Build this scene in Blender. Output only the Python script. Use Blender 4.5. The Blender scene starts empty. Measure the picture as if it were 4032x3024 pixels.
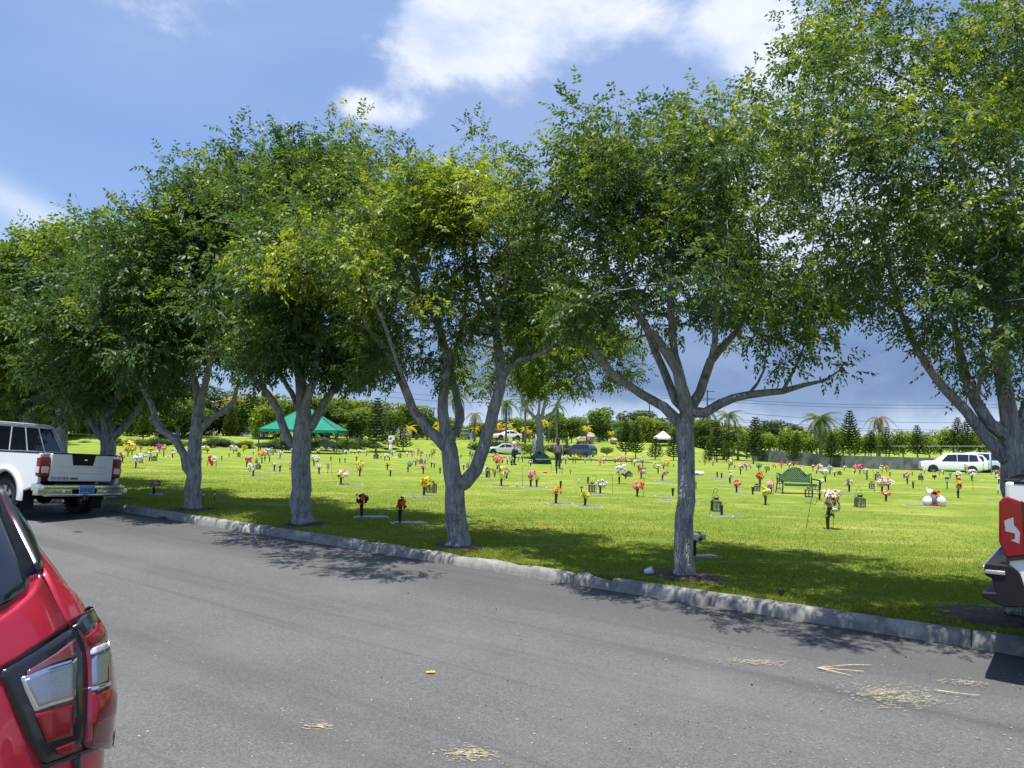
import bpy, math, random
import numpy as np
from mathutils import Vector, Matrix
from mathutils.bvhtree import BVHTree

R = math.radians
SC = bpy.context.scene
COL = SC.collection
random.seed(7)
RNG = np.random.default_rng(7)

# ------------------------------------------------------------------ camera
H, F, CX, CY, HZ = 1.75, 768.0, 512.0, 384.0, 435.0      # eye height, focal length in pixels, horizon row
PITCH = math.atan((HZ - CY) / F)
ROLL = R(1.4)                          # the phone was held slightly tilted
cam_data = bpy.data.cameras.new('camera')
cam_data.sensor_width = 36.0
cam_data.lens = F / 1024.0 * 36.0
cam_data.clip_start = 0.05
cam_data.clip_end = 6000.0
cam = bpy.data.objects.new('camera', cam_data)
COL.objects.link(cam)
cam.location = (0, 0, H)
cam.rotation_mode = 'QUATERNION'
cam.rotation_quaternion = (Matrix.Rotation(math.pi / 2 + PITCH, 3, 'X') @ Matrix.Rotation(ROLL, 3, 'Z')).to_quaternion()
SC.camera = cam

# ------------------------------------------------------------------ light
SUN_EL, SUN_AZ = 77.5, 214.0          # azimuth clockwise from +Y
sd = Vector((math.sin(R(SUN_AZ)) * math.cos(R(SUN_EL)), math.cos(R(SUN_AZ)) * math.cos(R(SUN_EL)), math.sin(R(SUN_EL))))
sun_data = bpy.data.lights.new('sun', 'SUN')
sun_data.energy = 4.6
sun_data.angle = R(0.53)
sun_data.color = (1.0, 0.955, 0.88)
sun = bpy.data.objects.new('sun', sun_data)
COL.objects.link(sun)
sun.rotation_euler = sd.to_track_quat('Z', 'Y').to_euler()
sun.location = (0, 0, 40)

SC.view_settings.view_transform = 'Standard'
SC.view_settings.look = 'None'
SC.view_settings.exposure = 0.7
SC.view_settings.gamma = 1.0
SC.view_settings.use_curve_mapping = False
SC.render.engine = 'CYCLES'
SC.cycles.max_bounces = 7
SC.cycles.transparent_max_bounces = 8
SC.cycles.caustics_reflective = False
SC.cycles.caustics_refractive = False
SC.cycles.use_denoising = True


class NT:
    """short hand for node trees"""
    def __init__(s, tree):
        s.t = tree
        s.n = tree.nodes
        s.l = tree.links

    def put(s, sock, v):
        if hasattr(v, 'is_linked') or isinstance(v, bpy.types.NodeSocket):
            s.l.new(v, sock)
        elif isinstance(v, (tuple, list)) and sock.type == 'RGBA' and len(v) == 3:
            sock.default_value = (*v, 1)
        else:
            sock.default_value = v

    def m(s, op, a, b=0.0, c=None, clamp=False):
        n = s.n.new('ShaderNodeMath')
        n.operation = op
        n.use_clamp = clamp
        s.put(n.inputs[0], a)
        s.put(n.inputs[1], b)
        if c is not None:
            s.put(n.inputs[2], c)
        return n.outputs[0]

    def noise(s, vec, scale, detail=4, rough=0.55, dist=0.0):
        n = s.n.new('ShaderNodeTexNoise')
        if vec is not None:
            s.l.new(vec, n.inputs['Vector'])
        n.inputs['Scale'].default_value = scale
        n.inputs['Detail'].default_value = detail
        n.inputs['Roughness'].default_value = rough
        n.inputs['Distortion'].default_value = dist
        return n.outputs['Fac']

    def voro(s, vec, scale, feature='F1', out='Distance'):
        n = s.n.new('ShaderNodeTexVoronoi')
        n.feature = feature
        if vec is not None:
            s.l.new(vec, n.inputs['Vector'])
        n.inputs['Scale'].default_value = scale
        return n.outputs[out]

    def remap(s, v, a, b, c=0.0, d=1.0, smooth=True):
        n = s.n.new('ShaderNodeMapRange')
        n.interpolation_type = 'SMOOTHSTEP' if smooth else 'LINEAR'
        s.put(n.inputs[0], v)
        for i, q in enumerate((a, b, c, d)):
            s.put(n.inputs[i + 1], q)
        return n.outputs[0]

    def mix(s, f, a, b, kind='MIX'):
        n = s.n.new('ShaderNodeMix')
        n.data_type = 'RGBA'
        n.blend_type = kind
        s.put(n.inputs[0], f)
        s.put(n.inputs[6], a)
        s.put(n.inputs[7], b)
        return n.outputs[2]

    def mapping(s, vec, scale=(1, 1, 1), rot=(0, 0, 0), loc=(0, 0, 0)):
        n = s.n.new('ShaderNodeMapping')
        s.l.new(vec, n.inputs[0])
        n.inputs['Scale'].default_value = scale
        n.inputs['Rotation'].default_value = rot
        n.inputs['Location'].default_value = loc
        return n.outputs[0]

    def coord(s, out='Object'):
        return s.n.new('ShaderNodeTexCoord').outputs[out]

    def attr(s, name, out='Fac'):
        n = s.n.new('ShaderNodeAttribute')
        n.attribute_name = name
        return n.outputs[out]

    def bump(s, h, strength=0.3, dist=0.02):
        n = s.n.new('ShaderNodeBump')
        n.inputs['Strength'].default_value = strength
        n.inputs['Distance'].default_value = dist
        s.l.new(h, n.inputs['Height'])
        return n.outputs[0]


def lin(r, g, b):
    f = lambda c: ((c / 255 + 0.055) / 1.055) ** 2.4 if c > 10.3 else c / 255 / 12.92
    return (f(r), f(g), f(b))


# ------------------------------------------------------------------ sky with clouds
world = bpy.data.worlds.new('World')
SC.world = world
world.use_nodes = True
world.cycles.sampling_method = 'MANUAL'
world.cycles.sample_map_resolution = 512
W = NT(world.node_tree)
W.n.clear()
sky = W.n.new('ShaderNodeTexSky')
sky.sky_type = 'NISHITA'
sky.sun_disc = False
sky.sun_elevation = R(SUN_EL)
sky.sun_rotation = R(SUN_AZ)
sky.air_density = 1.0
sky.dust_density = 0.6
sky.ozone_density = 2.2
vec = W.coord('Generated')
sep = W.n.new('ShaderNodeSeparateXYZ')
W.l.new(vec, sep.inputs[0])
X, Y, Z = sep.outputs
az = W.m('MULTIPLY', W.m('ARCTAN2', X, Y), 57.2958)
el = W.m('MULTIPLY', W.m('ARCSINE', Z), 57.2958)
cmb = W.n.new('ShaderNodeCombineXYZ')
W.put(cmb.inputs[0], W.m('MULTIPLY', az, 0.02))
W.put(cmb.inputs[1], W.m('MULTIPLY', el, 0.034))
cv = cmb.outputs[0]
n1 = W.noise(cv, 3.6, 11, 0.62, 0.2)
n2 = W.noise(W.mapping(cv, (1, 1, 1), (0, 0, 0), (4, 2, 0)), 6.5, 7, 0.62, 0.2)
n3 = W.noise(W.mapping(cv, (0.6, 2.2, 1), (0, 0, 0.5), (9, 5, 0)), 2.2, 5, 0.5, 0.6)


def blob(a0, e0, sa, se):
    u = W.m('DIVIDE', W.m('SUBTRACT', az, a0), sa)
    v = W.m('DIVIDE', W.m('SUBTRACT', el, e0), se)
    d = W.m('ADD', W.m('MULTIPLY', u, u), W.m('MULTIPLY', v, v))
    return W.m('POWER', 2.718, W.m('MULTIPLY', d, -1.0))


def angles(px, py):
    cxx, up = (px - CX) / F, (CY - py) / F
    cxx, up = cxx * math.cos(ROLL) - up * math.sin(ROLL), cxx * math.sin(ROLL) + up * math.cos(ROLL)
    yy = math.cos(PITCH) - math.sin(PITCH) * up
    zz = math.sin(PITCH) + math.cos(PITCH) * up
    return math.degrees(math.atan2(cxx, yy)), math.degrees(math.atan2(zz, math.hypot(cxx, yy)))


def vsum(items):
    out = items[0]
    for i in items[1:]:
        out = W.m('ADD', out, i)
    return out


puff = vsum([W.m('MULTIPLY', blob(*angles(px, py), sa, se), k) for px, py, sa, se, k in (
    (470, 34, 6.5, 5.0, 0.66), (425, 48, 3, 2.8, .4), (560, 15, 8, 3.6, .52), (650, 8, 7, 2.6, .5), (745, 18, 4, 2.4, 0.6), (775, 70, 3, 3, .45),
    (356, 104, 2.0, 1.3, 0.62), (392, 118, 2.6, 1.0, 0.50), (440, 30, 4, 3, .3), (900, 60, 12, 8, 0.5), (90, -60, 14, 8, .3), (620, 280, 13, 5, .75), (860, 250, 16, 6, .75), (480, 330, 8, 3, .5))])
puff = W.m('ADD', puff, W.remap(el, 34, 60, 0.0, 0.34))
pm = W.remap(W.m('ADD', W.m('MULTIPLY', n1, 1.45), W.m('MULTIPLY', W.m('SUBTRACT', puff, 0.42), 0.60)), 0.66, 1.0)
shade = W.remap(n2, 0.30, 0.68, 0.1, 1.0)
veil = W.m('MULTIPLY', W.remap(n3, 0.20, 0.80, .55, 1.0), W.m('ADD', 0.70, vsum([W.m('MULTIPLY', blob(*angles(px, py), sa, se), k) for px, py, sa, se, k in (
    (560, 80, 16, 9, 0.9), (180, 10, 12, 5, 0.45), (700, 130, 14, 8, .8))])), clamp=True)
# thin slanting streak of cirrus low over the trees
sa_, se_ = angles(38, 218)
uu = W.m('SUBTRACT', az, sa_)
vv = W.m('SUBTRACT', el, se_)
r_ = R(-27)
up_ = W.m('ADD', W.m('MULTIPLY', uu, math.cos(r_)), W.m('MULTIPLY', vv, math.sin(r_)))
vp_ = W.m('SUBTRACT', W.m('MULTIPLY', vv, math.cos(r_)), W.m('MULTIPLY', uu, math.sin(r_)))
vp_ = W.m('ADD', vp_, W.m('MULTIPLY', W.m('SUBTRACT', n3, 0.5), 2.0))
dd = W.m('ADD', W.m('POWER', W.m('DIVIDE', up_, 6.2), 2), W.m('POWER', W.m('DIVIDE', vp_, 1.15), 2))
cirr = W.m('MULTIPLY', W.m('POWER', 2.718, W.m('MULTIPLY', dd, -1.0)), 0.85)
cirr = W.m('ADD', cirr, W.m('MULTIPLY', blob(*angles(20, 262), 8, 1.6), W.m('MULTIPLY', W.remap(n3, 0.3, 0.6), 0.8)))
# rain cloud low over the horizon with a paler strip below it
low = W.m('MULTIPLY', W.remap(W.m('ADD', el, W.m('MULTIPLY', n2, 5)), 14.0, 9.0), W.remap(az, -22, 2, 0.3, 1.0))
low = W.m('MULTIPLY', low, 0.96)
strip = W.m('MULTIPLY', W.remap(W.m('ADD', el, W.m('MULTIPLY', W.m('SUBTRACT', n1, 0.5), 9)), 3.2, 0.6), 0.85)

bg_sky = W.n.new('ShaderNodeBackground')
W.put(bg_sky.inputs[0], W.mix(1.0, sky.outputs[0], (0.80, 0.97, 1.22), 'MULTIPLY'))
bg_sky.inputs[1].default_value = 0.098
col = W.mix(W.m('MULTIPLY', veil, 0.55), (0, 0, 0), (0, 0, 0))
c_cloud = W.mix(shade, (0.36, 0.44, 0.62), (0.58, 0.61, 0.68))
c_low = W.mix(W.remap(n1, 0.35, 0.65), (0.115, 0.175, 0.315), (0.185, 0.255, 0.405))


def over(base, colr, fac):
    b = W.n.new('ShaderNodeBackground')
    W.put(b.inputs[0], colr)
    b.inputs[1].default_value = 1.0
    mx = W.n.new('ShaderNodeMixShader')
    W.put(mx.inputs[0], fac)
    W.l.new(base, mx.inputs[1])
    W.l.new(b.outputs[0], mx.inputs[2])
    return mx.outputs[0]


sh = over(bg_sky.outputs[0], (0.215, 0.300, 0.505), W.m('MULTIPLY', veil, 0.95, clamp=True))
sh = over(sh, (0.44, 0.51, 0.62), cirr)
sh = over(sh, c_low, low)
sh = over(sh, (0.42, 0.50, 0.62), strip)
sh = over(sh, c_cloud, W.m('MULTIPLY', pm, W.remap(el, 6, 15, 0, 0.95)))
wo = W.n.new('ShaderNodeOutputWorld')
W.l.new(sh, wo.inputs[0])

# ------------------------------------------------------------------ geometry helpers
def ray(px, py):
    cxx, up = (px - CX) / F, (CY - py) / F
    cxx, up = cxx * math.cos(ROLL) - up * math.sin(ROLL), cxx * math.sin(ROLL) + up * math.cos(ROLL)
    yy = math.cos(PITCH) - math.sin(PITCH) * up
    zz = math.sin(PITCH) + math.cos(PITCH) * up
    return cxx / yy, zz / yy


def at(px, py, Y):
    dx, dz = ray(px, py)
    return Vector((dx * Y, Y, H + dz * Y))


_k = []
for _p in ((1024, 657), (102, 509)):  # two points of the kerb foot seen in the photograph
    _dx, _dz = ray(*_p)
    _k.append(Vector((-_dx * H / _dz, -H / _dz)))
DV = (_k[1] - _k[0]).normalized()     # along the road, away from the camera
NV = Vector((DV.y, -DV.x))            # across the road, towards the lawn
KN = NV.dot(_k[0])                    # kerb foot, metres across the road from the camera
HEAD = math.atan2(DV.y, DV.x)


def nd(n, d, z=0.0):
    return Vector((NV.x * n + DV.x * d, NV.y * n + DV.y * d, z))


def sm(v, a, b):
    t = np.clip((np.asarray(v, float) - a) / (b - a), 0, 1)
    return t * t * (3 - 2 * t)


def terrain(x, y):
    x = np.asarray(x, float)
    y = np.asarray(y, float)
    a = x / np.maximum(y, 4.0)
    s = np.interp(a, [-.6, -.3, 0.0, .12, .35, .57, .8], [.012, .0125, .0145, .0165, .019, .0235, .024])
    fall = np.maximum(y - 30.0, 0)
    fall = np.where(fall < 8, fall * fall / 16.0, fall - 4.0)
    fall = np.minimum(fall, 60.0)
    z = 0.11 - s * fall * np.where(y > 4, 1, 0)
    b0 = np.interp(a, [-.6, -.25, -.12, .0, .15, .3], [74, 80, 84, 100, 106, 106])
    hb = np.interp(a, [-.7, -.25, -.12, .0, .06, .14, .22, .30, .36], [1.2, 1.4, 1.4, 1.4, 1.4, 1.9, 1.9, .9, 0.0])
    wig = 1.2 * np.sin(x * 0.21 + 1.3) + 0.8 * np.sin(x * 0.53)
    z = z + hb * sm(y + wig, b0, b0 + 15)
    z = z + 0.02 * np.sin(x * 0.5 + y * 0.3) * sm(y, 12, 25) + 0.03 * np.sin(x * .13 - y * .21) * sm(y, 12, 30)
    return z


def gz(x, y):
    n = NV.x * x + NV.y * y
    return 0.0 if n < KN + 0.02 else float(terrain(x, y))


def ground(px, py, far=230.0):
    """first point of the lawn or road seen through a pixel"""
    dx, dz = ray(px, py)
    Y = 2.0
    last = None
    while Y < far:
        g = gz(dx * Y, Y)
        if H + dz * Y <= g:
            lo, hi = last or Y, Y
            for _ in range(30):
                mid = (lo + hi) / 2
                if H + dz * mid <= gz(dx * mid, mid):
                    hi = mid
                else:
                    lo = mid
            return Vector((dx * hi, hi, gz(dx * hi, hi)))
        last = Y
        Y *= 1.01
    return Vector((dx * far, far, gz(dx * far, far)))


def gsrc(sx, sy):
    return ground(sx / 3.9375, sy / 3.9375)


# zoom windows of the photograph used for reading off coordinates: origin and scale in source pixels
ZW = {'A': (400, 1500, 3.687), 'B': (900, 1550, 3.687), 'D': (1350, 1500, 3.687), 'E': (1850, 1500, 3.687), 'F': (2350, 1500, 3.687),
      'G': (2800, 1500, 3.687), 'H': (3350, 1500, 3.243), 'P': (1300, 1800, 2.765), 'Q': (2100, 1800, 2.765), 'R': (2900, 1800, 2.765),
      'S': (500, 1850, 2.765), 'L': (0, 1500, 2.766)}


def zsrc(w, zx, zy):
    x0, y0, k = ZW[w]
    return x0 + zx / k, y0 + zy / k


def zpx(w, zx, zy):
    a, b = zsrc(w, zx, zy)
    return a / 3.9375, b / 3.9375


class MB:
    """collects faces and builds one mesh object"""
    def __init__(s):
        s.v, s.f, s.mi = [], [], []

    def add(s, vs, fs, mi=0, M=None):
        o = len(s.v)
        if M is not None:
            vs = [M @ Vector(p) for p in vs]
        s.v += [tuple(p) for p in vs]
        s.f += [tuple(i + o for i in f) for f in fs]
        s.mi += [mi] * len(fs)
        return s

    def box(s, c, d, mi=0, M=None, taper=1.0):
        x, y, z = d[0] / 2, d[1] / 2, d[2] / 2
        t = taper
        vs = [(c[0] + a * x * (t if e > 0 else 1), c[1] + b * y * (t if e > 0 else 1), c[2] + e * z) for e in (-1, 1) for a, b in ((-1, -1), (1, -1), (1, 1), (-1, 1))]
        return s.add(vs, [(3, 2, 1, 0), (4, 5, 6, 7), (0, 1, 5, 4), (1, 2, 6, 5), (2, 3, 7, 6), (3, 0, 4, 7)], mi, M)

    def lathe(s, prof, n=10, mi=0, M=None, cap=True):
        vs, fs = [], []
        for r, z in prof:
            vs += [(r * math.cos(2 * math.pi * k / n), r * math.sin(2 * math.pi * k / n), z) for k in range(n)]
        for i in range(len(prof) - 1):
            for k in range(n):
                k2 = (k + 1) % n
                fs.append((i * n + k, i * n + k2, (i + 1) * n + k2, (i + 1) * n + k))
        if cap:
            fs.append(tuple(range(n))[::-1])
            fs.append(tuple((len(prof) - 1) * n + k for k in range(n)))
        return s.add(vs, fs, mi, M)

    def tube(s, pts, rad, n=6, mi=0, M=None, cap=True):
        pts = [Vector(p) for p in pts]
        if not hasattr(rad, '__len__'):
            rad = [rad] * len(pts)
        vs, fs = [], []
        a = None
        for i, p in enumerate(pts):
            t = (pts[min(i + 1, len(pts) - 1)] - pts[max(i - 1, 0)])
            t = t.normalized() if t.length > 1e-9 else Vector((0, 0, 1))
            if a is None:
                a = t.cross(Vector((0.13, 0.31, 0.94)))
                if a.length < 0.15:
                    a = t.cross(Vector((1, 0, 0)))
            else:
                a = a - t * a.dot(t)
            a.normalize()
            b = t.cross(a)
            vs += [p + (a * math.cos(2 * math.pi * k / n) + b * math.sin(2 * math.pi * k / n)) * rad[i] for k in range(n)]
        for i in range(len(pts) - 1):
            for k in range(n):
                k2 = (k + 1) % n
                fs.append((i * n + k, i * n + k2, (i + 1) * n + k2, (i + 1) * n + k))
        if cap:
            fs.append(tuple(range(n))[::-1])
            fs.append(tuple((len(pts) - 1) * n + k for k in range(n)))
        return s.add(vs, fs, mi, M)

    def ball(s, c, r, mi=0, M=None, nu=8, nv=5, jit=0.0):
        rr = r if hasattr(r, '__len__') else (r, r, r)
        vs = [(c[0], c[1], c[2] - rr[2])]
        for j in range(1, nv):
            t = math.pi * j / nv
            for k in range(nu):
                q = 1 + (random.uniform(-jit, jit) if jit else 0)
                vs.append((c[0] + rr[0] * q * math.sin(t) * math.cos(2 * math.pi * k / nu), c[1] + rr[1] * q * math.sin(t) * math.sin(2 * math.pi * k / nu), c[2] - rr[2] * q * math.cos(t)))
        vs.append((c[0], c[1], c[2] + rr[2]))
        fs = [(0, 1 + (k + 1) % nu, 1 + k) for k in range(nu)]
        for j in range(nv - 2):
            for k in range(nu):
                a, b = 1 + j * nu + k, 1 + j * nu + (k + 1) % nu
                fs.append((a, b, b + nu, a + nu))
        o = 1 + (nv - 2) * nu
        fs += [(o + k, o + (k + 1) % nu, len(vs) - 1) for k in range(nu)]
        return s.add(vs, fs, mi, M)

    def prism(s, poly, t, mi=0, M=None):
        """polygon in XZ pushed along Y from 0 to t"""
        n = len(poly)
        vs = [(p[0], 0, p[1]) for p in poly] + [(p[0], t, p[1]) for p in poly]
        fs = [tuple(range(n)), tuple(range(n, 2 * n))[::-1]] + [((i + 1) % n, i, n + i, n + (i + 1) % n) for i in range(n)]
        return s.add(vs, fs, mi, M)

    def build(s, name, mats, parent=None, smooth=False, bevel=0.0, loc=None, flip=False):
        me = bpy.data.meshes.new(name)
        me.from_pydata(s.v, [], s.f)
        if not isinstance(mats, (list, tuple)):
            mats = [mats]
        for m_ in mats:
            me.materials.append(MT(m_))
        if len(mats) > 1:
            me.polygons.foreach_set('material_index', s.mi)
        if smooth:
            me.polygons.foreach_set('use_smooth', [True] * len(me.polygons))
        me.update()
        o = link(name, me, parent)
        if loc is not None:
            o.location = loc
        if bevel:
            b = o.modifiers.new('edge', 'BEVEL')
            b.width = bevel
            b.segments = 2
            b.limit_method = 'ANGLE'
            b.angle_limit = R(38)
            me.polygons.foreach_set('use_smooth', [True] * len(me.polygons))
            w = o.modifiers.new('normals', 'WEIGHTED_NORMAL')
        return o


def link(name, data, parent=None):
    o = bpy.data.objects.new(name, data)
    COL.objects.link(o)
    if parent is not None:
        o.parent = parent
    return o


def thing(name, label, cat, loc=(0, 0, 0), rz=0.0, group=None, scale=None):
    o = link(name, None)
    o.empty_display_size = 0.1
    o.location = loc
    o.rotation_euler = (0, 0, rz)
    if scale is not None:
        o.scale = scale if hasattr(scale, '__len__') else (scale,) * 3
    return tag(o, label, cat, group)


def tag(o, label=None, cat=None, group=None, kind=None):
    if label:
        o['label'] = label
    if cat:
        o['category'] = cat
    if group:
        o['group'] = group
    if kind:
        o['kind'] = kind
    return o


def copy_tree(o, parent=None):
    c = o.copy()
    COL.objects.link(c)
    c.parent = parent
    for ch in list(o.children):
        copy_tree(ch, c)
    return c


def npmesh(name, verts, quads, mats, parent=None, attr=None, smooth=False, tri=False):
    """big mesh from numpy arrays; attr: {name: per-face floats}"""
    me = bpy.data.meshes.new(name)
    k = 3 if tri else 4
    nf = len(quads)
    me.vertices.add(len(verts))
    me.vertices.foreach_set('co', np.asarray(verts, np.float32).ravel())
    me.loops.add(nf * k)
    me.loops.foreach_set('vertex_index', np.asarray(quads, np.int32).ravel())
    me.polygons.add(nf)
    me.polygons.foreach_set('loop_start', np.arange(0, nf * k, k, dtype=np.int32))
    me.polygons.foreach_set('loop_total', np.full(nf, k, np.int32))
    if smooth:
        me.polygons.foreach_set('use_smooth', np.ones(nf, bool))
    for m_ in (mats if isinstance(mats, (list, tuple)) else [mats]):
        me.materials.append(MT(m_))
    for an, av in (attr or {}).items():
        at_ = me.attributes.new(an, 'FLOAT', 'FACE')
        at_.data.foreach_set('value', np.asarray(av, np.float32))
    me.update(calc_edges=True)
    me.validate()
    return link(name, me, parent)


# ------------------------------------------------------------------ materials
MATS = {}


def MT(k):
    return MATS[k] if isinstance(k, str) else k


def mat(name, base=(.5, .5, .5), rough=0.6, metal=0.0, coat=0.0, spec=0.5, trans=0.0, alpha=1.0, noise=None, bump=None, sub=None):
    m = bpy.data.materials.new(name)
    m.use_nodes = True
    t = NT(m.node_tree)
    p = t.n['Principled BSDF']
    p.inputs['Base Color'].default_value = (*base, 1)
    p.inputs['Roughness'].default_value = rough
    p.inputs['Metallic'].default_value = metal
    p.inputs['Coat Weight'].default_value = coat
    p.inputs['Coat Roughness'].default_value = 0.04
    p.inputs['Specular IOR Level'].default_value = spec
    p.inputs['Transmission Weight'].default_value = trans
    p.inputs['Alpha'].default_value = alpha
    if noise:
        amt, sc = noise
        f = t.noise(t.coord(), sc, 5, 0.6)
        lo = tuple(c * (1 - amt) for c in base)
        hi = tuple(min(c * (1 + amt), 1) for c in base)
        t.put(p.inputs['Base Color'], t.mix(t.remap(f, 0.3, 0.7), lo, hi))
    if bump:
        st, sc, ds = bump
        t.l.new(t.bump(t.noise(t.coord(), sc, 5, 0.6), st, ds), p.inputs['Normal'])
    MATS[name] = m
    return m


def leafmat(name, cols, young, trans=0.45, rough=0.42, gloss=0.5):
    """leaf: face colour from the var / young attributes, light passing through"""
    m = bpy.data.materials.new(name)
    m.use_nodes = True
    t = NT(m.node_tree)
    t.n.clear()
    v = t.attr('var')
    y = t.attr('young')
    c = t.mix(t.remap(v, 0, 1, 0, 1, False), cols[0], cols[1])
    c = t.mix(y, c, young)
    p = t.n.new('ShaderNodeBsdfPrincipled')
    t.put(p.inputs['Base Color'], c)
    p.inputs['Roughness'].default_value = rough
    p.inputs['Specular IOR Level'].default_value = gloss
    tr = t.n.new('ShaderNodeBsdfTranslucent')
    t.put(tr.inputs[0], t.mix(1.0, c, (1.9, 1.75, 0.55), 'MULTIPLY'))
    mx = t.n.new('ShaderNodeMixShader')
    mx.inputs[0].default_value = trans
    t.l.new(p.outputs[0], mx.inputs[1])
    t.l.new(tr.outputs[0], mx.inputs[2])
    o = t.n.new('ShaderNodeOutputMaterial')
    t.l.new(mx.outputs[0], o.inputs[0])
    MATS[name] = m


leafmat('leaf', ((.024, .066, .032), (.092, .168, .044)), (.40, .48, .030), 0.40, 0.46, .42)
leafmat('leaf_deep', ((.022, .062, .029), (.084, .155, .042)), (.36, .44, .030), 0.40, 0.46, .42)  # slightly darker copy of leaf for three of the kerb trees
leafmat('leaf_far', ((.045, .090, .018), (.125, .185, .032)), (.32, .37, .03), 0.35, 0.6, .3)
leafmat('leaf_hedge', ((.075, .130, .016), (.200, .265, .030)), (.46, .50, .035), 0.35, 0.5, .3)
leafmat('leaf_dark', ((.026, .060, .026), (.070, .115, .040)), (.14, .19, .035), 0.25, 0.6, .3)
leafmat('needle', ((.045, .085, .024), (.110, .150, .036)), (.18, .22, .03), 0.22, 0.6, .3)
leafmat('frond', ((.050, .100, .030), (.110, .150, .060)), (.30, .26, .08), 0.35, 0.45, .4)
leafmat('frond_dry', ((.16, .13, .06), (.26, .22, .12)), (.10, .14, .05), 0.30, 0.6, .2)
leafmat('areca', ((.42, .36, .02), (.62, .50, .03)), (.30, .34, .02), 0.40, 0.5, .3)
leafmat('grass_blade', ((.135, .195, .030), (.250, .295, .055)), (.38, .35, .13), 0.40, 0.7, .1)
leafmat('stem_leaf', ((.03, .09, .025), (.07, .17, .05)), (.12, .2, .05), 0.3, 0.5, .3)


def bark():
    m = bpy.data.materials.new('bark')
    m.use_nodes = True
    t = NT(m.node_tree)
    p = t.n['Principled BSDF']
    co = t.coord()
    a = t.noise(t.mapping(co, (9, 9, 2.6)), 2.2, 7, 0.65, 0.6)
    b = t.noise(co, 3.0, 5, 0.6)
    l = t.remap(t.noise(t.mapping(co, (1, 1, .7), (0, 0, 0), (3, 1, 2)), 7.0, 4, 0.6), 0.52, 0.66)
    c = t.mix(t.remap(a, 0.32, 0.68), (.170, .168, .163), (.430, .426, .412))
    c = t.mix(t.m('MULTIPLY', t.remap(b, 0.45, 0.7), 0.45), c, (.43, .42, .40))
    c = t.mix(t.m('MULTIPLY', l, 0.4), c, (.50, .49, .46))
    t.put(p.inputs['Base Color'], c)
    p.inputs['Roughness'].default_value = 0.9
    p.inputs['Specular IOR Level'].default_value = 0.2
    fur = t.voro(t.mapping(co, (10, 10, 2.4)), 3.4, 'DISTANCE_TO_EDGE')
    hgt = t.m('ADD', t.m('MULTIPLY', a, 0.7), t.m('MULTIPLY', t.remap(fur, 0.0, 0.16), 0.5))
    t.l.new(t.bump(hgt, .8, 0.03), p.inputs['Normal'])
    MATS['bark'] = m


bark()


def lawn_mat():
    m = bpy.data.materials.new('lawn')
    m.use_nodes = True
    t = NT(m.node_tree)
    p = t.n['Principled BSDF']
    co = t.coord()
    big = t.noise(t.mapping(co, (1, 1, 1), (0, 0, -0.72)), 0.42, 6, 0.62, 0.3)
    strk = t.noise(t.mapping(co, (0.35, 1.5, 1), (0, 0, 0.2)), 1.1, 5, 0.6)
    mid = t.noise(co, 3.2, 6, 0.7)
    fine = t.noise(t.mapping(co, (1, .55, 1)), 34, 4, 0.75)
    vfine = t.noise(co, 140, 3, 0.7)
    c = t.mix(t.remap(mid, 0.3, 0.72), (.140, .215, .036), (.220, .290, .048))
    c = t.mix(t.remap(big, 0.44, 0.68), c, (.290, .335, .070))
    c = t.mix(t.m('MULTIPLY', t.remap(strk, 0.52, 0.72), 0.85), c, (.405, .400, .130))
    c = t.mix(t.m('MULTIPLY', t.remap(fine, 0.52, 0.78), 0.6), c, (.095, .155, .018))
    c = t.mix(t.m('MULTIPLY', t.remap(fine, 0.46, 0.22), 0.45), c, (.37, .40, .10))
    c = t.mix(t.m('MULTIPLY', t.remap(vfine, 0.55, 0.75), 0.5), c, (.11, .17, .02))
    t.put(p.inputs['Base Color'], c)
    p.inputs['Roughness'].default_value = 0.95
    p.inputs['Specular IOR Level'].default_value = 0.0
    hh = t.m('ADD', t.m('MULTIPLY', fine, 0.6), t.m('ADD', t.m('MULTIPLY', vfine, 0.35), t.m('MULTIPLY', mid, 0.8)))
    t.l.new(t.bump(hh, 0.9, 0.05), p.inputs['Normal'])
    MATS['lawn'] = m


lawn_mat()


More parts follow.
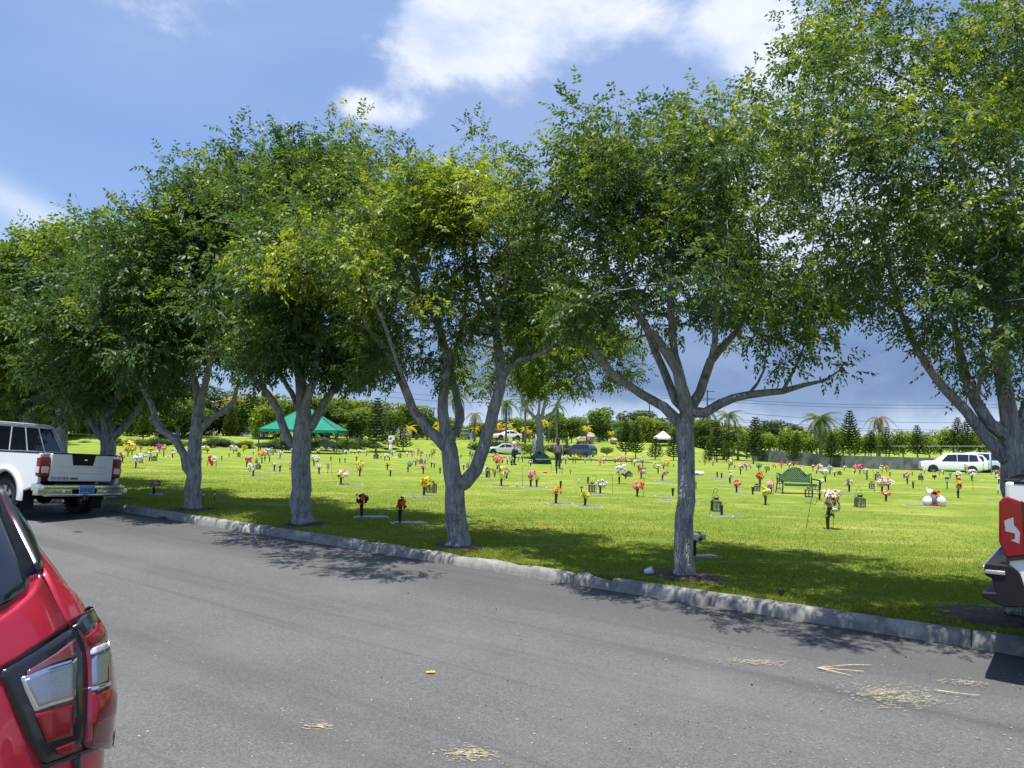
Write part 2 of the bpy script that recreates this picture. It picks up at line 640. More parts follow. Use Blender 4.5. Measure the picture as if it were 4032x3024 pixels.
def road_mat():
    m = bpy.data.materials.new('asphalt')
    m.use_nodes = True
    t = NT(m.node_tree)
    p = t.n['Principled BSDF']
    co = t.mapping(t.coord(), (1, 1, 1), (0, 0, -HEAD))      # x runs along the road
    agg = t.voro(co, 95, 'F1', 'Color')
    sepc = t.n.new('ShaderNodeSeparateColor')
    t.l.new(agg, sepc.inputs[0])
    gr = t.noise(co, 210, 3, 0.7)
    grit = t.noise(co, 55, 4, 0.75)
    lane = t.noise(t.mapping(co, (0.05, 1.0, 1)), 1.15, 5, 0.6, 0.3)
    lane2 = t.noise(t.mapping(co, (0.02, 1.0, 1), (0, 0, 0.05)), 5.0, 3, 0.5)
    blot = t.noise(co, 0.5, 6, 0.6)
    dust = t.noise(t.mapping(co, (0.5, 1.6, 1), (0, 0, .5)), 1.4, 7, 0.72, 0.5)
    c = t.mix(t.remap(sepc.outputs[0], 0.0, 1.0, 0, 1, False), (.086, .085, .085), (.150, .148, .145))
    c = t.mix(t.m('MULTIPLY', t.remap(gr, 0.5, 0.75), 0.45), c, (.036, .036, .036))
    c = t.mix(t.m('MULTIPLY', t.remap(grit, 0.60, 0.78), 0.35), c, (.24, .235, .222))
    c = t.mix(t.m('MULTIPLY', t.remap(lane, 0.42, 0.70), 0.48), c, (.058, .058, .060))
    c = t.mix(t.m('MULTIPLY', t.remap(lane2, 0.56, 0.72), 0.42), c, (.052, .052, .055))
    c = t.mix(t.m('MULTIPLY', t.remap(blot, 0.45, 0.75), 0.35), c, (.185, .18, .172))
    c = t.mix(t.m('MULTIPLY', t.remap(dust, 0.62, 0.80), 0.38), c, (.28, .27, .25))
    sep_ = t.n.new('ShaderNodeSeparateXYZ')
    t.l.new(co, sep_.inputs[0])
    edge = t.remap(t.m('ADD', sep_.outputs[1], t.m('MULTIPLY', t.m('SUBTRACT', lane, .5), -1.2)), -(KN - 1.9), -(KN - .9))   # darker strip by the kerb, tree shade painted into the asphalt
    c = t.mix(t.m('MULTIPLY', edge, 0.45), c, (.058, .059, .063))
    t.put(p.inputs['Base Color'], c)
    p.inputs['Roughness'].default_value = 0.82
    p.inputs['Specular IOR Level'].default_value = 0.35
    hh = t.m('ADD', t.m('MULTIPLY', sepc.outputs[0], 0.5), t.m('MULTIPLY', grit, 1.0))
    t.l.new(t.bump(hh, 0.5, 0.009), p.inputs['Normal'])
    MATS['asphalt'] = m


road_mat()


def kerb_mat():
    m = bpy.data.materials.new('kerb_concrete')
    m.use_nodes = True
    t = NT(m.node_tree)
    p = t.n['Principled BSDF']
    co = t.mapping(t.coord(), (1, 1, 1), (0, 0, -HEAD))
    a = t.noise(co, 6, 7, 0.7, 0.4)
    b = t.noise(t.mapping(co, (3.2, .6, .6)), 2.2, 5, 0.6, 0.3)
    s = t.noise(co, 60, 4, 0.7)
    w = t.noise(t.mapping(co, (1, 1, 1), (0, 0, 0), (7, 3, 1)), 1.3, 4, 0.6)
    c = t.mix(t.remap(a, 0.32, 0.7), (.185, .180, .168), (.320, .312, .290))
    c = t.mix(t.m('MULTIPLY', t.remap(b, 0.50, 0.66), 0.28), c, (.13, .127, .12))
    c = t.mix(t.m('MULTIPLY', t.remap(w, 0.58, 0.68), 0.55), c, (.52, .50, .43))
    c = t.mix(t.m('MULTIPLY', t.remap(s, 0.55, 0.75), 0.35), c, (.14, .135, .125))
    t.put(p.inputs['Base Color'], c)
    p.inputs['Roughness'].default_value = 0.92
    t.l.new(t.bump(t.m('ADD', a, t.m('MULTIPLY', s, .4)), 0.35, 0.012), p.inputs['Normal'])
    MATS['kerb_concrete'] = m


kerb_mat()

mat('soil', (.075, .052, .034), 0.95, noise=(.55, 14), bump=(.8, 22, .03))
mat('pickup_white', (.80, .80, .79), 0.32, coat=.8)
mat('white_paint', (.78, .78, .77), 0.35, coat=.6)
mat('car_red', (.50, .014, .040), 0.40, metal=0.30, coat=.9, bump=(.05, 260, .002))
mat('black_plastic', (.014, .014, .016), 0.6, spec=.25)
mat('black_trim', (.012, .012, .013), 0.22, coat=.5)
mat('glass_dark', (.010, .013, .018), 0.05, spec=.8, coat=.5)
mat('glass_blue', (.05, .065, .09), 0.06, spec=.8)
mat('chrome', (.70, .71, .73), 0.14, metal=1.0, bump=(.22, 5, .03))
mat('chrome_fine', (.80, .80, .81), 0.10, metal=1.0)
mat('lamp_red', (.22, .004, .010), 0.22, coat=.35, spec=.4)
mat('lamp_red_deep', (.16, .006, .012), 0.08, coat=1.0, spec=.6)
mat('lamp_smoke', (.20, .055, .065), 0.08, coat=1.0, spec=.7)
mat('lamp_clear', (.62, .62, .64), 0.10, coat=1.0)
mat('lamp_insert', (.36, .36, .38), 0.25, coat=.4)
mat('lamp_amber', (.30, .10, .05), 0.12, coat=1.0)
mat('tyre', (.020, .020, .021), 0.8, bump=(.4, 60, .01))
mat('alloy', (.34, .34, .35), 0.35, metal=.8)
mat('underbody', (.014, .014, .015), 0.8)
mat('plate_blue', (.12, .32, .52), 0.4, noise=(.35, 14))
mat('plate_ink', (.02, .03, .08), 0.5)
mat('badge_grey', (.10, .10, .11), 0.4)
mat('silver_paint', (.62, .64, .66), 0.3, metal=.3, coat=.8)
mat('slate_paint', (.055, .065, .075), 0.28, metal=.4, coat=1.0)
mat('van_blue', (.50, .60, .74), 0.35, coat=.6)
mat('vase_black', (.016, .017, .016), 0.42)
mat('vase_brown', (.075, .050, .032), 0.5)
mat('vase_grey', (.30, .30, .29), 0.5)
mat('lantern_metal', (.020, .019, .018), 0.5)
mat('lantern_glass', (.42, .46, .36), 0.15, alpha=.45)
mat('hook_metal', (.045, .042, .035), 0.5)
mat('solar_white', (.72, .72, .70), 0.4)
mat('granite', (.30, .30, .31), 0.45, noise=(.35, 40), bump=(.2, 90, .004))
mat('granite_dark', (.085, .09, .09), 0.35, noise=(.5, 30))
mat('bronze_plaque', (.15, .155, .15), 0.4, noise=(.4, 18), bump=(.5, 24, .01))
mat('bench_green', (.012, .105, .072), 0.42, coat=.3, noise=(.25, 20))
mat('bench_dark', (.010, .030, .026), 0.5)
mat('tent_green', (.006, .185, .115), 0.85, noise=(.12, 3))
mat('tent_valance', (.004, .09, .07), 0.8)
mat('tent_frame', (.03, .07, .055), 0.5)
mat('tent_white', (.82, .82, .83), 0.7)
mat('tarp', (.006, .022, .017), 0.95, spec=.05, noise=(.4, 4), bump=(.7, 5, .08))
mat('skin', (.26, .13, .085), 0.55)
mat('skin_light', (.42, .25, .18), 0.55)
mat('hair_black', (.012, .010, .010), 0.5)
mat('shirt_pale', (.62, .60, .57), 0.85)
mat('shirt_white', (.80, .80, .79), 0.85)
mat('cloth_black', (.014, .015, .020), 0.85)
mat('cloth_grey', (.13, .14, .15), 0.85)
mat('cloth_lilac', (.55, .53, .62), 0.85)
mat('wall_cream', (.62, .60, .52), 0.85, noise=(.08, 2))
mat('wall_orange', (.55, .22, .12), 0.85, noise=(.12, 2))
mat('wall_white', (.74, .74, .72), 0.85, noise=(.06, 1))
mat('roof_tile', (.42, .17, .09), 0.8, noise=(.25, 4))
mat('concrete_wall', (.13, .135, .135), 0.9, noise=(.45, 1.2), bump=(.4, 14, .02))
mat('fence_metal', (.24, .26, .26), 0.55, metal=.5)
mat('wood_pole', (.10, .080, .065), 0.9)
mat('wire', (.02, .02, .02), 0.6)
mat('sign_white', (.72, .73, .74), 0.5)
mat('sign_green', (.02, .22, .17), 0.5)
mat('palm_trunk', (.21, .19, .165), 0.9, noise=(.3, 6), bump=(.8, 12, .05))
mat('boulder', (.36, .31, .24), 0.9, noise=(.3, 3), bump=(.6, 4, .08))
mat('stone_white', (.76, .76, .76), 0.55, noise=(.08, 6))
mat('straw', (.50, .43, .27), 0.85, noise=(.25, 30))
mat('chalk', (.50, .48, .44), 0.9)
mat('pebble', (.42, .41, .39), 0.9)
mat('tar', (.012, .012, .013), 0.5)
mat('paper_white', (.78, .78, .77), 0.7)
mat('leaf_brown', (.13, .085, .045), 0.8)
FLC = {'W': (.80, .79, .76), 'C': (.78, .73, .56), 'Y': (.86, .62, .02), 'L': (.80, .74, .22), 'O': (.84, .28, .03), 'K': (.84, .26, .22),
       'R': (.62, .015, .025), 'D': (.24, .012, .030), 'P': (.80, .30, .42), 'N': (.80, .50, .52), 'M': (.78, .06, .34), 'U': (.42, .09, .42),
       'B': (.16, .38, .62), 'T': (.05, .34, .28), 'G': (.40, .40, .42), 'F': (.30, .22, .20), 'E': (.30, .40, .10), 'V': (.72, .62, .80), 'J': (.74, .66, .60)}
for k_, c_ in FLC.items():
    mat('petal_' + k_, c_, 0.8, noise=(.12, 30))

# ------------------------------------------------------------------ ground, road, kerb
def sheet(name, n0s, d0s, zf, m):
    N, D = np.meshgrid(n0s, d0s, indexing='ij')
    x = NV.x * N + DV.x * D
    y = NV.y * N + DV.y * D
    z = zf(x, y, N)
    v = np.stack([x.ravel(), y.ravel(), z.ravel()], 1)
    a, b = N.shape
    i = np.arange(a * b).reshape(a, b)
    q = np.stack([i[:-1, :-1].ravel(), i[1:, :-1].ravel(), i[1:, 1:].ravel(), i[:-1, 1:].ravel()], 1)[:, ::-1]
    return npmesh(name, v, q, m, smooth=True)


LAWN_N = KN + 0.165
ns = np.concatenate([LAWN_N + np.array([0, .02, .06, .15, .3]), LAWN_N + .6 + np.arange(0, 12, .45), 21 + np.arange(0, 60, 1.6), 82 + np.arange(0, 80, 4), [175, 220, 300, 450, 800, 1600]])
ds = np.concatenate([[-900, -450, -250, -160, -120], np.arange(-100, -14, 3.0), np.arange(-14, 40, .7), np.arange(40, 130, 2.5), [140, 160, 200, 300, 500, 1000]])
lawn = sheet('lawn', ns, ds, lambda x, y, n: np.where(n < LAWN_N + .01, -0.02, terrain(x, y) + np.where(n < LAWN_N + .05, -.005, 0.012) + np.where(n < LAWN_N + 4, .012 * np.sin(x * 2.3 + y * 1.7) * np.sin(x * .9 - y * 2.1), 0)), 'lawn')
tag(lawn, kind='structure')
base = sheet('ground', np.array([-900, -200, -60, -9.0]), np.array([-900, -200, -50, 0, 50, 200, 900]), lambda x, y, n: x * 0 + 0.05, 'lawn')
tag(base, kind='structure')
road = sheet('road', np.concatenate([[-9.2], np.arange(-8.5, 7.2, .5), [KN + .06]]), np.concatenate([[-300, -150, -80], np.arange(-40, 60, 1.5), [80, 150, 300]]), lambda x, y, n: x * 0 + .006 * np.sin(n * .8) * sm(n, -6, -2), 'asphalt')
tag(road, kind='structure')

kerb = tag(link('kerb', None), kind='structure')
kr = random.Random(5)
PROF = [(0.0, -.06), (0.008, .0), (0.020, .055), (0.034, .095), (0.060, .123), (0.10, .135), (0.145, .133), (0.172, .118), (0.178, .06), (0.178, -.06)]
BR0 = 0.5 * (-1)


def d_of(px, py):
    g = ground(px, py)
    return DV.x * g.x + DV.y * g.y


dbreak0, dbreak1 = d_of(598, 594), d_of(566, 586)
chip0, chip1 = d_of(520, 575), d_of(436, 560)


def kerb_segment(d0, d1, rough=0.002, drop=0.0, tilt=0.0):
    mb = MB()
    k = max(3, int((d1 - d0) / 0.06)) if rough > .01 else max(3, int((d1 - d0) / 0.12))
    vs, fs = [], []
    np_ = len(PROF)
    ph = kr.uniform(0, 9)
    for i in range(k + 1):
        d = d0 + (d1 - d0) * i / k
        e = 0.985 if i in (0, k) else 1.0
        for j, (n, z) in enumerate(PROF):
            jit = rough if z > .02 else 0
            wv = .006 * math.sin(d * .9) + .004 * math.sin(d * 2.3 + ph)
            zz = z
            if drop and z > .03:
                zz = z - drop * (.5 + .5 * math.sin(d * 7 + ph)) * (1 if z > .1 else .4)
            nn = KN + n * (1 if n < .09 else e) + (.006 if i in (0, k) and n < .09 else 0) + wv + kr.uniform(-jit, jit)
            vs.append(nd(nn, d, zz * (e if zz > 0 else 1) + tilt * (i / k) * (z > 0) + kr.uniform(-jit, jit)))
    for i in range(k):
        for j in range(np_ - 1):
            a = i * np_ + j
            fs.append((a, a + 1, a + np_ + 1, a + np_))
    fs.append(tuple(range(np_))[::-1])
    fs.append(tuple(k * np_ + j for j in range(np_)))
    mb.add(vs, fs)
    return mb.build('kerb_segment', 'kerb_concrete', kerb, smooth=True)


d = -14.0
while d < 70:
    L = kr.uniform(1.1, 2.6) if d < 26 else 4.0
    a, b = d, d + L
    if a < dbreak0 < b:
        b = dbreak0
    if a < dbreak1 and a >= dbreak0 - .01:
        # broken stretch: crumbled lumps with a gap of soil
        kerb_segment(a, a + (dbreak1 - a) * .52, .012, .04)
        kerb_segment(a + (dbreak1 - a) * .56, dbreak1 - .02, .02, .10)
        d = dbreak1
        continue
    chipped = a < chip1 and b > chip0
    kerb_segment(a + .006, b - .006, (.008 if chipped else .0015), (.022 if chipped else 0), kr.uniform(-.006, .006))
    d = b

# ------------------------------------------------------------------ street trees
VK = 2212 / 1024.0


def vpt(vx, vy, Y):
    return at(vx / VK, vy / VK, Y)


def catmull(pts, rad, step):
    P = [np.array(p, float) for p in pts]
    out, ro = [], []
    for i in range(len(P) - 1):
        p0, p1, p2, p3 = P[max(i - 1, 0)], P[i], P[i + 1], P[min(i + 2, len(P) - 1)]
        k = max(1, int(np.linalg.norm(p2 - p1) / step))
        for j in range(k):
            t = j / k
            out.append(.5 * ((2 * p1) + (-p0 + p2) * t + (2 * p0 - 5 * p1 + 4 * p2 - p3) * t * t + (-p0 + 3 * p1 - 3 * p2 + p3) * t ** 3))
            ro.append(rad[i] + (rad[i + 1] - rad[i]) * t)
    out.append(P[-1])
    ro.append(rad[-1])
    return out, ro


def grow(limbs, tips, rg, r0=.0055, step=.16, expo=.47):
    """limbs: [(points, radii)], the first one is the trunk. returns node positions, parents, radii, tip node ids"""
    pos, par, rad = [], [], []
    for li, (pts, rr) in enumerate(limbs):
        o, ro = catmull(pts, rr, step)
        if li == 0:
            prev = -1
        else:
            dd = np.linalg.norm(np.array(pos) - np.array(o[0]), axis=1)
            prev = int(np.argmin(dd))
            o, ro = o[1:], ro[1:]
        for p, r in zip(o, ro):
            w = r * .25
            pos.append(np.array(p) + rg.normal(0, w * .35, 3))
            par.append(prev)
            rad.append(r)
            prev = len(pos) - 1
    nl = len(pos)
    tips = np.asarray(tips)
    P0 = np.array(pos)
    order = np.argsort([np.min(np.linalg.norm(P0 - t, axis=1)) for t in tips])
    tipn = [0] * len(tips)
    low = int(len(catmull(*limbs[0], step)[0]) * .9)
    for ti in order:
        t = tips[ti]
        A = np.array(pos)
        v = t - A
        dist = np.linalg.norm(v, axis=1)
        cost = dist + .6 * np.maximum(0, A[:, 2] - t[2] + .05)
        cost[:low] += 2.0
        j = int(np.argmin(cost))
        p = A[j]
        L = dist[j]
        k = max(2, int(L / step))
        pd = A[j] - A[par[j]] if par[j] >= 0 else np.array([0, 0, 1.])
        pd = pd / (np.linalg.norm(pd) + 1e-9)
        c = p + pd * L * .4 + np.array([0, 0, .08 * L])
        prev = j
        for q in range(1, k + 1):
            s = q / k
            w = (1 - s) ** 2 * p + 2 * s * (1 - s) * c + s * s * t
            if q < k:
                w = w + rg.normal(0, .03, 3) * min(1, L)
            pos.append(w)
            par.append(prev)
            rad.append(0)
            prev = len(pos) - 1
        tipn[ti] = prev
    cnt = np.zeros(len(pos))
    for i in tipn:
        cnt[i] += 1
    for i in range(len(pos) - 1, -1, -1):
        if par[i] >= 0:
            cnt[par[i]] += cnt[i]
    rad = np.array([rad[i] if i < nl else r0 * max(cnt[i], 1) ** expo for i in range(len(pos))])
    for i in range(nl, len(pos)):
        if par[i] >= 0:
            rad[i] = min(rad[i], rad[par[i]] * .92)
    return np.array(pos), par, rad, tipn


def wood_mesh(pos, par, rad, flare=None):
    mb = MB()
    ch = [[] for _ in pos]
    for i, p in enumerate(par):
        if p >= 0:
            ch[p].append(i)
    starts = [(-1, 0)]
    while starts:
        pa, i = starts.pop()
        pts, rr = [], []
        if pa >= 0:
            pts.append(pos[pa])
            rr.append(min(rad[pa], rad[i] * 1.25))
        while True:
            pts.append(pos[i])
            rr.append(rad[i])
            if not ch[i]:
                break
            b = max(ch[i], key=lambda c: rad[c])
            for c in ch[i]:
                if c != b:
                    starts.append((i, c))
            i = b
        m = max(rr)
        n = 14 if m > .08 else 9 if m > .04 else 6 if m > .015 else 4 if m > .008 else 3
        if m < .012 and len(pts) > 4:
            keep = list(range(0, len(pts), 2))
            if keep[-1] != len(pts) - 1:
                keep.append(len(pts) - 1)
            pts, rr = [pts[k] for k in keep], [rr[k] for k in keep]
        if len(pts) > 1:
            mb.tube(pts, rr, n)
    return mb


def sprays(tips, centre, rg, per=24, leaflets=9, L=.22, ll=.07, lw=.030, spread=.30, young_of=None, droop=.3, squash=.8):
    """compound leaves around the twig tips; returns vertices, quads, var and young per face"""
    T = np.repeat(tips, per, axis=0)
    k = len(T)
    off = rg.normal(0, 1, (k, 3))
    off /= np.linalg.norm(off, axis=1)[:, None] + 1e-9
    off *= (spread * rg.random((k, 1)) ** .5)
    off[:, 2] *= squash
    O = T + off
    out = O - centre
    out /= np.linalg.norm(out, axis=1)[:, None] + 1e-9
    t = off / spread * .9 + out * .45 + rg.normal(0, .45, (k, 3))
    t[:, 2] -= droop * .6
    t /= np.linalg.norm(t, axis=1)[:, None] + 1e-9
    up = np.array([0, 0, 1.]) + rg.normal(0, .45, (k, 3))
    s = np.cross(t, up)
    s /= np.linalg.norm(s, axis=1)[:, None] + 1e-9
    nn = np.cross(s, t)
    lens = L * rg.uniform(.6, 1.25, k)
    V, var, yg = [], [], []
    vr = np.clip(rg.normal(.45, .24, k) + np.repeat(rg.normal(0, .16, len(tips)), per), 0, 1)
    y0 = np.zeros(k) if young_of is None else np.repeat(young_of, per) * rg.uniform(.3, 1.0, k)
    for i in range(leaflets):
        side = (i % 2) * 2 - 1 if i < leaflets - 1 else 0
        f = .25 + .75 * (i // 2) / max(1, (leaflets - 1) / 2)
        base = O + t * (lens * f)[:, None] - np.array([0, 0, 1.]) * (droop * .35 * lens * f * f)[:, None]
        d = s * (side * .85) + t * (.55 if side else 1.0) + rg.normal(0, .28, (k, 3))
        d[:, 2] -= droop
        d /= np.linalg.norm(d, axis=1)[:, None] + 1e-9
        w = np.cross(d, nn + rg.normal(0, .45, (k, 3)))
        w /= np.linalg.norm(w, axis=1)[:, None] + 1e-9
        l = (ll * rg.uniform(.7, 1.25, k))[:, None]
        h = (lw * rg.uniform(.75, 1.2, k))[:, None] * .5
        mid = base + d * l * .45
        tip = base + d * l
        tip[:, 2] -= l[:, 0] * .12
        V.append(np.stack([base, mid + w * h, tip, mid - w * h], 1))
        var.append(np.clip(vr + rg.normal(0, .12, k), 0, 1))
        yg.append(y0)
    V = np.concatenate(V).reshape(-1, 3)
    q = np.arange(len(V)).reshape(-1, 4)
    return V, q, np.concatenate(var), np.concatenate(yg)


def ellipsoid_tips(blobs, n, Y, rg, depth=1.0, shell=2.0, clump=.42, dspread=0.0):
    """blobs: (vx, vy, rx, ry, dY) in photo coordinates at the tree's distance; returns twig tips and their blob centres"""
    vol = np.array([b[2] * b[3] * (b[2] + b[3]) / 2 * (b[5] if len(b) > 5 else 1) for b in blobs], float)
    vol /= vol.sum()
    T = []
    nc = max(8, int(n / 4.2))
    for _ in range(nc):
        b = blobs[rg.choice(len(blobs), p=vol)]
        v = rg.normal(0, 1, 3)
        v /= np.linalg.norm(v)
        v *= rg.random() ** (1 / (1 + shell))
        Yc = Y + b[4] + float(np.clip(rg.normal(0, dspread), -1.6 * dspread, 1.6 * dspread))
        c = np.array(vpt(b[0], b[1], Yc))
        k = Yc / F / VK
        c = c + v * np.array([b[2] * k, (b[2] + b[3]) / 2 * k * depth, b[3] * k])
        rr = clump * rg.uniform(.6, 1.25)
        for _q in range(int(rg.integers(3, 7))):
            u = rg.normal(0, .55, 3) * rr
            T.append(c + u * np.array([1.15, 1.15, .7]))
    return np.array(T)


def street_tree(base_v, limbs, blobs, label, ntips, seed, wood_w, per=25, ll=.060, lw=.027, L=.20, young=None, spread=.27, leaflets=9, name='street_tree', Y=None, lmat='leaf', depth=1.55, clump=.40, bare=None, nbare=0, group='trees along the kerb', twig=.0055):
    rg = np.random.default_rng(seed)
    g = ground(base_v[0] / VK, base_v[1] / VK) if Y is None else None
    if Y is None:
        Y = g.y
    k = Y / F / VK / 2
    LL = []
    for li, lb in enumerate(limbs):
        pts = [vpt(p[0], p[1], Y + (p[3] if len(p) > 3 else 0)) for p in lb]
        LL.append((pts, [max(p[2] * k, .008) for p in lb]))
    b = LL[0][0][0]
    zb = gz(b.x, b.y)
    LL[0][0][0] = Vector((b.x, b.y, zb - .06))
    p1, r1 = LL[0][0][1], LL[0][1][0]
    # flared foot
    LL[0][0].insert(1, Vector((b.x, b.y, zb + .03)).lerp(Vector((p1.x, p1.y, zb + .03)), .06))
    LL[0][0].insert(2, b.lerp(p1, .16) + Vector((0, 0, .0)))
    LL[0][1][0] = r1 * 1.30
    LL[0][1].insert(1, r1 * 1.16)
    LL[0][1].insert(2, r1 * 1.0)
    tips = ellipsoid_tips(blobs, ntips, Y, rg, depth, 2.0, clump, .62 if Y < 40 else 0)
    nt = len(tips)
    if bare:
        tips = np.concatenate([tips, ellipsoid_tips(bare, nbare, Y, rg, 1.0, 1.0, .25)])
    pos, par, rad, tipn = grow(LL, tips, rg, r0=twig * (Y / 10) ** .35)
    root = thing(name, label, 'tree', (b.x, b.y, zb), group=group)
    off = np.array([b.x, b.y, zb])
    tr = wood_mesh(pos - off, par, rad).build('trunk', 'bark', root, smooth=True)
    tp = pos[tipn[:nt]]
    yo = None
    if young is not None:
        yo = np.array([young(p) for p in tp])
    ctr = tp.mean(0) - np.array([0, 0, 1.0])
    V, q, var, yg = sprays(tp - off, ctr - off, rg, per, leaflets, L, ll, lw, spread, yo)
    tag(npmesh('crown', V, q, lmat, root, {'var': var, 'young': yg}), kind='stuff')
    return root, pos, tp


def soil_ring(root, r, seed):
    rg = random.Random(seed)
    mb = MB()
    x0, y0, z0 = root.location
    vs, fs = [(0, 0, .055)], []
    n = 30
    for ring, f in enumerate((.35, .7, 1.0)):
        for k in range(n):
            a = 2 * math.pi * k / n
            rr = r * f * (1 + (.30 * math.sin(a * 2 + seed) + .16 * math.sin(a * 5 + seed * 2) + rg.uniform(-.1, .1)) * f)
            px, py = x0 + rr * math.cos(a), y0 + rr * math.sin(a)
            h = gz(px, py) - z0 + (.045, .034, .006)[ring] + rg.uniform(-.008, .008)
            vs.append((rr * math.cos(a), rr * math.sin(a), h))
    fs += [(0, 1 + k, 1 + (k + 1) % n) for k in range(n)]
    for ring in range(2):
        for k in range(n):
            a, b_ = 1 + ring * n + k, 1 + ring * n + (k + 1) % n
            fs.append((a, a + n, b_ + n, b_))
    mb.add(vs, fs)
    o = mb.build('soil_patch', 'soil', smooth=True, loc=root.location)
    tag(o, kind='structure')

def yfun(pred, p=1.0, base=.06, seed=0):
    rg = random.Random(seed)

    def f(pt):
        v = pred(pt)
        return p * rg.uniform(.5, 1) if rg.random() < v else (rg.uniform(.2, .8) if rg.random() < base else rg.uniform(0, .12))
    return f


TREES = []
# straight trunk, right of centre
TREES.append(street_tree((1476, 1247), [
    [(1476, 1247, 44), (1478, 1150, 40), (1482, 1050, 37), (1484, 980, 36), (1482, 925, 40), (1484, 890, 32, .02)],
    [(1470, 915, 26), (1435, 880, 22), (1385, 850, 19), (1320, 805, 17, -.1), (1275, 745, 14, -.3), (1215, 670, 9, -.4)],
    [(1472, 895, 20, .1), (1446, 830, 19, .3), (1420, 770, 17, .5), (1385, 690, 13, .8), (1330, 600, 8, 1.0)],
    [(1484, 890, 30), (1462, 800, 24, -.1), (1420, 735, 19, -.3), (1385, 690, 16, -.4), (1360, 620, 12, -.5), (1310, 500, 7, -.6)],
    [(1464, 800, 20), (1452, 720, 17, .1), (1448, 620, 13, .1), (1460, 480, 8, .1)],
    [(1500, 893, 24), (1512, 850, 22, .1), (1535, 780, 20, .2), (1575, 735, 15, .3), (1610, 680, 11, .4), (1640, 560, 7, .5)],
    [(1522, 815, 16), (1545, 740, 13, -.3), (1545, 640, 10, -.5), (1560, 480, 6, -.6)],
    [(1498, 905, 24), (1555, 873, 20, -.05), (1615, 852, 17, -.1), (1690, 845, 14, -.1), (1735, 832, 10, -.1), (1780, 822, 6, -.1), (1815, 800, 2.5, -.1)],
    [(1690, 845, 8), (1720, 790, 6, -.2), (1740, 740, 2.5, -.3)],
    [(1625, 850, 7), (1650, 800, 5, .2), (1655, 760, 2.5, .3)]],
    [(1285, 330, 100, 85, .0), (1420, 285, 100, 70, .2), (1560, 290, 105, 75, .0), (1300, 430, 150, 120, -.1), (1450, 400, 170, 140, .2), (1600, 410, 140, 150, .3),
     (1270, 580, 120, 110, .0, .8), (1420, 580, 150, 100, .3, .7), (1580, 580, 150, 130, .0, .8), (1280, 700, 90, 70, -.2, .6), (1450, 720, 110, 60, .2, .3), (1610, 720, 120, 70, .1, .6), (1730, 750, 90, 60, 0, .7), (1690, 640, 100, 90, .2, .7), (1240, 770, 60, 50, -.2, .5), (1700, 850, 60, 25, -.1, .5), (1400, 800, 80, 40, .3, .25), (1640, 800, 70, 40, .2, .4), (1210, 560, 70, 130, 0, .9), (1200, 700, 60, 80, .1, .8), (1790, 790, 50, 45, 0, 1.4), (1760, 620, 60, 120, .3, .8)],
    'tree with a straight unforked trunk, its crown open to the sky beneath', 390, 11, 1, bare=[(1420, 640, 160, 110, 0), (1560, 720, 120, 70, 0)], nbare=45,
    young=yfun(lambda p: .22 if p[0] > 2.9 and p[2] < 5 else .12, .9, .05, 1)))
# forked trunk
TREES.append(street_tree((990, 1182), [
    [(990, 1182, 50), (987, 1130, 46), (985, 1075, 44), (977, 1020, 38), (972, 975, 36), (968, 940, 26)],
    [(962, 965, 26), (925, 925, 22), (890, 880, 19), (865, 815, 16), (835, 755, 14), (795, 710, 11, -.2), (775, 650, 7, -.3)],
    [(968, 950, 26), (957, 890, 24), (962, 830, 20), (965, 770, 18), (945, 700, 15, .2), (915, 640, 11, .3), (880, 560, 7, .4)],
    [(975, 955, 20, .1), (995, 905, 19, .4), (985, 850, 16, .7), (975, 790, 13, 1.0), (1000, 700, 9, 1.2), (1010, 560, 6, 1.2)],
    [(992, 1062, 34), (1025, 1015, 30), (1047, 960, 28), (1066, 890, 26), (1082, 820, 23), (1075, 745, 19, .1), (1068, 690, 15, .1), (1040, 640, 10, .2), (1020, 520, 6, .2)],
    [(1082, 812, 16), (1120, 780, 13, -.2), (1165, 765, 11, -.3), (1205, 735, 7, -.4)],
    [(1070, 700, 12), (1090, 620, 9, -.3), (1110, 520, 6, -.5)],
    [(900, 890, 10, -.1), (865, 800, 8, -.5), (800, 640, 6, -.7), (700, 590, 4, -.9), (600, 560, 3, -1.0)]],
    [(1045, 365, 80, 50, .6), (985, 385, 65, 50, .9), (1095, 425, 65, 70, .6), (850, 450, 110, 80, -.3), (740, 480, 90, 60, -.5), (960, 460, 120, 90, .2), (1090, 480, 90, 90, -.1),
     (640, 560, 90, 45, -.9), (780, 570, 120, 70, -.6), (930, 590, 130, 80, .1), (1080, 600, 100, 80, .0), (1150, 560, 60, 110, -.3), (820, 690, 90, 50, -.3, .35), (980, 700, 130, 60, .2, .35), (1120, 700, 90, 60, -.1, .5), (760, 620, 90, 60, -.2, .6), (1180, 680, 60, 80, 0, .6), (830, 770, 70, 40, .3, .25), (1170, 780, 60, 35, -.2, .5), (900, 400, 60, 45, .1), (700, 520, 80, 50, -.6), (590, 540, 40, 30, -1.0), (860, 740, 120, 60, .5, .5), (1010, 790, 120, 45, .6, .4), (1130, 640, 70, 90, .2), (1180, 830, 60, 40, 0, .5), (900, 520, 140, 60, 0)],
    'tree with a low forked trunk and bright yellow-green young leaves', 420, 12, 1, bare=[(850, 650, 110, 90, -.3), (960, 720, 110, 70, 0), (1060, 680, 80, 80, 0)], nbare=75, per=24, ll=.066, lw=.029,
    young=yfun(lambda p: .62 if (p[1] < 12.2 and p[2] > 3.4 and p[0] < .0) else .12, 1.0, .04, 2)))
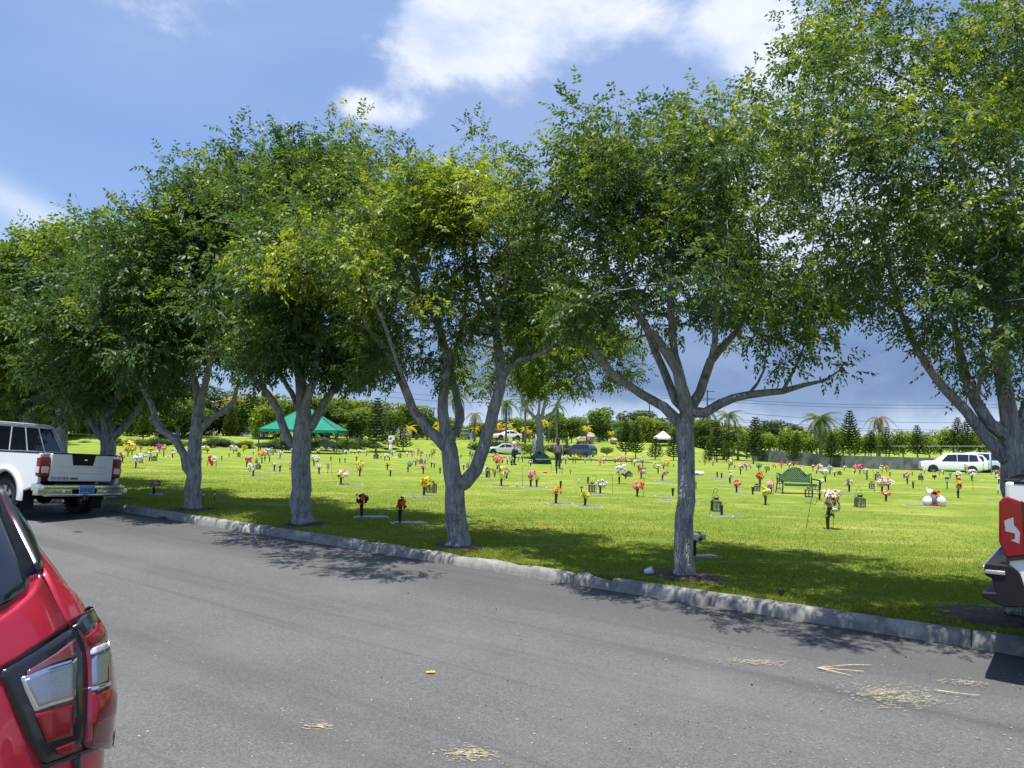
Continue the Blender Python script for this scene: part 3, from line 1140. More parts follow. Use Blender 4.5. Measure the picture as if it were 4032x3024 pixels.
# trunk in front of the green tent
TREES.append(street_tree((655, 1135), [
    [(655, 1135, 46), (650, 1060, 42), (648, 990, 40), (654, 930, 38), (655, 880, 30)],
    [(640, 975, 20), (612, 925, 18), (592, 870, 16, -.2), (560, 830, 11, -.4), (520, 780, 7, -.6)],
    [(655, 880, 30), (648, 810, 22, .2), (630, 740, 17, .3), (600, 640, 10, .4)],
    [(662, 940, 24), (688, 892, 20, .1), (715, 850, 16, .1), (745, 800, 12, .2), (775, 740, 8, .2)],
    [(655, 890, 20), (675, 830, 16, -.3), (690, 740, 12, -.5), (700, 620, 7, -.6)],
    [(652, 900, 15), (630, 850, 12, .6), (600, 800, 9, 1.0), (560, 740, 6, 1.2)]],
    [(735, 385, 100, 65, .3), (660, 380, 80, 45, .5), (800, 385, 50, 45, .6), (740, 340, 55, 30, .5), (640, 425, 90, 60, .0), (790, 430, 65, 60, .5), (620, 480, 130, 100, -.2), (740, 480, 130, 100, .3), (570, 590, 100, 90, -.4), (680, 600, 140, 110, .1), (600, 700, 120, 80, .0), (720, 710, 100, 80, .2),
     (660, 760, 120, 45, .1), (770, 740, 70, 50, .2), (560, 750, 60, 45, 0), (800, 700, 60, 80, .5), (810, 560, 60, 90, .6)],
    'dark crowned tree whose trunk stands before the green tent', 370, 13, 1, per=26, ll=.085, lw=.036, L=.26, spread=.36, clump=.5, lmat='leaf_deep',
    young=yfun(lambda p: .12, .6, .05, 3)))
TREES.append(street_tree((415, 1102), [
    [(415, 1102, 36), (418, 1030, 31), (422, 960, 28), (428, 900, 26), (432, 860, 20)],
    [(404, 1030, 18), (396, 985, 17), (380, 950, 17), (350, 930, 15), (333, 890, 13), (318, 855, 11), (290, 800, 7)],
    [(432, 930, 17), (460, 900, 14), (490, 885, 12), (506, 865, 10), (515, 820, 7)],
    [(430, 880, 18), (415, 800, 14, .2), (400, 720, 10, .3), (380, 600, 6, .3)],
    [(430, 880, 16), (450, 800, 13, -.3), (465, 700, 9, -.4), (470, 560, 6, -.4)]],
    [(480, 430, 90, 60, .2), (530, 400, 65, 40, .3), (600, 385, 60, 45, .6), (555, 410, 65, 55, .4), (390, 490, 85, 65, -.1), (500, 470, 110, 90, .2), (400, 560, 120, 100, -.2), (500, 610, 110, 110, .1), (370, 690, 110, 80, -.3), (470, 720, 110, 80, .2), (420, 765, 130, 45, 0), (530, 750, 60, 45, .1), (330, 600, 60, 90, 0), (560, 480, 70, 100, .4), (560, 680, 60, 100, .4)],
    'tree with a low limb rising from near its foot, second past the pickup', 340, 14, 1, per=26, ll=.10, lw=.042, L=.30, spread=.42, clump=.55, lmat='leaf_deep',
    young=yfun(lambda p: .12, .6, .05, 4)))
TREES.append(street_tree((228, 1078), [
    [(228, 1078, 36), (232, 1010, 32), (234, 950, 30), (230, 900, 22)],
    [(222, 955, 20), (205, 920, 17), (180, 885, 14), (160, 860, 11), (130, 820, 8)],
    [(244, 950, 16), (272, 918, 14), (300, 882, 12), (320, 840, 8)],
    [(230, 905, 20), (222, 850, 15, .2), (215, 780, 11, .3), (225, 640, 6, .3)],
    [(233, 900, 15), (255, 860, 12, -.3), (270, 780, 8, -.4)]],
    [(265, 545, 55, 45, .2), (310, 555, 50, 50, .4), (210, 590, 70, 60, 0), (280, 600, 90, 80, .3), (220, 680, 90, 80, -.2), (290, 730, 80, 80, .2), (210, 780, 90, 50, 0), (280, 810, 70, 40, .2), (330, 660, 50, 90, .2), (310, 850, 50, 35, .2, .8), (200, 840, 70, 30, .2, .7), (330, 780, 50, 60, .3)],
    'tree just behind the white pickup truck, three limbs from one point', 260, 15, 1, per=28, ll=.115, lw=.05, L=.34, spread=.48, clump=.6, lmat='leaf_deep', young=yfun(lambda p: .14, .6, .05, 5)))
g0 = ground(228 / VK, 1078 / VK)
for i_, (vx, dx, tops) in enumerate(((128, -.5, [(185, 525, 60, 45, 0), (140, 570, 60, 60, .2), (180, 640, 70, 80, 0), (130, 700, 80, 80, .3), (170, 790, 80, 60, 0), (150, 850, 70, 40, .3), (110, 620, 60, 60, .2)]),
                                     (60, 0, [(95, 570, 50, 45, 0), (60, 610, 50, 50, 0), (90, 690, 60, 80, 0), (50, 740, 60, 70, .3), (90, 800, 60, 60, 0), (60, 860, 70, 35, 0), (20, 690, 50, 60, 0)]),
                                     (5, 0, [(25, 610, 45, 40, 0), (-20, 650, 60, 60, 0), (20, 720, 60, 70, 0), (-30, 780, 70, 70, 0), (10, 850, 70, 40, 0)]))):
    # farther trees of the row, mostly hidden by the pickup
    n_ = 9.0
    dxr = ray(vx / VK, 900 / VK)[0]
    Yt = n_ / (NV.x * dxr + NV.y)
    b = at(vx / VK, 900 / VK, Yt)
    zb = gz(b.x, b.y)
    kk = Yt / F / VK
    vyb = (HZ + (vx / VK - CX) * math.tan(ROLL) + (H - zb) * F / Yt) * VK
    TREES.append(street_tree((vx, vyb), [
        [(vx, vyb, 34), (vx + 2, vyb - 70, 28), (vx + 4, 900, 24), (vx + 2, 850, 16)],
        [(vx - 2, 920, 16), (vx - 30, 870, 12), (vx - 50, 810, 7)],
        [(vx + 6, 900, 15), (vx + 30, 850, 11), (vx + 45, 780, 7)],
        [(vx + 2, 850, 14), (vx, 760, 10), (vx + 5, 660, 6)]],
        tops, ('pale leaved tree beyond the pickup roof, next after the three-limbed tree', 'olive green tree two places beyond the pickup in the row', 'farthest tree of the kerb row at the picture edge')[i_],
        170, 20 + i_, 1, per=24, ll=.14, lw=.06, L=.4, spread=.55, clump=.7, Y=Yt, young=yfun(lambda p: .30, .7, .15, 6 + i_)))
# big tree at the frame's edge
TREES.append(street_tree((2207, 1338), [
    [(2207, 1338, 66), (2205, 1220, 60), (2200, 1100, 58), (2192, 1010, 62), (2186, 955, 50)],
    [(2170, 990, 30), (2128, 941, 26), (2089, 890, 22), (2049, 850, 20), (2003, 787, 17, -.1), (1963, 720, 13, -.2), (1930, 620, 9, -.3), (1900, 480, 6, -.4)],
    [(2172, 960, 30), (2140, 915, 27), (2108, 865, 24), (2080, 790, 19, .3), (2060, 690, 14, .5), (2000, 540, 9, .7)],
    [(2186, 955, 42), (2176, 873, 34), (2164, 800, 30), (2160, 731, 26), (2155, 640, 22), (2140, 540, 18), (2090, 380, 13), (2045, 250, 8), (2010, 60, 5)],
    [(2160, 720, 18), (2185, 620, 15, -.3), (2190, 480, 11, -.4), (2175, 300, 7, -.5), (2150, 80, 4, -.5)],
    [(2196, 950, 32), (2225, 860, 26), (2270, 760, 19), (2330, 600, 12), (2380, 420, 7)],
    [(2200, 980, 22, .2), (2240, 880, 18, .7), (2300, 760, 12, 1.2), (2350, 620, 8, 1.5)],
    [(2110, 870, 10, 0), (2120, 800, 8, -.4), (2130, 700, 6, -.7)]],
    [(1730, 80, 80, 65, -.2), (1760, 200, 90, 90, -.2), (1860, 90, 110, 80, 0), (1980, 40, 130, 100, .2), (2110, 40, 120, 110, -.2), (1760, 330, 90, 90, 0), (1880, 250, 130, 110, .2), (2020, 230, 140, 110, -.3), (2150, 250, 110, 130, .3),
     (1830, 450, 120, 100, .2), (1970, 430, 140, 110, -.3), (2110, 450, 130, 120, .3), (1800, 590, 110, 90, 0), (1930, 600, 130, 100, .2), (2070, 620, 130, 110, -.2), (2190, 600, 90, 120, 0), (1840, 740, 110, 75, -.2, .8), (1960, 760, 110, 60, .3, .35), (2090, 770, 110, 60, .4, .3), (1870, 840, 50, 40, -.2, .8), (2200, 790, 80, 60, .3, .4),
     (2300, 300, 150, 200, 0), (2330, 600, 140, 160, .2), (2420, 430, 120, 160, .4), (2280, 80, 140, 120, 0), (2330, 760, 110, 80, 0)],
    'large tall tree with many upright limbs behind the white pickup corner', 600, 16, 1, per=22, ll=.052, lw=.023, L=.18, spread=.25, clump=.36, depth=1.3,
    young=yfun(lambda p: .14, .9, .06, 9)))
for i_, (r_, p_, t_) in enumerate(TREES[:5] + TREES[-1:]):
    soil_ring(r_, (.52, .42, .45, .5, .5, .75)[i_], 3 + i_)

# ------------------------------------------------------------------ vehicles
def wheel(parent, x, y, r, w, side, name='wheel'):
    """wheel whose axle runs along local y; side = +1 left, -1 right"""
    t = MB()
    M = Matrix.Rotation(R(-90), 4, 'X')
    ri = r * .62
    t.lathe([(ri, -w / 2 + .01), (r * .90, -w / 2), (r * .985, -w / 2 + .035), (r, -w / 4), (r, w / 4), (r * .985, w / 2 - .035), (r * .90, w / 2), (ri, w / 2 - .01), (ri * .97, w / 2 - .05), (ri * .97, -w / 2 + .05), (ri, -w / 2 + .01)], 26, 0, M, cap=False)
    k = int(30 * r / .36)
    for i in range(k):
        for s in (-1, 1):
            t.box((0, 0, 0), (.035, w * .42, .016), 0, Matrix.Rotation(2 * math.pi * (i + .5 * (s > 0)) / k, 4, 'Y') @ Matrix.Translation((0, s * w * .25, r + .002)) @ Matrix.Rotation(.35 * s, 4, 'Z'))
    o = t.build(name, 'tyre', parent, smooth=True)
    o.location = (x, y, r)
    f = MB()
    f.lathe([(ri * 1.0, side * (w / 2 - .012)), (ri * .93, side * (w / 2 - .03)), (ri * .90, side * (w / 2 - .09)), (.02, side * (w / 2 - .09))], 22, 0, M, cap=False)
    for i in range(6):
        f.box((0, side * (w / 2 - .035), ri * .5), (.075, .03, ri * .85), 0, Matrix.Rotation(2 * math.pi * i / 6, 4, 'Y'), taper=1.3)
    f.lathe([(.085, side * (w / 2 - .06)), (.085, side * (w / 2 - .015)), (.05, side * (w / 2 - .01)), (.0, side * (w / 2 - .01))], 14, 0, M)
    f.build('rim', 'alloy', o, smooth=False)
    return o


def arch(cx, cz, r, a0, a1, n=14):
    return [(cx + r * math.cos(R(a0 + (a1 - a0) * i / n)), cz + r * math.sin(R(a0 + (a1 - a0) * i / n))) for i in range(n + 1)]


def text_mesh(s, size, name, m, parent, M, depth=.002):
    cu = bpy.data.curves.new(name, 'FONT')
    cu.body = s
    cu.size = size
    cu.extrude = depth
    cu.align_x = 'CENTER'
    cu.align_y = 'CENTER'
    tmp = bpy.data.objects.new('tmp', cu)
    COL.objects.link(tmp)
    dg = bpy.context.evaluated_depsgraph_get()
    me = bpy.data.meshes.new_from_object(tmp.evaluated_get(dg))
    bpy.data.objects.remove(tmp)
    me.materials.clear()
    me.materials.append(MT(m))
    o = link(name, me, parent)
    o.matrix_local = M
    return o


def quadpatch(mb, a, b, c, d, th=.012, mi=0, nrm=None):
    a, b, c, d = map(Vector, (a, b, c, d))
    n = nrm or (b - a).cross(d - a).normalized()
    o = [p + n * th for p in (a, b, c, d)]
    mb.add([a, b, c, d] + o, [(4, 5, 6, 7), (0, 1, 5, 4), (1, 2, 6, 5), (2, 3, 7, 6), (3, 0, 4, 7)], mi)


def pickup(label, loc, rz, rail=1.15, floor=.70, hw=.91, wr=.36, roof=1.74, style='chrome', L=5.1):
    root = thing('pickup_truck', label, 'pickup', loc, rz, 'pickups parked at the kerb')
    P = 'pickup_white'
    bx, ax, fx = 1.62, (.92 if style == 'chrome' else 1.05), L - .85
    ac = wr + .03
    ar = wr * 1.27
    low = ac + .10
    sill = ac + .04
    # bed
    prof = [(0.02, rail), (0.02, floor - .10)] + ([(.06, floor - .18)] if style == 'chrome' else [(.075, floor - .13), (.10, floor - .36)]) + [(ax - ar - .06, low)] + arch(ax, ac, ar, 168, 12) + [(ax + ar + .05, sill), (bx, sill), (bx, rail)]
    m = MB()
    m.prism(prof[::-1], .075, 0, Matrix.Translation((0, hw - .075, 0)))
    m.prism(prof[::-1], .075, 0, Matrix.Translation((0, -hw, 0)))
    m.box((bx - .03, 0, (rail + floor) / 2), (.06, 2 * hw - .16, rail - floor), 0)
    bed = m.build('cargo_bed', P, root, bevel=.022)
    f = MB()
    f.box((bx / 2 + .02, 0, floor - .02), (bx - .06, 2 * hw - .16, .04))
    for s in (-1, 1):
        f.box((bx / 2 + .03, s * (hw - .04), rail + .008), (bx - .05, .085, .02))
        f.box((ax, s * (hw - .20), floor + .1), (.9, .2, .2))
    f.build('bed_liner', 'black_plastic', bed)
    # cab and bonnet
    ck = 1.10 if rail < 1.25 else 1.22
    prof = [(bx + .02, rail), (bx + .02, sill), (fx - ar - .05, sill)] + arch(fx, ac, ar, 168, 12) + [(fx + ar + .05, sill + .05), (L - .03, sill + .12), (L, ck - .28), (L - .08, ck - .1), (L - .45, ck - .02), (3.62, ck + .04), (2.2, rail)]
    m = MB()
    m.prism(prof[::-1], 2 * hw - .03, 0, Matrix.Translation((0, -hw + .015, 0)))
    body = m.build('cab_body', P, root, bevel=.04)
    bz = rail + .005
    wb, wt = hw - .05, hw - .25
    B = [(bx + .05, bz), (3.66, ck + .02)]
    T = [(bx + .21, roof - .04), (2.92, roof - .03)]
    m = MB()
    vs = [(B[0][0], -wb, B[0][1]), (B[1][0], -wb, B[1][1]), (B[1][0], wb, B[1][1]), (B[0][0], wb, B[0][1]), (T[0][0], -wt, T[0][1]), (T[1][0], -wt, T[1][1]), (T[1][0], wt, T[1][1]), (T[0][0], wt, T[0][1])]
    vs += [(T[0][0] + .12, -wt + .1, roof), (T[1][0] - .25, -wt + .1, roof + .01), (T[1][0] - .25, wt - .1, roof + .01), (T[0][0] + .12, wt - .1, roof)]
    m.add(vs, [(0, 1, 5, 4), (1, 2, 6, 5), (2, 3, 7, 6), (3, 0, 4, 7), (4, 5, 9, 8), (5, 6, 10, 9), (6, 7, 11, 10), (7, 4, 8, 11), (8, 9, 10, 11)])
    cab = m.build('cab_roof', P, root, bevel=.05)

    def face(u, v, x0, x1):
        """point on the cab's rear wall: u across -1..1, v up 0..1"""
        a = Vector((B[0][0], u * wb, B[0][1]))
        b = Vector((T[0][0], u * wt, T[0][1]))
        return a.lerp(b, v)
    m = MB()
    quadpatch(m, face(.93, .05, 0, 0), face(-.93, .05, 0, 0), face(-.90, .90, 0, 0), face(.90, .90, 0, 0), .008)
    rw = m.build('rear_window', 'glass_dark', cab)
    for u in (-.46, 0.0, .46):
        m = MB()
        m.tube([face(u, .05, 0, 0) + Vector((-.014, 0, 0)), face(u * .97, .90, 0, 0) + Vector((-.014, 0, 0))], .012, 6)
        m.build('window_bar', 'silver_paint', rw)
    # drip rails round the roof edge
    m = MB()
    m.tube([face(1.02, .0, 0, 0), face(1.0, .93, 0, 0) + Vector((-.01, 0, .01)), face(.9, 1.03, 0, 0), face(-.9, 1.03, 0, 0), face(-1.0, .93, 0, 0) + Vector((-.01, 0, .01)), face(-1.02, 0, 0, 0)], .018, 6)
    m.build('roof_rail', 'silver_paint', cab, smooth=True)

    def side(s, x, v):
        y = wb + (wt - wb) * v
        z0 = B[0][1] + (B[1][1] - B[0][1]) * (x - B[0][0]) / (B[1][0] - B[0][0])
        z1 = T[0][1]
        return Vector((x, s * y, z0 + (z1 - z0) * v))
    for s in (-1, 1):
        for (x0, x1, x2, x3) in ((bx + .20, 2.42, 2.42, bx + .30), (2.52, 3.40, 2.86, 2.50)):
            m = MB()
            q = [side(s, x0, .10), side(s, x1, .10), side(s, x2, .86), side(s, x3, .86)]
            if s > 0:
                q = q[::-1]
            quadpatch(m, *q, .008)
            m.build('side_window', 'glass_blue', cab)
        for xx in (2.30, 3.20):
            m = MB()
            m.box((xx, s * (hw + .012), rail - .13), (.16, .03, .035))
            m.build('door_handle', 'black_trim', body, bevel=.008)
        for xx in (2.47, 1.68, 3.45):
            m = MB()
            m.box((xx, s * hw, (rail + sill) / 2 + .02), (.008, .012, rail - sill - .12))
            m.build('door_gap', 'black_plastic', body)
        m = MB()
        m.box((3.35, s * (hw + .12), ck + .16), (.10, .18, .16))
        m.build('door_mirror', P, cab, bevel=.03)
        for cx in (ax, fx):
            o_, i_ = arch(cx, ac, ar + .085, 188, -8, 18), arch(cx, ac, ar - .012, 188, -8, 18)
            m = MB()
            vs, fs = [], []
            for (a, b) in zip(o_, i_):
                mx, mz = (a[0] + b[0]) / 2, (a[1] + b[1]) / 2
                vs += [(a[0], s * (hw - .005), a[1]), (mx * .7 + a[0] * .3, s * (hw + .045), mz * .7 + a[1] * .3), (b[0], s * (hw + .05), b[1]), (b[0], s * (hw - .05), b[1])]
            for i in range(18):
                for j in range(3):
                    k_ = i * 4 + j
                    fs.append((k_, k_ + 1, k_ + 5, k_ + 4) if s < 0 else (k_, k_ + 4, k_ + 5, k_ + 1))
            m.add(vs, fs)
            m.build('wheel_arch', P, body if cx == fx else bed, smooth=True)
            wheel(root, cx, s * (hw - .125), wr, .25, s)
    # windscreen
    m = MB()
    quadpatch(m, (3.60, -wb + .08, ck + .10), (3.60, wb - .08, ck + .10), (2.97, wt - .05, roof - .08), (2.97, -wt + .05, roof - .08), .012)
    m.build('windscreen', 'glass_dark', cab)
    for s in (-1, 1):
        m = MB()
        m.box((L - .06, s * (hw - .25), ck - .22), (.14, .4, .17))
        m.build('headlight', 'lamp_clear', body, bevel=.03)
    m = MB()
    m.box((L - .02, 0, ck - .24), (.08, 1.0, .2))
    m.box((L + .03, 0, sill + .12), (.16, 2 * hw - .1, .2))
    m.build('grille', 'black_plastic', body, bevel=.02)
    # underbody
    m = MB()
    m.box((L / 2, 0, ac + .12), (L - .5, 1.1, .2))
    m.box((.25, .5, ac + .1), (.5, .1, .12))
    m.box((.25, -.5, ac + .1), (.5, .1, .12))
    m.tube([(ax, -hw + .2, wr), (ax, hw - .2, wr)], .06, 8)
    m.ball((ax, .05, wr), .15)
    m.ball((.45, 0, ac + .14), (.33, .33, .11), nu=14)
    m.tube([(.1, -.55, ac - .02), (1.2, -.5, ac + .02)], .035, 8)
    m.build('chassis', 'underbody', root)
    for s in (-1, 1):
        m = MB()
        m.box((ax - ar - .02, s * (hw - .14), wr * .95), (.012, .24, wr * 1.1))
        m.build('mud_flap', 'black_plastic', root)
    # tailgate
    m = MB()
    tg0, tg1 = floor - .09, rail + .005
    m.box((.02, 0, (tg0 + tg1) / 2), (.07, 2 * hw - .40, tg1 - tg0))
    tg = m.build('tailgate', P, root, bevel=.02)
    m = MB()
    h = tg1 - tg0
    for zf in (.30, .54):
        m.box((-.016, 0, tg0 + h * zf), (.006, 2 * hw - .66, .012))
    m.build('crease', 'silver_paint', tg)
    m = MB()
    m.box((.02, 0, tg1 + .006), (.085, 2 * hw - .44, .022))
    m.build('top_cap', 'black_plastic', tg, bevel=.006)
    m = MB()
    m.add([(-.022, .24, tg1 - .005), (-.022, -.24, tg1 - .005), (-.022, -.20, tg1 - .20), (-.022, .20, tg1 - .20), (-.010, .25, tg1 + .0), (-.010, -.25, tg1 + .0), (-.010, -.21, tg1 - .21), (-.010, .21, tg1 - .21)],
          [(0, 1, 2, 3)[::-1], (0, 4, 5, 1), (1, 5, 6, 2), (2, 6, 7, 3), (3, 7, 4, 0)])
    hd = m.build('tailgate_handle', 'black_plastic', tg)
    m = MB()
    m.box((-.03, -.03, tg1 - .10), (.012, .05, .022))
    m.build('lock', 'chrome_fine', hd)
    MR = Matrix(((0, 0, -1, 0), (-1, 0, 0, 0), (0, 1, 0, 0), (0, 0, 0, 1)))    # text facing -x, reading along -y
    if style == 'chrome':
        text_mesh('FRONTIER', .075, 'lettering', 'badge_grey', tg, Matrix.Translation((-.017, .44, tg0 + .055)) @ MR)
        m = MB()
        m.box((-.017, .16, tg0 + .055), (.004, .15, .035))
        m.build('badge', 'badge_grey', tg)
    # lamps
    for s in (-1, 1):
        y = s * (hw - .10)
        if style == 'chrome':
            lo, hi = floor - .02, rail - .06
            m = MB()
            m.box((.055, y, (lo + hi) / 2), (.13, .205, hi - lo))
            lamp = m.build('tail_lamp', 'lamp_red', root, bevel=.03)
            m = MB()
            m.box((-.012, y, lo + (hi - lo) * .36), (.012, .13, (hi - lo) * .30))
            m.box((.05, s * (hw + .005), lo + (hi - lo) * .36), (.10, .012, (hi - lo) * .30))
            m.build('reversing_lens', 'lamp_clear', lamp, bevel=.004)
        else:
            lo, hi = floor - .04, rail - .09
            m = MB()
            pr = [(-.045, lo + .12), (-.04, hi - .05), (.0, hi), (.11, hi - .04), (.125, lo + .03), (.0, lo)]
            m.prism(pr[::-1] if s > 0 else pr, .10 * s, 0, Matrix.Translation((0, s * (hw - .085), 0)))
            lamp = m.build('tail_lamp', 'lamp_red', root, bevel=.015)
            m = MB()
            m.prism([(.10, hi - .03), (.128, hi - .05), (.145, lo + .01), (.0, lo - .022), (.0, lo + .004), (.118, lo + .03)][::-1 if s > 0 else 1], .104 * s, 0, Matrix.Translation((0, s * (hw - .085), 0)))
            m.build('lamp_bezel', 'black_trim', lamp)
            z_ = lo + (hi - lo) * .48
            m = MB()
            y_ = s * (hw + .0165)
            m.add([(-.007, y_, hi - .185), (.05, y_, hi - .155), (.053, y_, hi - .21), (.090, y_, hi - .262), (.084, y_, hi - .345), (.03, y_, hi - .325), (.058, y_, hi - .312), (.058, y_, hi - .272), (.0, y_, hi - .262)], [tuple(range(9)) if s < 0 else tuple(range(9))[::-1]])
            m.build('reversing_lens', 'lamp_insert', lamp)
    # bumper
    if style == 'chrome':
        bz0, bz1 = .43, .63
        m = MB()
        m.box((-.09, 0, bz1 - .05), (.14, 2 * hw - .02, .075))
        m.box((-.07, .58, bz0 + .07), (.14, .66, .13))
        m.box((-.07, -.58, bz0 + .07), (.14, .66, .13))
        m.box((-.115, 0, bz0 + .01), (.10, 2 * hw - .12, .045))
        for s in (-1, 1):
            m.box((.05, s * (hw - .02), bz1 - .06), (.24, .05, .13))
            m.ball((-.15, s * .42, bz0 + .07), .028)
        bp = m.build('rear_bumper', 'chrome', root, bevel=.02)
        m = MB()
        m.box((-.08, 0, bz1 - .005), (.10, 1.1, .022))
        m.box((-.05, 0, bz0 + .08), (.08, .5, .14))
        m.build('bumper_step', 'black_plastic', bp)
        m = MB()
        m.box((-.165, -.02, bz0 + .10), (.012, .31, .155))
        pl = m.build('number_plate', 'plate_blue', bp)
        text_mesh('S3X731', .085, 'plate_number', 'plate_ink', pl, Matrix.Translation((-.173, -.02, bz0 + .095)) @ MR)
        m = MB()
        m.box((-.14, 0, bz0 - .05), (.16, .08, .06))
        m.ball((-.2, 0, bz0 + .0), .03)
        m.build('tow_hitch', 'underbody', bp)
    else:
        bz0, bz1 = floor - .40, floor - .09
        m = MB()
        pr = [(-.13, bz1), (-.14, bz1 - .09), (-.09, bz1 - .11), (-.07, bz0 + .10), (-.16, bz0 + .09), (-.15, bz0 + .05), (-.02, bz0), (.13, bz0 + .02), (.115, bz1 - .16), (.085, bz1 - .05), (.03, bz1)]
        m.prism(pr, 2 * hw + .03, 0, Matrix.Translation((0, -hw - .015, 0)))
        bp = m.build('rear_bumper', 'black_plastic', root, bevel=.012)
        m = MB()
        for s in (-1, 1):
            m.box((-.07, s * (hw + .012), bz1 - .06), (.13, .03, .03))
        m.box((-.15, 0, bz1 - .045), (.02, 2 * hw - .1, .035))
        m.build('bumper_strip', 'chrome_fine', bp, bevel=.006)
        m = MB()
        m.box((-.12, 0, bz0 + .2), (.02, .34, .16))
        m.build('plate_recess', 'underbody', bp)
    return root


# white pickup by the kerb, rear towards us
PYAW = HEAD + R(12)
pt = at(37, 465, 13.75)                 # its rear left corner
c_ = Vector((pt.x + .83 * math.sin(PYAW), pt.y - .83 * math.cos(PYAW)))
pickup('white pickup with chrome rear bumper and blue number plate, tailgate shut', (c_.x, c_.y, 0.0), PYAW, rail=1.18, floor=.77, roof=1.76, hw=.83)
bpy.data.objects['pickup_truck'].rotation_euler[0] = R(3.0)      # leaning with the road camber
c_ = nd(7.77, .50)
pickup('white pickup at the frame edge with red wraparound tail lamp and black bumper', (c_.x, c_.y, 0.06), HEAD + math.pi, rail=1.42, floor=.91, hw=.95, wr=.42, roof=2.0, style='black', L=5.4)


# ---- red car close on the near side: body as a stack of rounded outlines
ROWS = [(.22, .16, 4.30, .82), (.30, .05, 4.46, .87), (.45, .0, 4.52, .905), (.62, .0, 4.53, .918), (.78, .015, 4.50, .925), (.90, .035, 4.44, .925), (1.00, .055, 4.30, .915), (1.06, .07, 4.0, .905),
        (1.12, .085, 3.45, .885), (1.20, .115, 3.22, .853), (1.28, .155, 3.08, .812), (1.36, .215, 2.95, .772), (1.45, .30, 2.80, .738), (1.55, .41, 2.62, .70), (1.62, .50, 2.45, .66), (1.67, .62, 2.25, .58), (1.69, .85, 1.9, .45), (1.70, 1.2, 1.5, .2)]


def shell_pt(z, th, side, front=False):
    zs = [r[0] for r in ROWS]
    xr, xf, w = (float(np.interp(z, zs, [r[k] for r in ROWS])) for k in (1, 2, 3))
    p = 3.0
    D = .50 if not front else .7
    cx, sx = abs(math.cos(th)), abs(math.sin(th))
    y = w * sx ** (2 / p)
    e = D * (1 - cx ** (2 / p))
    return Vector(((xf - e) if front else (xr + e), side * y, z))


def car_shell():
    zs = []
    for a, b in zip(ROWS[:-1], ROWS[1:]):
        k = max(1, int((b[0] - a[0]) / .03))
        zs += [a[0] + (b[0] - a[0]) * i / k for i in range(k)]
    zs.append(ROWS[-1][0])
    ths = [R(t) for t in (0, 12, 24, 35, 45, 53, 60, 66, 71, 75.5, 79, 82, 84.5, 86.5, 88.2, 89.4, 90)]
    vs, fs = [], []
    for z in zs:
        ring = [shell_pt(z, t, -1) for t in ths] + [shell_pt(z, t, -1, True) for t in ths[::-1]]
        ring += [Vector((p.x, -p.y, p.z)) for p in ring[::-1]]
        vs += ring
    n = len(ring)
    for i in range(len(zs) - 1):
        for k in range(n):
            a, b = i * n + k, i * n + (k + 1) % n
            fs.append((a, b, b + n, a + n))
    fs.append(tuple(range(n))[::-1])
    fs.append(tuple((len(zs) - 1) * n + k for k in range(n)))
    return vs, fs


RC_N, RC_D = .345, 2.21       # car centre line and rear end in road coordinates
rc_loc = nd(RC_N, RC_D)
red = thing('red_car', 'red hatchback close by with dark rear glass and clear-red tail lamp', 'car', (rc_loc.x, rc_loc.y, 0), HEAD)
vs_, fs_ = car_shell()
mb = MB()
mb.add(vs_, fs_)
rbody = mb.build('body', 'car_red', red, smooth=True)
bvh = BVHTree.FromPolygons([Vector(v) for v in vs_], [f for f in fs_ if len(f) == 4])
RC_M = Matrix.Translation((rc_loc.x, rc_loc.y, 0)) @ Matrix.Rotation(HEAD, 4, 'Z')
RC_I = RC_M.inverted()


def on_car(vx, vy):
    """point and normal of the red body seen at a photo position"""
    o = RC_I @ Vector((0, 0, H))
    for k in range(60):
        dx, dz = ray((vx - k * .8) / VK, vy / VK)
        d = (RC_I.to_3x3() @ Vector((dx, 1, dz))).normalized()
        hit = bvh.ray_cast(o, d)
        if hit[0] is not None:
            n = hit[1]
            if n.dot(d) > 0:
                n = -n
            return hit[0], n
    q = bvh.find_nearest(o + d * 2.2)
    return q[0], q[1]


def coons(top, right, bottom, left, nu=12, nv=12):
    """grid of photo positions between four boundary polylines (top and bottom run left to right, left and right run downwards)"""
    def ev(poly, t):
        P = [np.array(p, float) for p in poly]
        ls = np.cumsum([0] + [np.linalg.norm(b - a) for a, b in zip(P[:-1], P[1:])])
        s = t * ls[-1]
        i = min(int(np.searchsorted(ls, s, 'right')) - 1, len(P) - 2)
        f = (s - ls[i]) / max(ls[i + 1] - ls[i], 1e-9)
        return P[i] + (P[i + 1] - P[i]) * f
    out = []
    for j in range(nv + 1):
        v = j / nv
        row = []
        for i in range(nu + 1):
            u = i / nu
            p = (1 - v) * ev(top, u) + v * ev(bottom, u) + (1 - u) * ev(left, v) + u * ev(right, v)
            p -= (1 - u) * (1 - v) * ev(top, 0) + u * (1 - v) * ev(top, 1) + (1 - u) * v * ev(bottom, 0) + u * v * ev(bottom, 1)
            row.append(p)
        out.append(row)
    return out


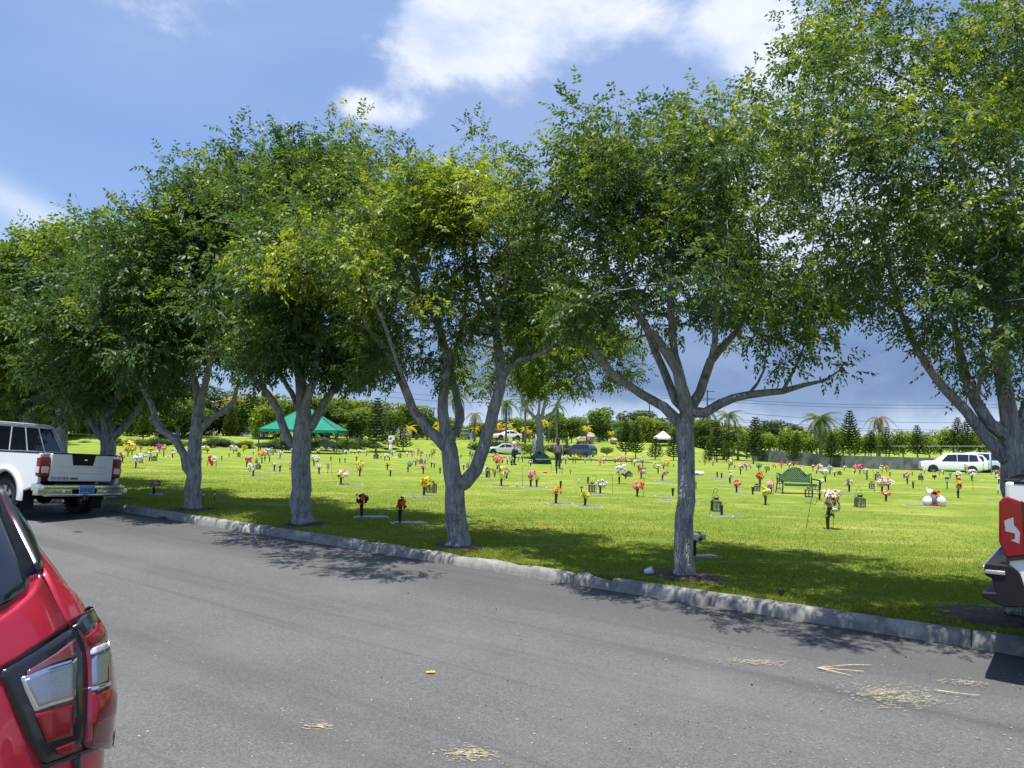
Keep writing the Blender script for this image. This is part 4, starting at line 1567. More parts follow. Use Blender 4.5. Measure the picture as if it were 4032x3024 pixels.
def car_patch(name, m, parent, top, right, bottom, left, off=.004, nu=12, nv=12, sink=.03, bulge=0.0, mirror=True):
    g = coons(top, right, bottom, left, nu, nv)
    outer, inner = [], []
    for j, row in enumerate(g):
        for i, p in enumerate(row):
            q, n = on_car(*p)
            b = bulge * math.sin(math.pi * i / nu) * math.sin(math.pi * j / nv)
            outer.append(q + n * (off + b))
            inner.append(q - n * sink)
    w = nu + 1
    fs = [(j * w + i, j * w + i + 1, (j + 1) * w + i + 1, (j + 1) * w + i) for j in range(nv) for i in range(nu)]
    edge = [i for i in range(nu)] + [j * w + nu for j in range(nv)] + [nv * w + i for i in range(nu, 0, -1)] + [j * w for j in range(nv, 0, -1)]
    k = len(outer)
    fs += [(edge[(e + 1) % len(edge)], edge[e], edge[e] + k, edge[(e + 1) % len(edge)] + k) for e in range(len(edge))]
    vs = outer + inner
    mb = MB()
    mb.add(vs, fs)
    o = mb.build(name, m, parent, smooth=True)
    if mirror:
        mb = MB()
        mb.add([Vector((p.x, -p.y, p.z)) for p in vs], [f[::-1] for f in fs])
        mb.build(name, m, parent, smooth=True)
    return o


# positions below were read off the photograph in its 2212 pixel wide view
car_patch('rear_glass', 'glass_dark', rbody, [(-700, 800), (-300, 830), (-90, 900), (-20, 1020)], [(-20, 1020), (20, 1120), (62, 1200), (80, 1240)], [(-700, 1450), (-300, 1420), (0, 1325), (54, 1283), (80, 1240)], [(-700, 800), (-700, 1450)], .004, 16, 12)
car_patch('pillar_trim', 'black_trim', rbody, [(-60, 930), (-18, 950)], [(-18, 950), (20, 1050), (52, 1122), (88, 1222)], [(80, 1240), (88, 1226)], [(-60, 930), (-12, 1030), (22, 1110), (64, 1196), (80, 1240)], .012, 4, 14)
gate = car_patch('liftgate', 'car_red', rbody, [(-700, 1465), (-300, 1436), (0, 1337), (54, 1294), (82, 1250)], [(82, 1250), (111, 1297), (139, 1356)], [(-700, 1660), (-300, 1570), (0, 1446), (78, 1397), (139, 1356)], [(-700, 1465), (-700, 1660)], .010, 20, 10)
car_patch('quarter_panel', 'car_red', rbody, [(88, 1230), (130, 1262), (172, 1298), (190, 1312)], [(190, 1312), (180, 1326)], [(146, 1354), (160, 1344), (180, 1326)], [(88, 1230), (117, 1295), (146, 1354)], .010, 10, 8)
car_patch('panel_gap', 'black_trim', rbody, [(81, 1240), (90, 1236)], [(90, 1236), (117, 1294), (148, 1356)], [(136, 1360), (148, 1358)], [(81, 1240), (109, 1298), (136, 1360)], .0025, 4, 14)
car_patch('panel_gap', 'black_trim', rbody, [(-300, 1564), (0, 1440), (78, 1391), (144, 1352)], [(144, 1352), (150, 1364)], [(-300, 1582), (0, 1456), (80, 1408), (150, 1366)], [(-300, 1564), (-300, 1582)], .0025, 16, 3)
inner_lamp = car_patch('tail_lamp', 'black_trim', rbody, [(-4, 1452), (80, 1404), (144, 1362), (158, 1366)], [(158, 1366), (174, 1404), (178, 1440), (176, 1560), (168, 1612)], [(92, 1650), (130, 1628), (168, 1612)], [(-4, 1452), (30, 1530), (62, 1600), (92, 1650)], .016, 14, 14)
car_patch('smoked_lens', 'lamp_smoke', inner_lamp, [(50, 1452), (110, 1415), (148, 1385)], [(148, 1385), (152, 1420)], [(50, 1462), (100, 1440), (152, 1424)], [(50, 1452), (50, 1462)], .021, 10, 6)
car_patch('reflector_frame', 'chrome_fine', inner_lamp, [(36, 1466), (92, 1444), (152, 1426)], [(152, 1426), (150, 1512)], [(66, 1537), (110, 1523), (150, 1513)], [(36, 1466), (44, 1490), (66, 1537)], .021, 10, 10)
refl = mat('reflector', (.50, .51, .53), 0.30, metal=1.0)
t_ = NT(refl.node_tree)
vd_ = t_.voro(t_.coord(), 210, 'F1')
t_.l.new(t_.bump(vd_, .25, .003), t_.n['Principled BSDF'].inputs['Normal'])
car_patch('reflector_bowl', 'reflector', inner_lamp, [(44, 1470), (92, 1452), (148, 1434)], [(148, 1434), (146, 1506)], [(72, 1527), (110, 1515), (146, 1507)], [(44, 1470), (52, 1492), (72, 1527)], .024, 10, 10)
car_patch('red_lens', 'lamp_red', inner_lamp, [(66, 1543), (110, 1530), (148, 1519)], [(148, 1519), (144, 1590)], [(92, 1604), (120, 1597), (144, 1591)], [(66, 1543), (92, 1604)], .021, 8, 8)
car_patch('fog_lens', 'lamp_red', inner_lamp, [(108, 1618), (148, 1602)], [(148, 1602), (148, 1622)], [(116, 1632), (148, 1622)], [(108, 1618), (116, 1632)], .021, 5, 4)
outer_lamp = car_patch('tail_lamp', 'lamp_red_deep', rbody, [(152, 1358), (178, 1330), (200, 1316), (222, 1342)], [(222, 1342), (250, 1392), (262, 1450), (264, 1540), (256, 1610)], [(178, 1616), (220, 1596), (256, 1562)], [(152, 1358), (176, 1404), (182, 1440), (180, 1540), (178, 1616)], .024, 12, 16, bulge=.012)
car_patch('lamp_cap', 'black_trim', outer_lamp, [(150, 1358), (172, 1332), (186, 1320), (198, 1320)], [(198, 1320), (212, 1340)], [(164, 1376), (190, 1352), (212, 1340)], [(150, 1358), (164, 1376)], .030, 8, 5)
car_patch('upper_lens', 'lamp_red', outer_lamp, [(166, 1382), (192, 1358), (210, 1344)], [(210, 1344), (232, 1378)], [(178, 1406), (206, 1394), (232, 1378)], [(166, 1382), (178, 1406)], .033, 8, 6, bulge=.006)
car_patch('light_strip', 'lamp_clear', outer_lamp, [(178, 1408), (206, 1396), (230, 1382)], [(230, 1382), (236, 1392)], [(180, 1420), (208, 1408), (236, 1394)], [(178, 1408), (180, 1420)], .035, 8, 3)
car_patch('side_reflector', 'reflector', outer_lamp, [(182, 1424), (208, 1412), (236, 1400)], [(236, 1400), (240, 1424), (236, 1462)], [(182, 1484), (210, 1474), (236, 1462)], [(182, 1424), (182, 1484)], .034, 8, 8)
car_patch('frame_strip', 'chrome_fine', outer_lamp, [(181, 1487), (210, 1478), (238, 1464), (242, 1420)], [(242, 1420), (246, 1424)], [(181, 1495), (212, 1486), (240, 1472), (246, 1424)], [(181, 1487), (181, 1495)], .035, 10, 3)
car_patch('lower_lens', 'lamp_red', outer_lamp, [(182, 1500), (212, 1490), (240, 1478)], [(240, 1478), (238, 1520), (228, 1545)], [(182, 1570), (206, 1560), (228, 1546)], [(182, 1500), (182, 1570)], .033, 8, 8, bulge=.006)
car_patch('bumper_gap', 'black_trim', rbody, [(90, 1652), (172, 1622), (212, 1606), (240, 1586)], [(240, 1586), (240, 1598)], [(92, 1660), (172, 1632), (212, 1616), (240, 1598)], [(90, 1652), (92, 1660)], .012, 14, 3)
car_patch('panel_gap', 'black_trim', rbody, [(160, 1630), (166, 1628)], [(166, 1628), (168, 1800)], [(162, 1800), (168, 1800)], [(160, 1630), (162, 1800)], .012, 3, 8)
for s_ in (-1, 1):
    for (x_) in (.86, 3.62):
        wheel(red, x_, s_ * .80, .36, .23, s_)
        m_ = MB()
        m_.add([(x_ + .44 * math.cos(R(a)), s_ * .935, .36 + .44 * math.sin(R(a))) for a in range(0, 181, 12)] + [(x_ + .44 * math.cos(R(a)), s_ * .80, .36 + .44 * math.sin(R(a))) for a in range(0, 181, 12)],
               [(i, i + 1, i + 17, i + 16) for i in range(15)] + [tuple(range(16))])
        m_.build('wheel_well', 'underbody', rbody)
    m_ = MB()
    for (a, b, c, d) in (((.55, 1.12), (1.25, 1.12), (1.2, 1.52), (.82, 1.50)), ((1.32, 1.12), (2.15, 1.12), (2.1, 1.55), (1.28, 1.53)), ((2.22, 1.12), (3.05, 1.12), (2.5, 1.52), (2.17, 1.55))):
        q_ = []
        for (x_, z_) in (a, b, c, d):
            w_ = float(np.interp(z_, [r[0] for r in ROWS], [r[3] for r in ROWS]))
            q_.append((x_, s_ * (w_ + .004), z_))
        quadpatch(m_, *(q_ if s_ < 0 else q_[::-1]), .004)
    m_.build('side_window', 'glass_dark', rbody)
m_ = MB()
m_.box((-.005, 0, .86), (.03, .34, .16))
m_.build('number_plate', 'plate_blue', rbody)


# ---- far cars: lofted stations
def far_car(name, label, cat, loc, rz, paint, kind='sedan', L=4.6, wid=1.8, ht=1.45, group='cars parked beyond the lawn'):
    root = thing(name, label, cat, loc, rz, group)
    if kind == 'sedan':
        st = [(0, .45, .78, .80, .82), (.06, .30, .92, .95, .92), (.55, .24, .95, .99, 1), (1.05, .22, .93, 1.30, 1), (1.55, .22, .93, ht, 1), (2.3, .22, .92, ht, 1), (3.1, .22, .90, 1.02, 1), (3.9, .24, .86, .91, .98), (4.4, .30, .78, .82, .92), (4.6, .38, .62, .66, .82)]
    elif kind == 'suv':
        st = [(0, .5, .95, 1.0, .86), (.05, .34, 1.06, 1.12, .96), (.22, .28, 1.10, 1.45, 1), (.5, .26, 1.10, ht - .03, 1), (1.2, .25, 1.02, ht, 1), (2.4, .25, 1.02, ht - .03, 1), (2.75, .25, 1.02, ht - .1, 1), (3.5, .25, 1.04, 1.09, 1), (4.3, .27, 1.01, 1.06, .98), (4.58, .33, .93, .97, .93), (4.68, .42, .72, .76, .86)]
    else:
        st = [(0, .4, 1.15, ht - .12, .95), (.05, .30, 1.16, ht - .02, 1), (.4, .26, 1.16, ht, 1), (3.0, .26, 1.14, ht, 1), (3.4, .26, 1.12, ht - .08, 1), (4.1, .26, 1.08, 1.14, 1), (4.7, .3, .9, .95, .96), (4.9, .4, .7, .75, .9)]
    sc = L / st[-1][0]
    hw = wid / 2
    vs, fs = [], []
    secs = []
    for (x, zl, zb, zr, w) in st:
        k = min(1, max(0, (zr - zb) / .45))
        wr_ = hw * w * (1 - .24 * k) * (1 if zr - zb > .1 else .9)
        s = [(hw * w * .86, zl), (hw * w * .985, zl + .12), (hw * w, (zl + zb) / 2), (hw * w * .965, zb), (wr_, zr - .05 * k), (wr_ * .75, zr)]
        secs.append((x * sc, s))
        ring = [(x * sc, -y, z) for y, z in s] + [(x * sc, y, z) for y, z in s[::-1]]
        vs += ring
    n = 12
    for i in range(len(st) - 1):
        for k in range(n):
            a, b = i * n + k, i * n + (k + 1) % n
            fs.append((a, b, b + n, a + n))
    fs.append(tuple(range(n))[::-1])
    fs.append(tuple((len(st) - 1) * n + k for k in range(n)))
    m = MB()
    m.add(vs, fs)
    body = m.build('body', paint, root, bevel=.02)

    def sidept(x, v, s):
        i = max(0, min(len(secs) - 2, sum(1 for q in secs if q[0] <= x) - 1))
        f = (x - secs[i][0]) / (secs[i + 1][0] - secs[i][0])
        lo = [secs[i][1][3][k] * (1 - f) + secs[i + 1][1][3][k] * f for k in (0, 1)]
        hi = [secs[i][1][4][k] * (1 - f) + secs[i + 1][1][4][k] * f for k in (0, 1)]
        return Vector((x, s * (lo[0] + (hi[0] - lo[0]) * v), lo[1] + (hi[1] - lo[1]) * v))
    if kind == 'sedan':
        wins = [(.85, 1.25, 1.25, 1.12), (1.32, 2.12, 2.12, 1.32), (2.2, 2.95, 2.45, 2.2)]
        rear, frn = (.62, 1.42), (2.45, 3.05)
    elif kind == 'suv':
        wins = [(.35, 1.04, 1.04, .48), (1.08, 1.90, 1.90, 1.08), (1.94, 3.1, 2.62, 1.94)]
        rear, frn = (.10, .40), (2.78, 3.45)
    else:
        wins = [(.3, 1.2, 1.2, .3), (1.35, 2.3, 2.3, 1.35), (2.45, 3.75, 3.3, 2.45)]
        rear, frn = (.01, .05), (3.42, 4.05)
    for s in (-1, 1):
        for (a, b, c, d) in wins:
            m = MB()
            q = [sidept(a * sc, .08, s), sidept(b * sc, .08, s), sidept(c * sc, .90, s), sidept(d * sc, .90, s)]
            quadpatch(m, *(q if s < 0 else q[::-1]), .012)
            m.build('window', 'glass_dark', body)
    for (x0, x1), nm in ((rear, 'rear_window'), (frn, 'windscreen')):
        a, b = (x0, x1) if nm == 'rear_window' else (x1, x0)
        p0, p1 = sidept(a * sc, .18 if nm != 'rear_window' or kind == 'sedan' else .1, 1), sidept(b * sc, .92, 1)
        q = [Vector((p0.x, p0.y * .9, p0.z + .03)), Vector((p0.x, -p0.y * .9, p0.z + .03)), Vector((p1.x, -p1.y * .92, p1.z)), Vector((p1.x, p1.y * .92, p1.z))]
        m = MB()
        quadpatch(m, *(q if nm == 'rear_window' else q[::-1]), .02)
        m.build(nm, 'glass_dark', body)
    for s in (-1, 1):
        m = MB()
        m.box((.07 * sc, s * hw * .80, st[1][2] - .16), (.16, .26, .17))
        m.build('tail_lamp', 'lamp_red', body, bevel=.02)
        m = MB()
        m.box((L - .28, s * hw * .72, st[-2][2] - .08), (.3, .34, .13))
        m.build('headlight', 'lamp_clear', body, bevel=.02)
        for x in (.85 * sc, (st[-1][0] - .95) * sc):
            wheel(root, x, s * (hw - .10), .34, .22, s)
            m = MB()
            m.add([(x + .42 * math.cos(R(a)), s * (hw + .004), .34 + .42 * math.sin(R(a))) for a in range(-8, 189, 14)] + [(x + .42 * math.cos(R(a)), s * (hw - .16), .34 + .42 * math.sin(R(a))) for a in range(-8, 189, 14)], [tuple(range(15)) if s > 0 else tuple(range(15))[::-1]])
            m.build('wheel_well', 'underbody', body)
    m = MB()
    m.box((-.005, 0, st[1][2] - .26), (.02, .42, .14))
    m.build('number_plate', 'sign_white', body)
    return root


def far_at(px, Y):
    dx = ray(px, 450)[0]
    return Vector((dx * Y, Y, gz(dx * Y, Y)))


def solveY(px, py, Y):
    return at(px, py, Y)


g_ = far_at(521, 100)
far_car('sedan_car', 'silver sedan parked at the lawn edge behind the man in pale shirt', 'car', g_, R(188), 'silver_paint', 'sedan', 4.7, 1.8, 1.46)
g_ = far_at((1850 + 1580 / 3.687) / 3.9375, 98)
far_car('suv_car', 'dark slate hatchback wagon with red tail lamps beside the dressed-in-black woman', 'car', g_ + Vector((1.9, -1.2, 0)), R(148), 'slate_paint', 'suv', 4.6, 1.86, 1.70)
g_ = far_at(3735 / 3.9375 + 6, 70)
far_car('suv_car', 'white large family wagon parked before the low concrete wall', 'car', g_ + Vector((2.2, -.4, 0)), R(158), 'white_paint', 'suv', 5.0, 1.98, 1.86)
g_ = far_at(3872 / 3.9375, 74)
far_car('delivery_van', 'pale blue van just behind the white family wagon', 'van', g_ + Vector((3.9, 3.2, 0)), R(160), 'van_blue', 'van', 4.9, 1.85, 1.95)
g_ = far_at(972, 76)
far_car('suv_car', 'second white wagon half hidden behind the white family wagon', 'car', g_ + Vector((1.6, 0, 0)), R(150), 'white_paint', 'suv', 4.7, 1.9, 1.78)
g_ = far_at(1996 / 3.9375, 120)
g_.z = at(1996 / 3.9375, 1731 / 3.9375, 120).z
far_car('sedan_car', 'white car up on the bank beneath yellow palms', 'car', g_ + Vector((2.1, 0, 0)), R(200), 'white_paint', 'sedan', 4.5, 1.75, 1.45)

# ------------------------------------------------------------------ flower vases and grave furniture
VASE_MESH = {}


def vase_mesh(kind):
    if kind not in VASE_MESH:
        mb = MB()
        mb.lathe([(.018, 0), (.022, .012), (.025, .03), (.033, .15), (.037, .185), (.042, .196), (.042, .202), (.034, .202), (.030, .16)], 12)
        me = bpy.data.meshes.new('vase')
        me.from_pydata(mb.v, [], mb.f)
        me.polygons.foreach_set('use_smooth', [True] * len(me.polygons))
        me.materials.append(MT(kind))
        VASE_MESH[kind] = me
    return VASE_MESH[kind]


def blossom(mb, c, r, axis, mi, rg, star=False):
    """ruffled bloom: two rings of petals round an axis"""
    a = Vector(axis).normalized()
    u = a.orthogonal().normalized()
    v = a.cross(u)
    for ring, (n, tilt, ln) in enumerate(((6, .35, 1.0), (5, 1.0, .62))):
        ph = rg.uniform(0, 6)
        for k in range(n):
            t = ph + 2 * math.pi * k / n
            o = u * math.cos(t) + v * math.sin(t)
            s = a.cross(o)
            d = (o + a * tilt).normalized()
            b = Vector(c) + a * (.18 * r * ring)
            l = r * ln * rg.uniform(.85, 1.15)
            w = r * (.28 if star else .48) * rg.uniform(.8, 1.2)
            p1 = b + d * l * .55 + s * w
            p2 = b + d * l * .55 - s * w
            tip = b + d * l - a * (.18 * r if ring == 0 else 0)
            mb.add([b, p1, tip, p2], [(0, 1, 2, 3)], mi)
    if star:
        mb.ball(Vector(c) + a * r * .15, r * .3, mi, None, 6, 3)


COLNAME = {'W': 'white', 'C': 'cream', 'Y': 'yellow', 'L': 'pale yellow', 'O': 'orange', 'K': 'coral', 'R': 'red', 'D': 'dark red', 'P': 'pink', 'N': 'dusty pink', 'M': 'magenta', 'U': 'purple', 'B': 'blue', 'T': 'teal',
           'G': 'grey', 'F': 'faded brown', 'E': 'lime green', 'V': 'lilac', 'J': 'peach'}
ITEMS = []           # (object, label stem, category, pixel x, pixel y) waiting for a label that singles each out


def bouquet(root, rg, cx, cz, rx, rz, cols, hv=.2, leaves=6, star=False, bloom=None):
    """blooms in a dome centred at height cz above the vase foot"""
    size = bloom or max(.035, min(.062, rx * .36))
    n = int(min(60, max(7, 3.4 * (rx * rz) / (size * size))))
    mb = MB()
    keys = sorted(set(cols))
    lf = MB()
    for i in range(n):
        t = rg.uniform(0, 2 * math.pi)
        ph = math.acos(rg.uniform(-.75, 1))
        q = rg.uniform(.7, 1.0)
        d = Vector((math.sin(ph) * math.cos(t), math.sin(ph) * math.sin(t), math.cos(ph)))
        p = Vector((cx + d.x * rx * q, d.y * rx * q, cz + d.z * rz * q))
        col = cols[rg.randrange(len(cols))]
        blossom(mb, p, size * rg.uniform(.75, 1.25), d + Vector((0, 0, .35)), keys.index(col), rg, star)
        if i % 3 == 0:
            lf.tube([(0, 0, hv * .9), (p.x * .6, p.y * .6, (hv + p.z) / 2), p], .004, 3)
    o = tag(mb.build('flowers', ['petal_' + k for k in keys], root), kind='stuff')
    for i in range(leaves):
        t = rg.uniform(0, 2 * math.pi)
        b = Vector((cx * .7, 0, hv + rg.uniform(-.01, max(.02, (cz - hv) * .6))))
        d = Vector((math.cos(t), math.sin(t), rg.uniform(-.3, .6)))
        l = rx * rg.uniform(.7, 1.15)
        s = d.cross(Vector((0, 0, 1))).normalized() * l * .2
        m = b + d * l * .5 + Vector((0, 0, .02))
        e = b + d * l - Vector((0, 0, l * .25))
        lf.add([b, m + s, e, m - s], [(0, 1, 2, 3)])
    lo = tag(lf.build('foliage', 'stem_leaf', root), kind='stuff')
    return o


def stem_of(cols):
    seen = []
    for c in cols:
        if c not in seen:
            seen.append(c)
    n = [COLNAME[c] for c in seen]
    return n[0] if len(n) == 1 else n[0] + ' and ' + n[1]


def vase(w, zx, zb, ztop=None, zw=0, cols='', zfx=None, vm='vase_black', hv=None, shape='', label=None, lean=None, bloom=None, leaves=6):
    """a grave vase; base and flower top as read off a zoom window of the photograph"""
    sx, sy = zsrc(w, zx, zb)
    g = gsrc(sx, sy)
    k = g.y / F / 3.9375                     # metres per source pixel there
    zk = ZW[w][2]
    rg = random.Random(int(zx * 7 + zb * 13 + ord(w)))
    root = thing('flower_vase' if cols else 'empty_vase', 'x', 'vase' if not cols else 'flower vase', g - Vector((0, 0, .012)), rg.uniform(-.1, .1))
    hh = hv or .25
    o = link('vase', vase_mesh(vm), root)
    o.scale = (1, 1, hh / .2)
    if cols:
        rx = max(zw / zk * k / 2, .05)
        top = (zb - ztop) / zk * k
        rz_ = max(.04, min(rx * .85, (top - hh * .8) / 2)) if shape != 'tall' else max(.05, (top - hh) / 2)
        cx = ((zfx if zfx is not None else zx) - zx) / zk * k
        bouquet(root, rg, cx, max(top - rz_, hh + rz_ * .3), rx, rz_, cols, hh, leaves, 'star' in shape, bloom)
    o.rotation_euler = (0, rg.uniform(-.05, .05) if lean is None else lean, 0)
    st = (stem_of(cols) + ' flowers in black vase') if cols else ('empty brown vase' if vm == 'vase_brown' else 'empty black vase')
    ITEMS.append((root, label, st, sx / 3.9375, sy / 3.9375))
    return root


LANT = {}


def lantern(w, zx, zb, ztop, zw, label=None, hang=False, Yoff=0.0, glass=True):
    sx, sy = zsrc(w, zx, zb)
    if hang:
        g = gsrc(sx, sy + (hang if hang is not True else 8) / 1.0)
        z = at(sx / 3.9375, sy / 3.9375, g.y).z
        g = Vector((ray(sx / 3.9375, sy / 3.9375)[0] * g.y, g.y, z))
    else:
        g = gsrc(sx, sy)
    k = g.y / F / 3.9375 / ZW[w][2]
    h, wd = (zb - ztop) * k, max(zw * k, .07)
    root = thing('grave_lantern', 'x', 'lantern', g, random.uniform(-.4, .4))
    hb = h * .62
    m = MB()
    m.box((0, 0, .012), (wd, wd, .024))
    m.box((0, 0, hb), (wd * 1.04, wd * 1.04, .02))
    for a, b in ((-1, -1), (1, -1), (1, 1), (-1, 1)):
        m.box((a * wd * .45, b * wd * .45, hb / 2), (wd * .09, wd * .09, hb))
    for a in (-1, 1):
        m.box((0, a * wd * .45, hb / 2), (wd * .06, wd * .06, hb))
        m.box((a * wd * .45, 0, hb / 2), (wd * .06, wd * .06, hb))
    m.build('frame', 'lantern_metal', root)
    m = MB()
    m.box((0, 0, hb + h * .07), (wd * .98, wd * .98, h * .13), 0, None, .55)
    m.box((0, 0, hb + h * .17), (wd * .42, wd * .42, h * .10))
    m.box((0, 0, hb + h * .235), (wd * .55, wd * .55, h * .03))
    m.build('cap', 'lantern_metal', root)
    m = MB()
    pts = [(wd * .30 * math.cos(R(a)), 0, hb + h * .22 + h * .16 * math.sin(R(a))) for a in range(0, 181, 20)]
    m.tube(pts, max(.004, wd * .03), 5)
    m.build('handle', 'lantern_metal', root)
    if glass:
        m = MB()
        m.box((0, 0, hb / 2 + .01), (wd * .8, wd * .8, hb - .03))
        m.build('glass', 'lantern_glass', root)
        m = MB()
        m.lathe([(wd * .18, .03), (wd * .18, hb * .5), (wd * .05, hb * .52)], 8)
        m.build('candle', 'paper_white', root)
    ITEMS.append((root, label, 'black grave lantern', sx / 3.9375, sy / 3.9375))
    return root


def hook(w, pts, label=None, r=.005):
    """shepherd's hook: pts from the foot upwards, in zoom coordinates"""
    sx, sy = zsrc(w, *pts[0])
    g = gsrc(sx, sy)
    P = []
    for p in pts:
        a, b = zsrc(w, *p)
        q = at(a / 3.9375, b / 3.9375, g.y)
        P.append(q - g)
    P[0] = Vector((0, 0, -.03))
    o, _ = catmull(P, [r] * len(P), .03)
    root = MB().tube(o, max(r, g.y * .00022), 6).build('shepherd_hook', 'hook_metal', smooth=True, loc=g)
    tag(root, 'x', 'hook')
    ITEMS.append((root, label, 'thin bent garden hook', sx / 3.9375, sy / 3.9375))
    return root


def torch(w, zx, zb, ztop, zw, label=None, m_='lantern_metal', kind='cone'):
    sx, sy = zsrc(w, zx, zb)
    g = gsrc(sx, sy)
    k = g.y / F / 3.9375 / ZW[w][2]
    h, r = (zb - ztop) * k, zw * k / 2
    root = thing('solar_light', 'x', 'garden light', g)
    m = MB()
    m.tube([(0, 0, -.03), (0, 0, h * .6)], max(.008, r * .25), 6)
    m.build('stake', 'lantern_metal', root)
    m = MB()
    if kind == 'cone':
        m.lathe([(r * .35, h * .55), (r * .8, h * .85), (r, h * .9), (r, h * .97), (r * .6, h)], 10)
    else:
        m.box((0, 0, h * .72), (r * 1.9, r * .9, h * .5))
    m.build('lamp_head', m_, root)
    if kind == 'cone':
        m = MB()
        m.lathe([(r * .62, h * .60), (r * .88, h * .86)], 10, cap=False)
        m.build('lens', 'solar_white', root)
    ITEMS.append((root, label, 'small solar garden light', sx / 3.9375, sy / 3.9375))
    return root


def marker(w, x0, x1, yb, yt=None, label=None, m_='granite', rz=None, plate=True, lift=.02):
    """flat grave marker: horizontal extent and lowest edge in a zoom window"""
    sx, sy = zsrc(w, (x0 + x1) / 2, yb)
    g = gsrc(sx, sy)
    k = g.y / F / 3.9375 / ZW[w][2]
    wd = min((x1 - x0) * k, 1.15)
    root = thing('grave_marker', 'x', 'gravestone', g + Vector((0, .16, 0)), rz if rz is not None else random.uniform(-.25, .25))
    h = .36 if wd > .5 else .26
    zt = gz(root.location.x, root.location.y) - root.location.z
    m = MB()
    m.box((0, 0, zt + lift - .05), (wd, h, .10))
    m.build('slab', m_, root, bevel=.008)
    if plate:
        m = MB()
        m.box((0, 0, zt + lift + .005), (wd * .82, h * .74, .012))
        m.build('plaque', 'bronze_plaque', root, bevel=.003)
    ITEMS.append((root, label, 'flat grave marker', sx / 3.9375, sy / 3.9375))
    return root


# ---- the near graves
marker('P', 235, 620, 672, None, 'dark flat grave marker under the tall purple and rust bouquet', 'granite', .32)
marker('P', 640, 1045, 735, None, 'dark flat grave marker under the red and orange bouquet', 'granite', .32)
marker('Q', 1700, 2070, 1112, None, 'pale flat grave marker at the foot of the straight trunk', 'granite', .36)
vase('P', 343, 655, 375, 130, 'DDDOUD', 345, shape='tall', label='tall dark red and purple flowers in black vase in tree shade', bloom=.05, leaves=10)
vase('P', 758, 718, 430, 100, 'RROOR', 775, shape='tall', label='tall red and orange flowers in black vase nearest the forked trunk', bloom=.045, leaves=10)
vase('Q', 1752, 1092, 805, 150, 'WWWE', 1790, label='white flowers with green leaves in black vase behind straight trunk foot', leaves=16, bloom=.045)
vase('L', 1675, 1243, 1085, 115, 'FNF', 1680, label='faded brown bouquet in black vase standing alone beside the pickup', bloom=.05)
vase('R', 995, 792, 355, 150, 'WWCCPRW', 1035, shape='tall', label='tallest bouquet, cream above pink and white blooms, in black vase', bloom=.05, leaves=14)
# crown of cream blooms on the tall bouquet is a wider tier
g_ = gsrc(*zsrc('R', 995, 792))
kk_ = g_.y / F / 3.9375 / 2.765
r_ = ITEMS[-1][0]
mb = MB()
rg_ = random.Random(3)
for i_ in range(46):
    t_, q_ = rg_.uniform(0, 6.28), rg_.uniform(0, 1) ** .5
    blossom(mb, (35 * kk_ + q_ * 100 * kk_ * math.cos(t_), q_ * 70 * kk_ * math.sin(t_), (792 - 405) * kk_ + rg_.uniform(-.03, .07)), .05, (math.cos(t_) * q_, math.sin(t_) * q_, .8), 0, rg_)
tag(mb.build('flower_tier', 'petal_C', r_), kind='stuff')
hook('R', [(1050, 795), (1058, 650), (1066, 520), (1075, 460), (1092, 445), (1104, 470), (1098, 490)], 'dark hook standing against the tallest bouquet')
hook('R', [(755, 785), (780, 650), (805, 520), (824, 440), (850, 428), (875, 440), (872, 490), (850, 525), (842, 510)], 'leaning dark hook with no lantern near the bench')
hook('R', [(1270, 560), (1288, 450), (1306, 360), (1328, 322), (1350, 335), (1355, 370), (1345, 380)], 'hook over the lantern to the right of the tallest bouquet')
lantern('R', 1345, 550, 395, 92, 'black lantern under a bent hook past the tallest bouquet')
lantern('R', 787, 435, 315, 78, 'dark panelled lantern in front of the green bench', hang=26, glass=False)
marker('R', 1170, 1290, 392, None)
vase('R', 903, 475, label='empty black vase below the end of the green bench', hv=.21)
vase('R', 315, 525, 325, 105, 'LYL', 318, label='pale yellow flowers in black vase between straight trunk and bench')
vase('R', 1627, 487, 365, 92, 'KKC', 1635)
vase('R', 1583, 395, 210, 130, 'NNPCJ', 1592, label='large peach and pink bouquet in a teal vase beyond the bench', bloom=.055)
vase('R', 1655, 360, 245, 110, 'NCN', 1680)
vase('R', 1227, 383, 245, 98, 'NNF', 1224)
lantern('R', 1470, 348, 255, 48)
hook('R', [(1507, 385), (1500, 300), (1494, 200), (1490, 150), (1478, 140), (1470, 155)])
vase('R', 1925, 343, 250, 38, 'CE', 1922)
vase('R', 1860, 297, 160, 48, 'PPW', 1860, shape='tall')
vase('R', 1823, 235)
lantern('R', 2007, 250, 190, 38)
torch('R', 2155, 245, 195, 40, kind='box')
# ---- shade by the pickup
marker('L', 1570, 1760, 1250, None, 'thin grave marker below the faded brown bouquet')
torch('S', 398, 272, 226, 28, 'squat grey cup light beside the faded bouquet', 'vase_grey', 'box')
torch('S', 800, 330, 215, 26, 'white-lensed solar light nearest the low-limbed trunk', kind='cone')
torch('S', 830, 355, 236, 26, 'white-lensed solar light, foremost of three beside the trunk', kind='cone')
torch('S', 952, 346, 234, 26, 'white-lensed solar light standing apart in tree shade', kind='cone')
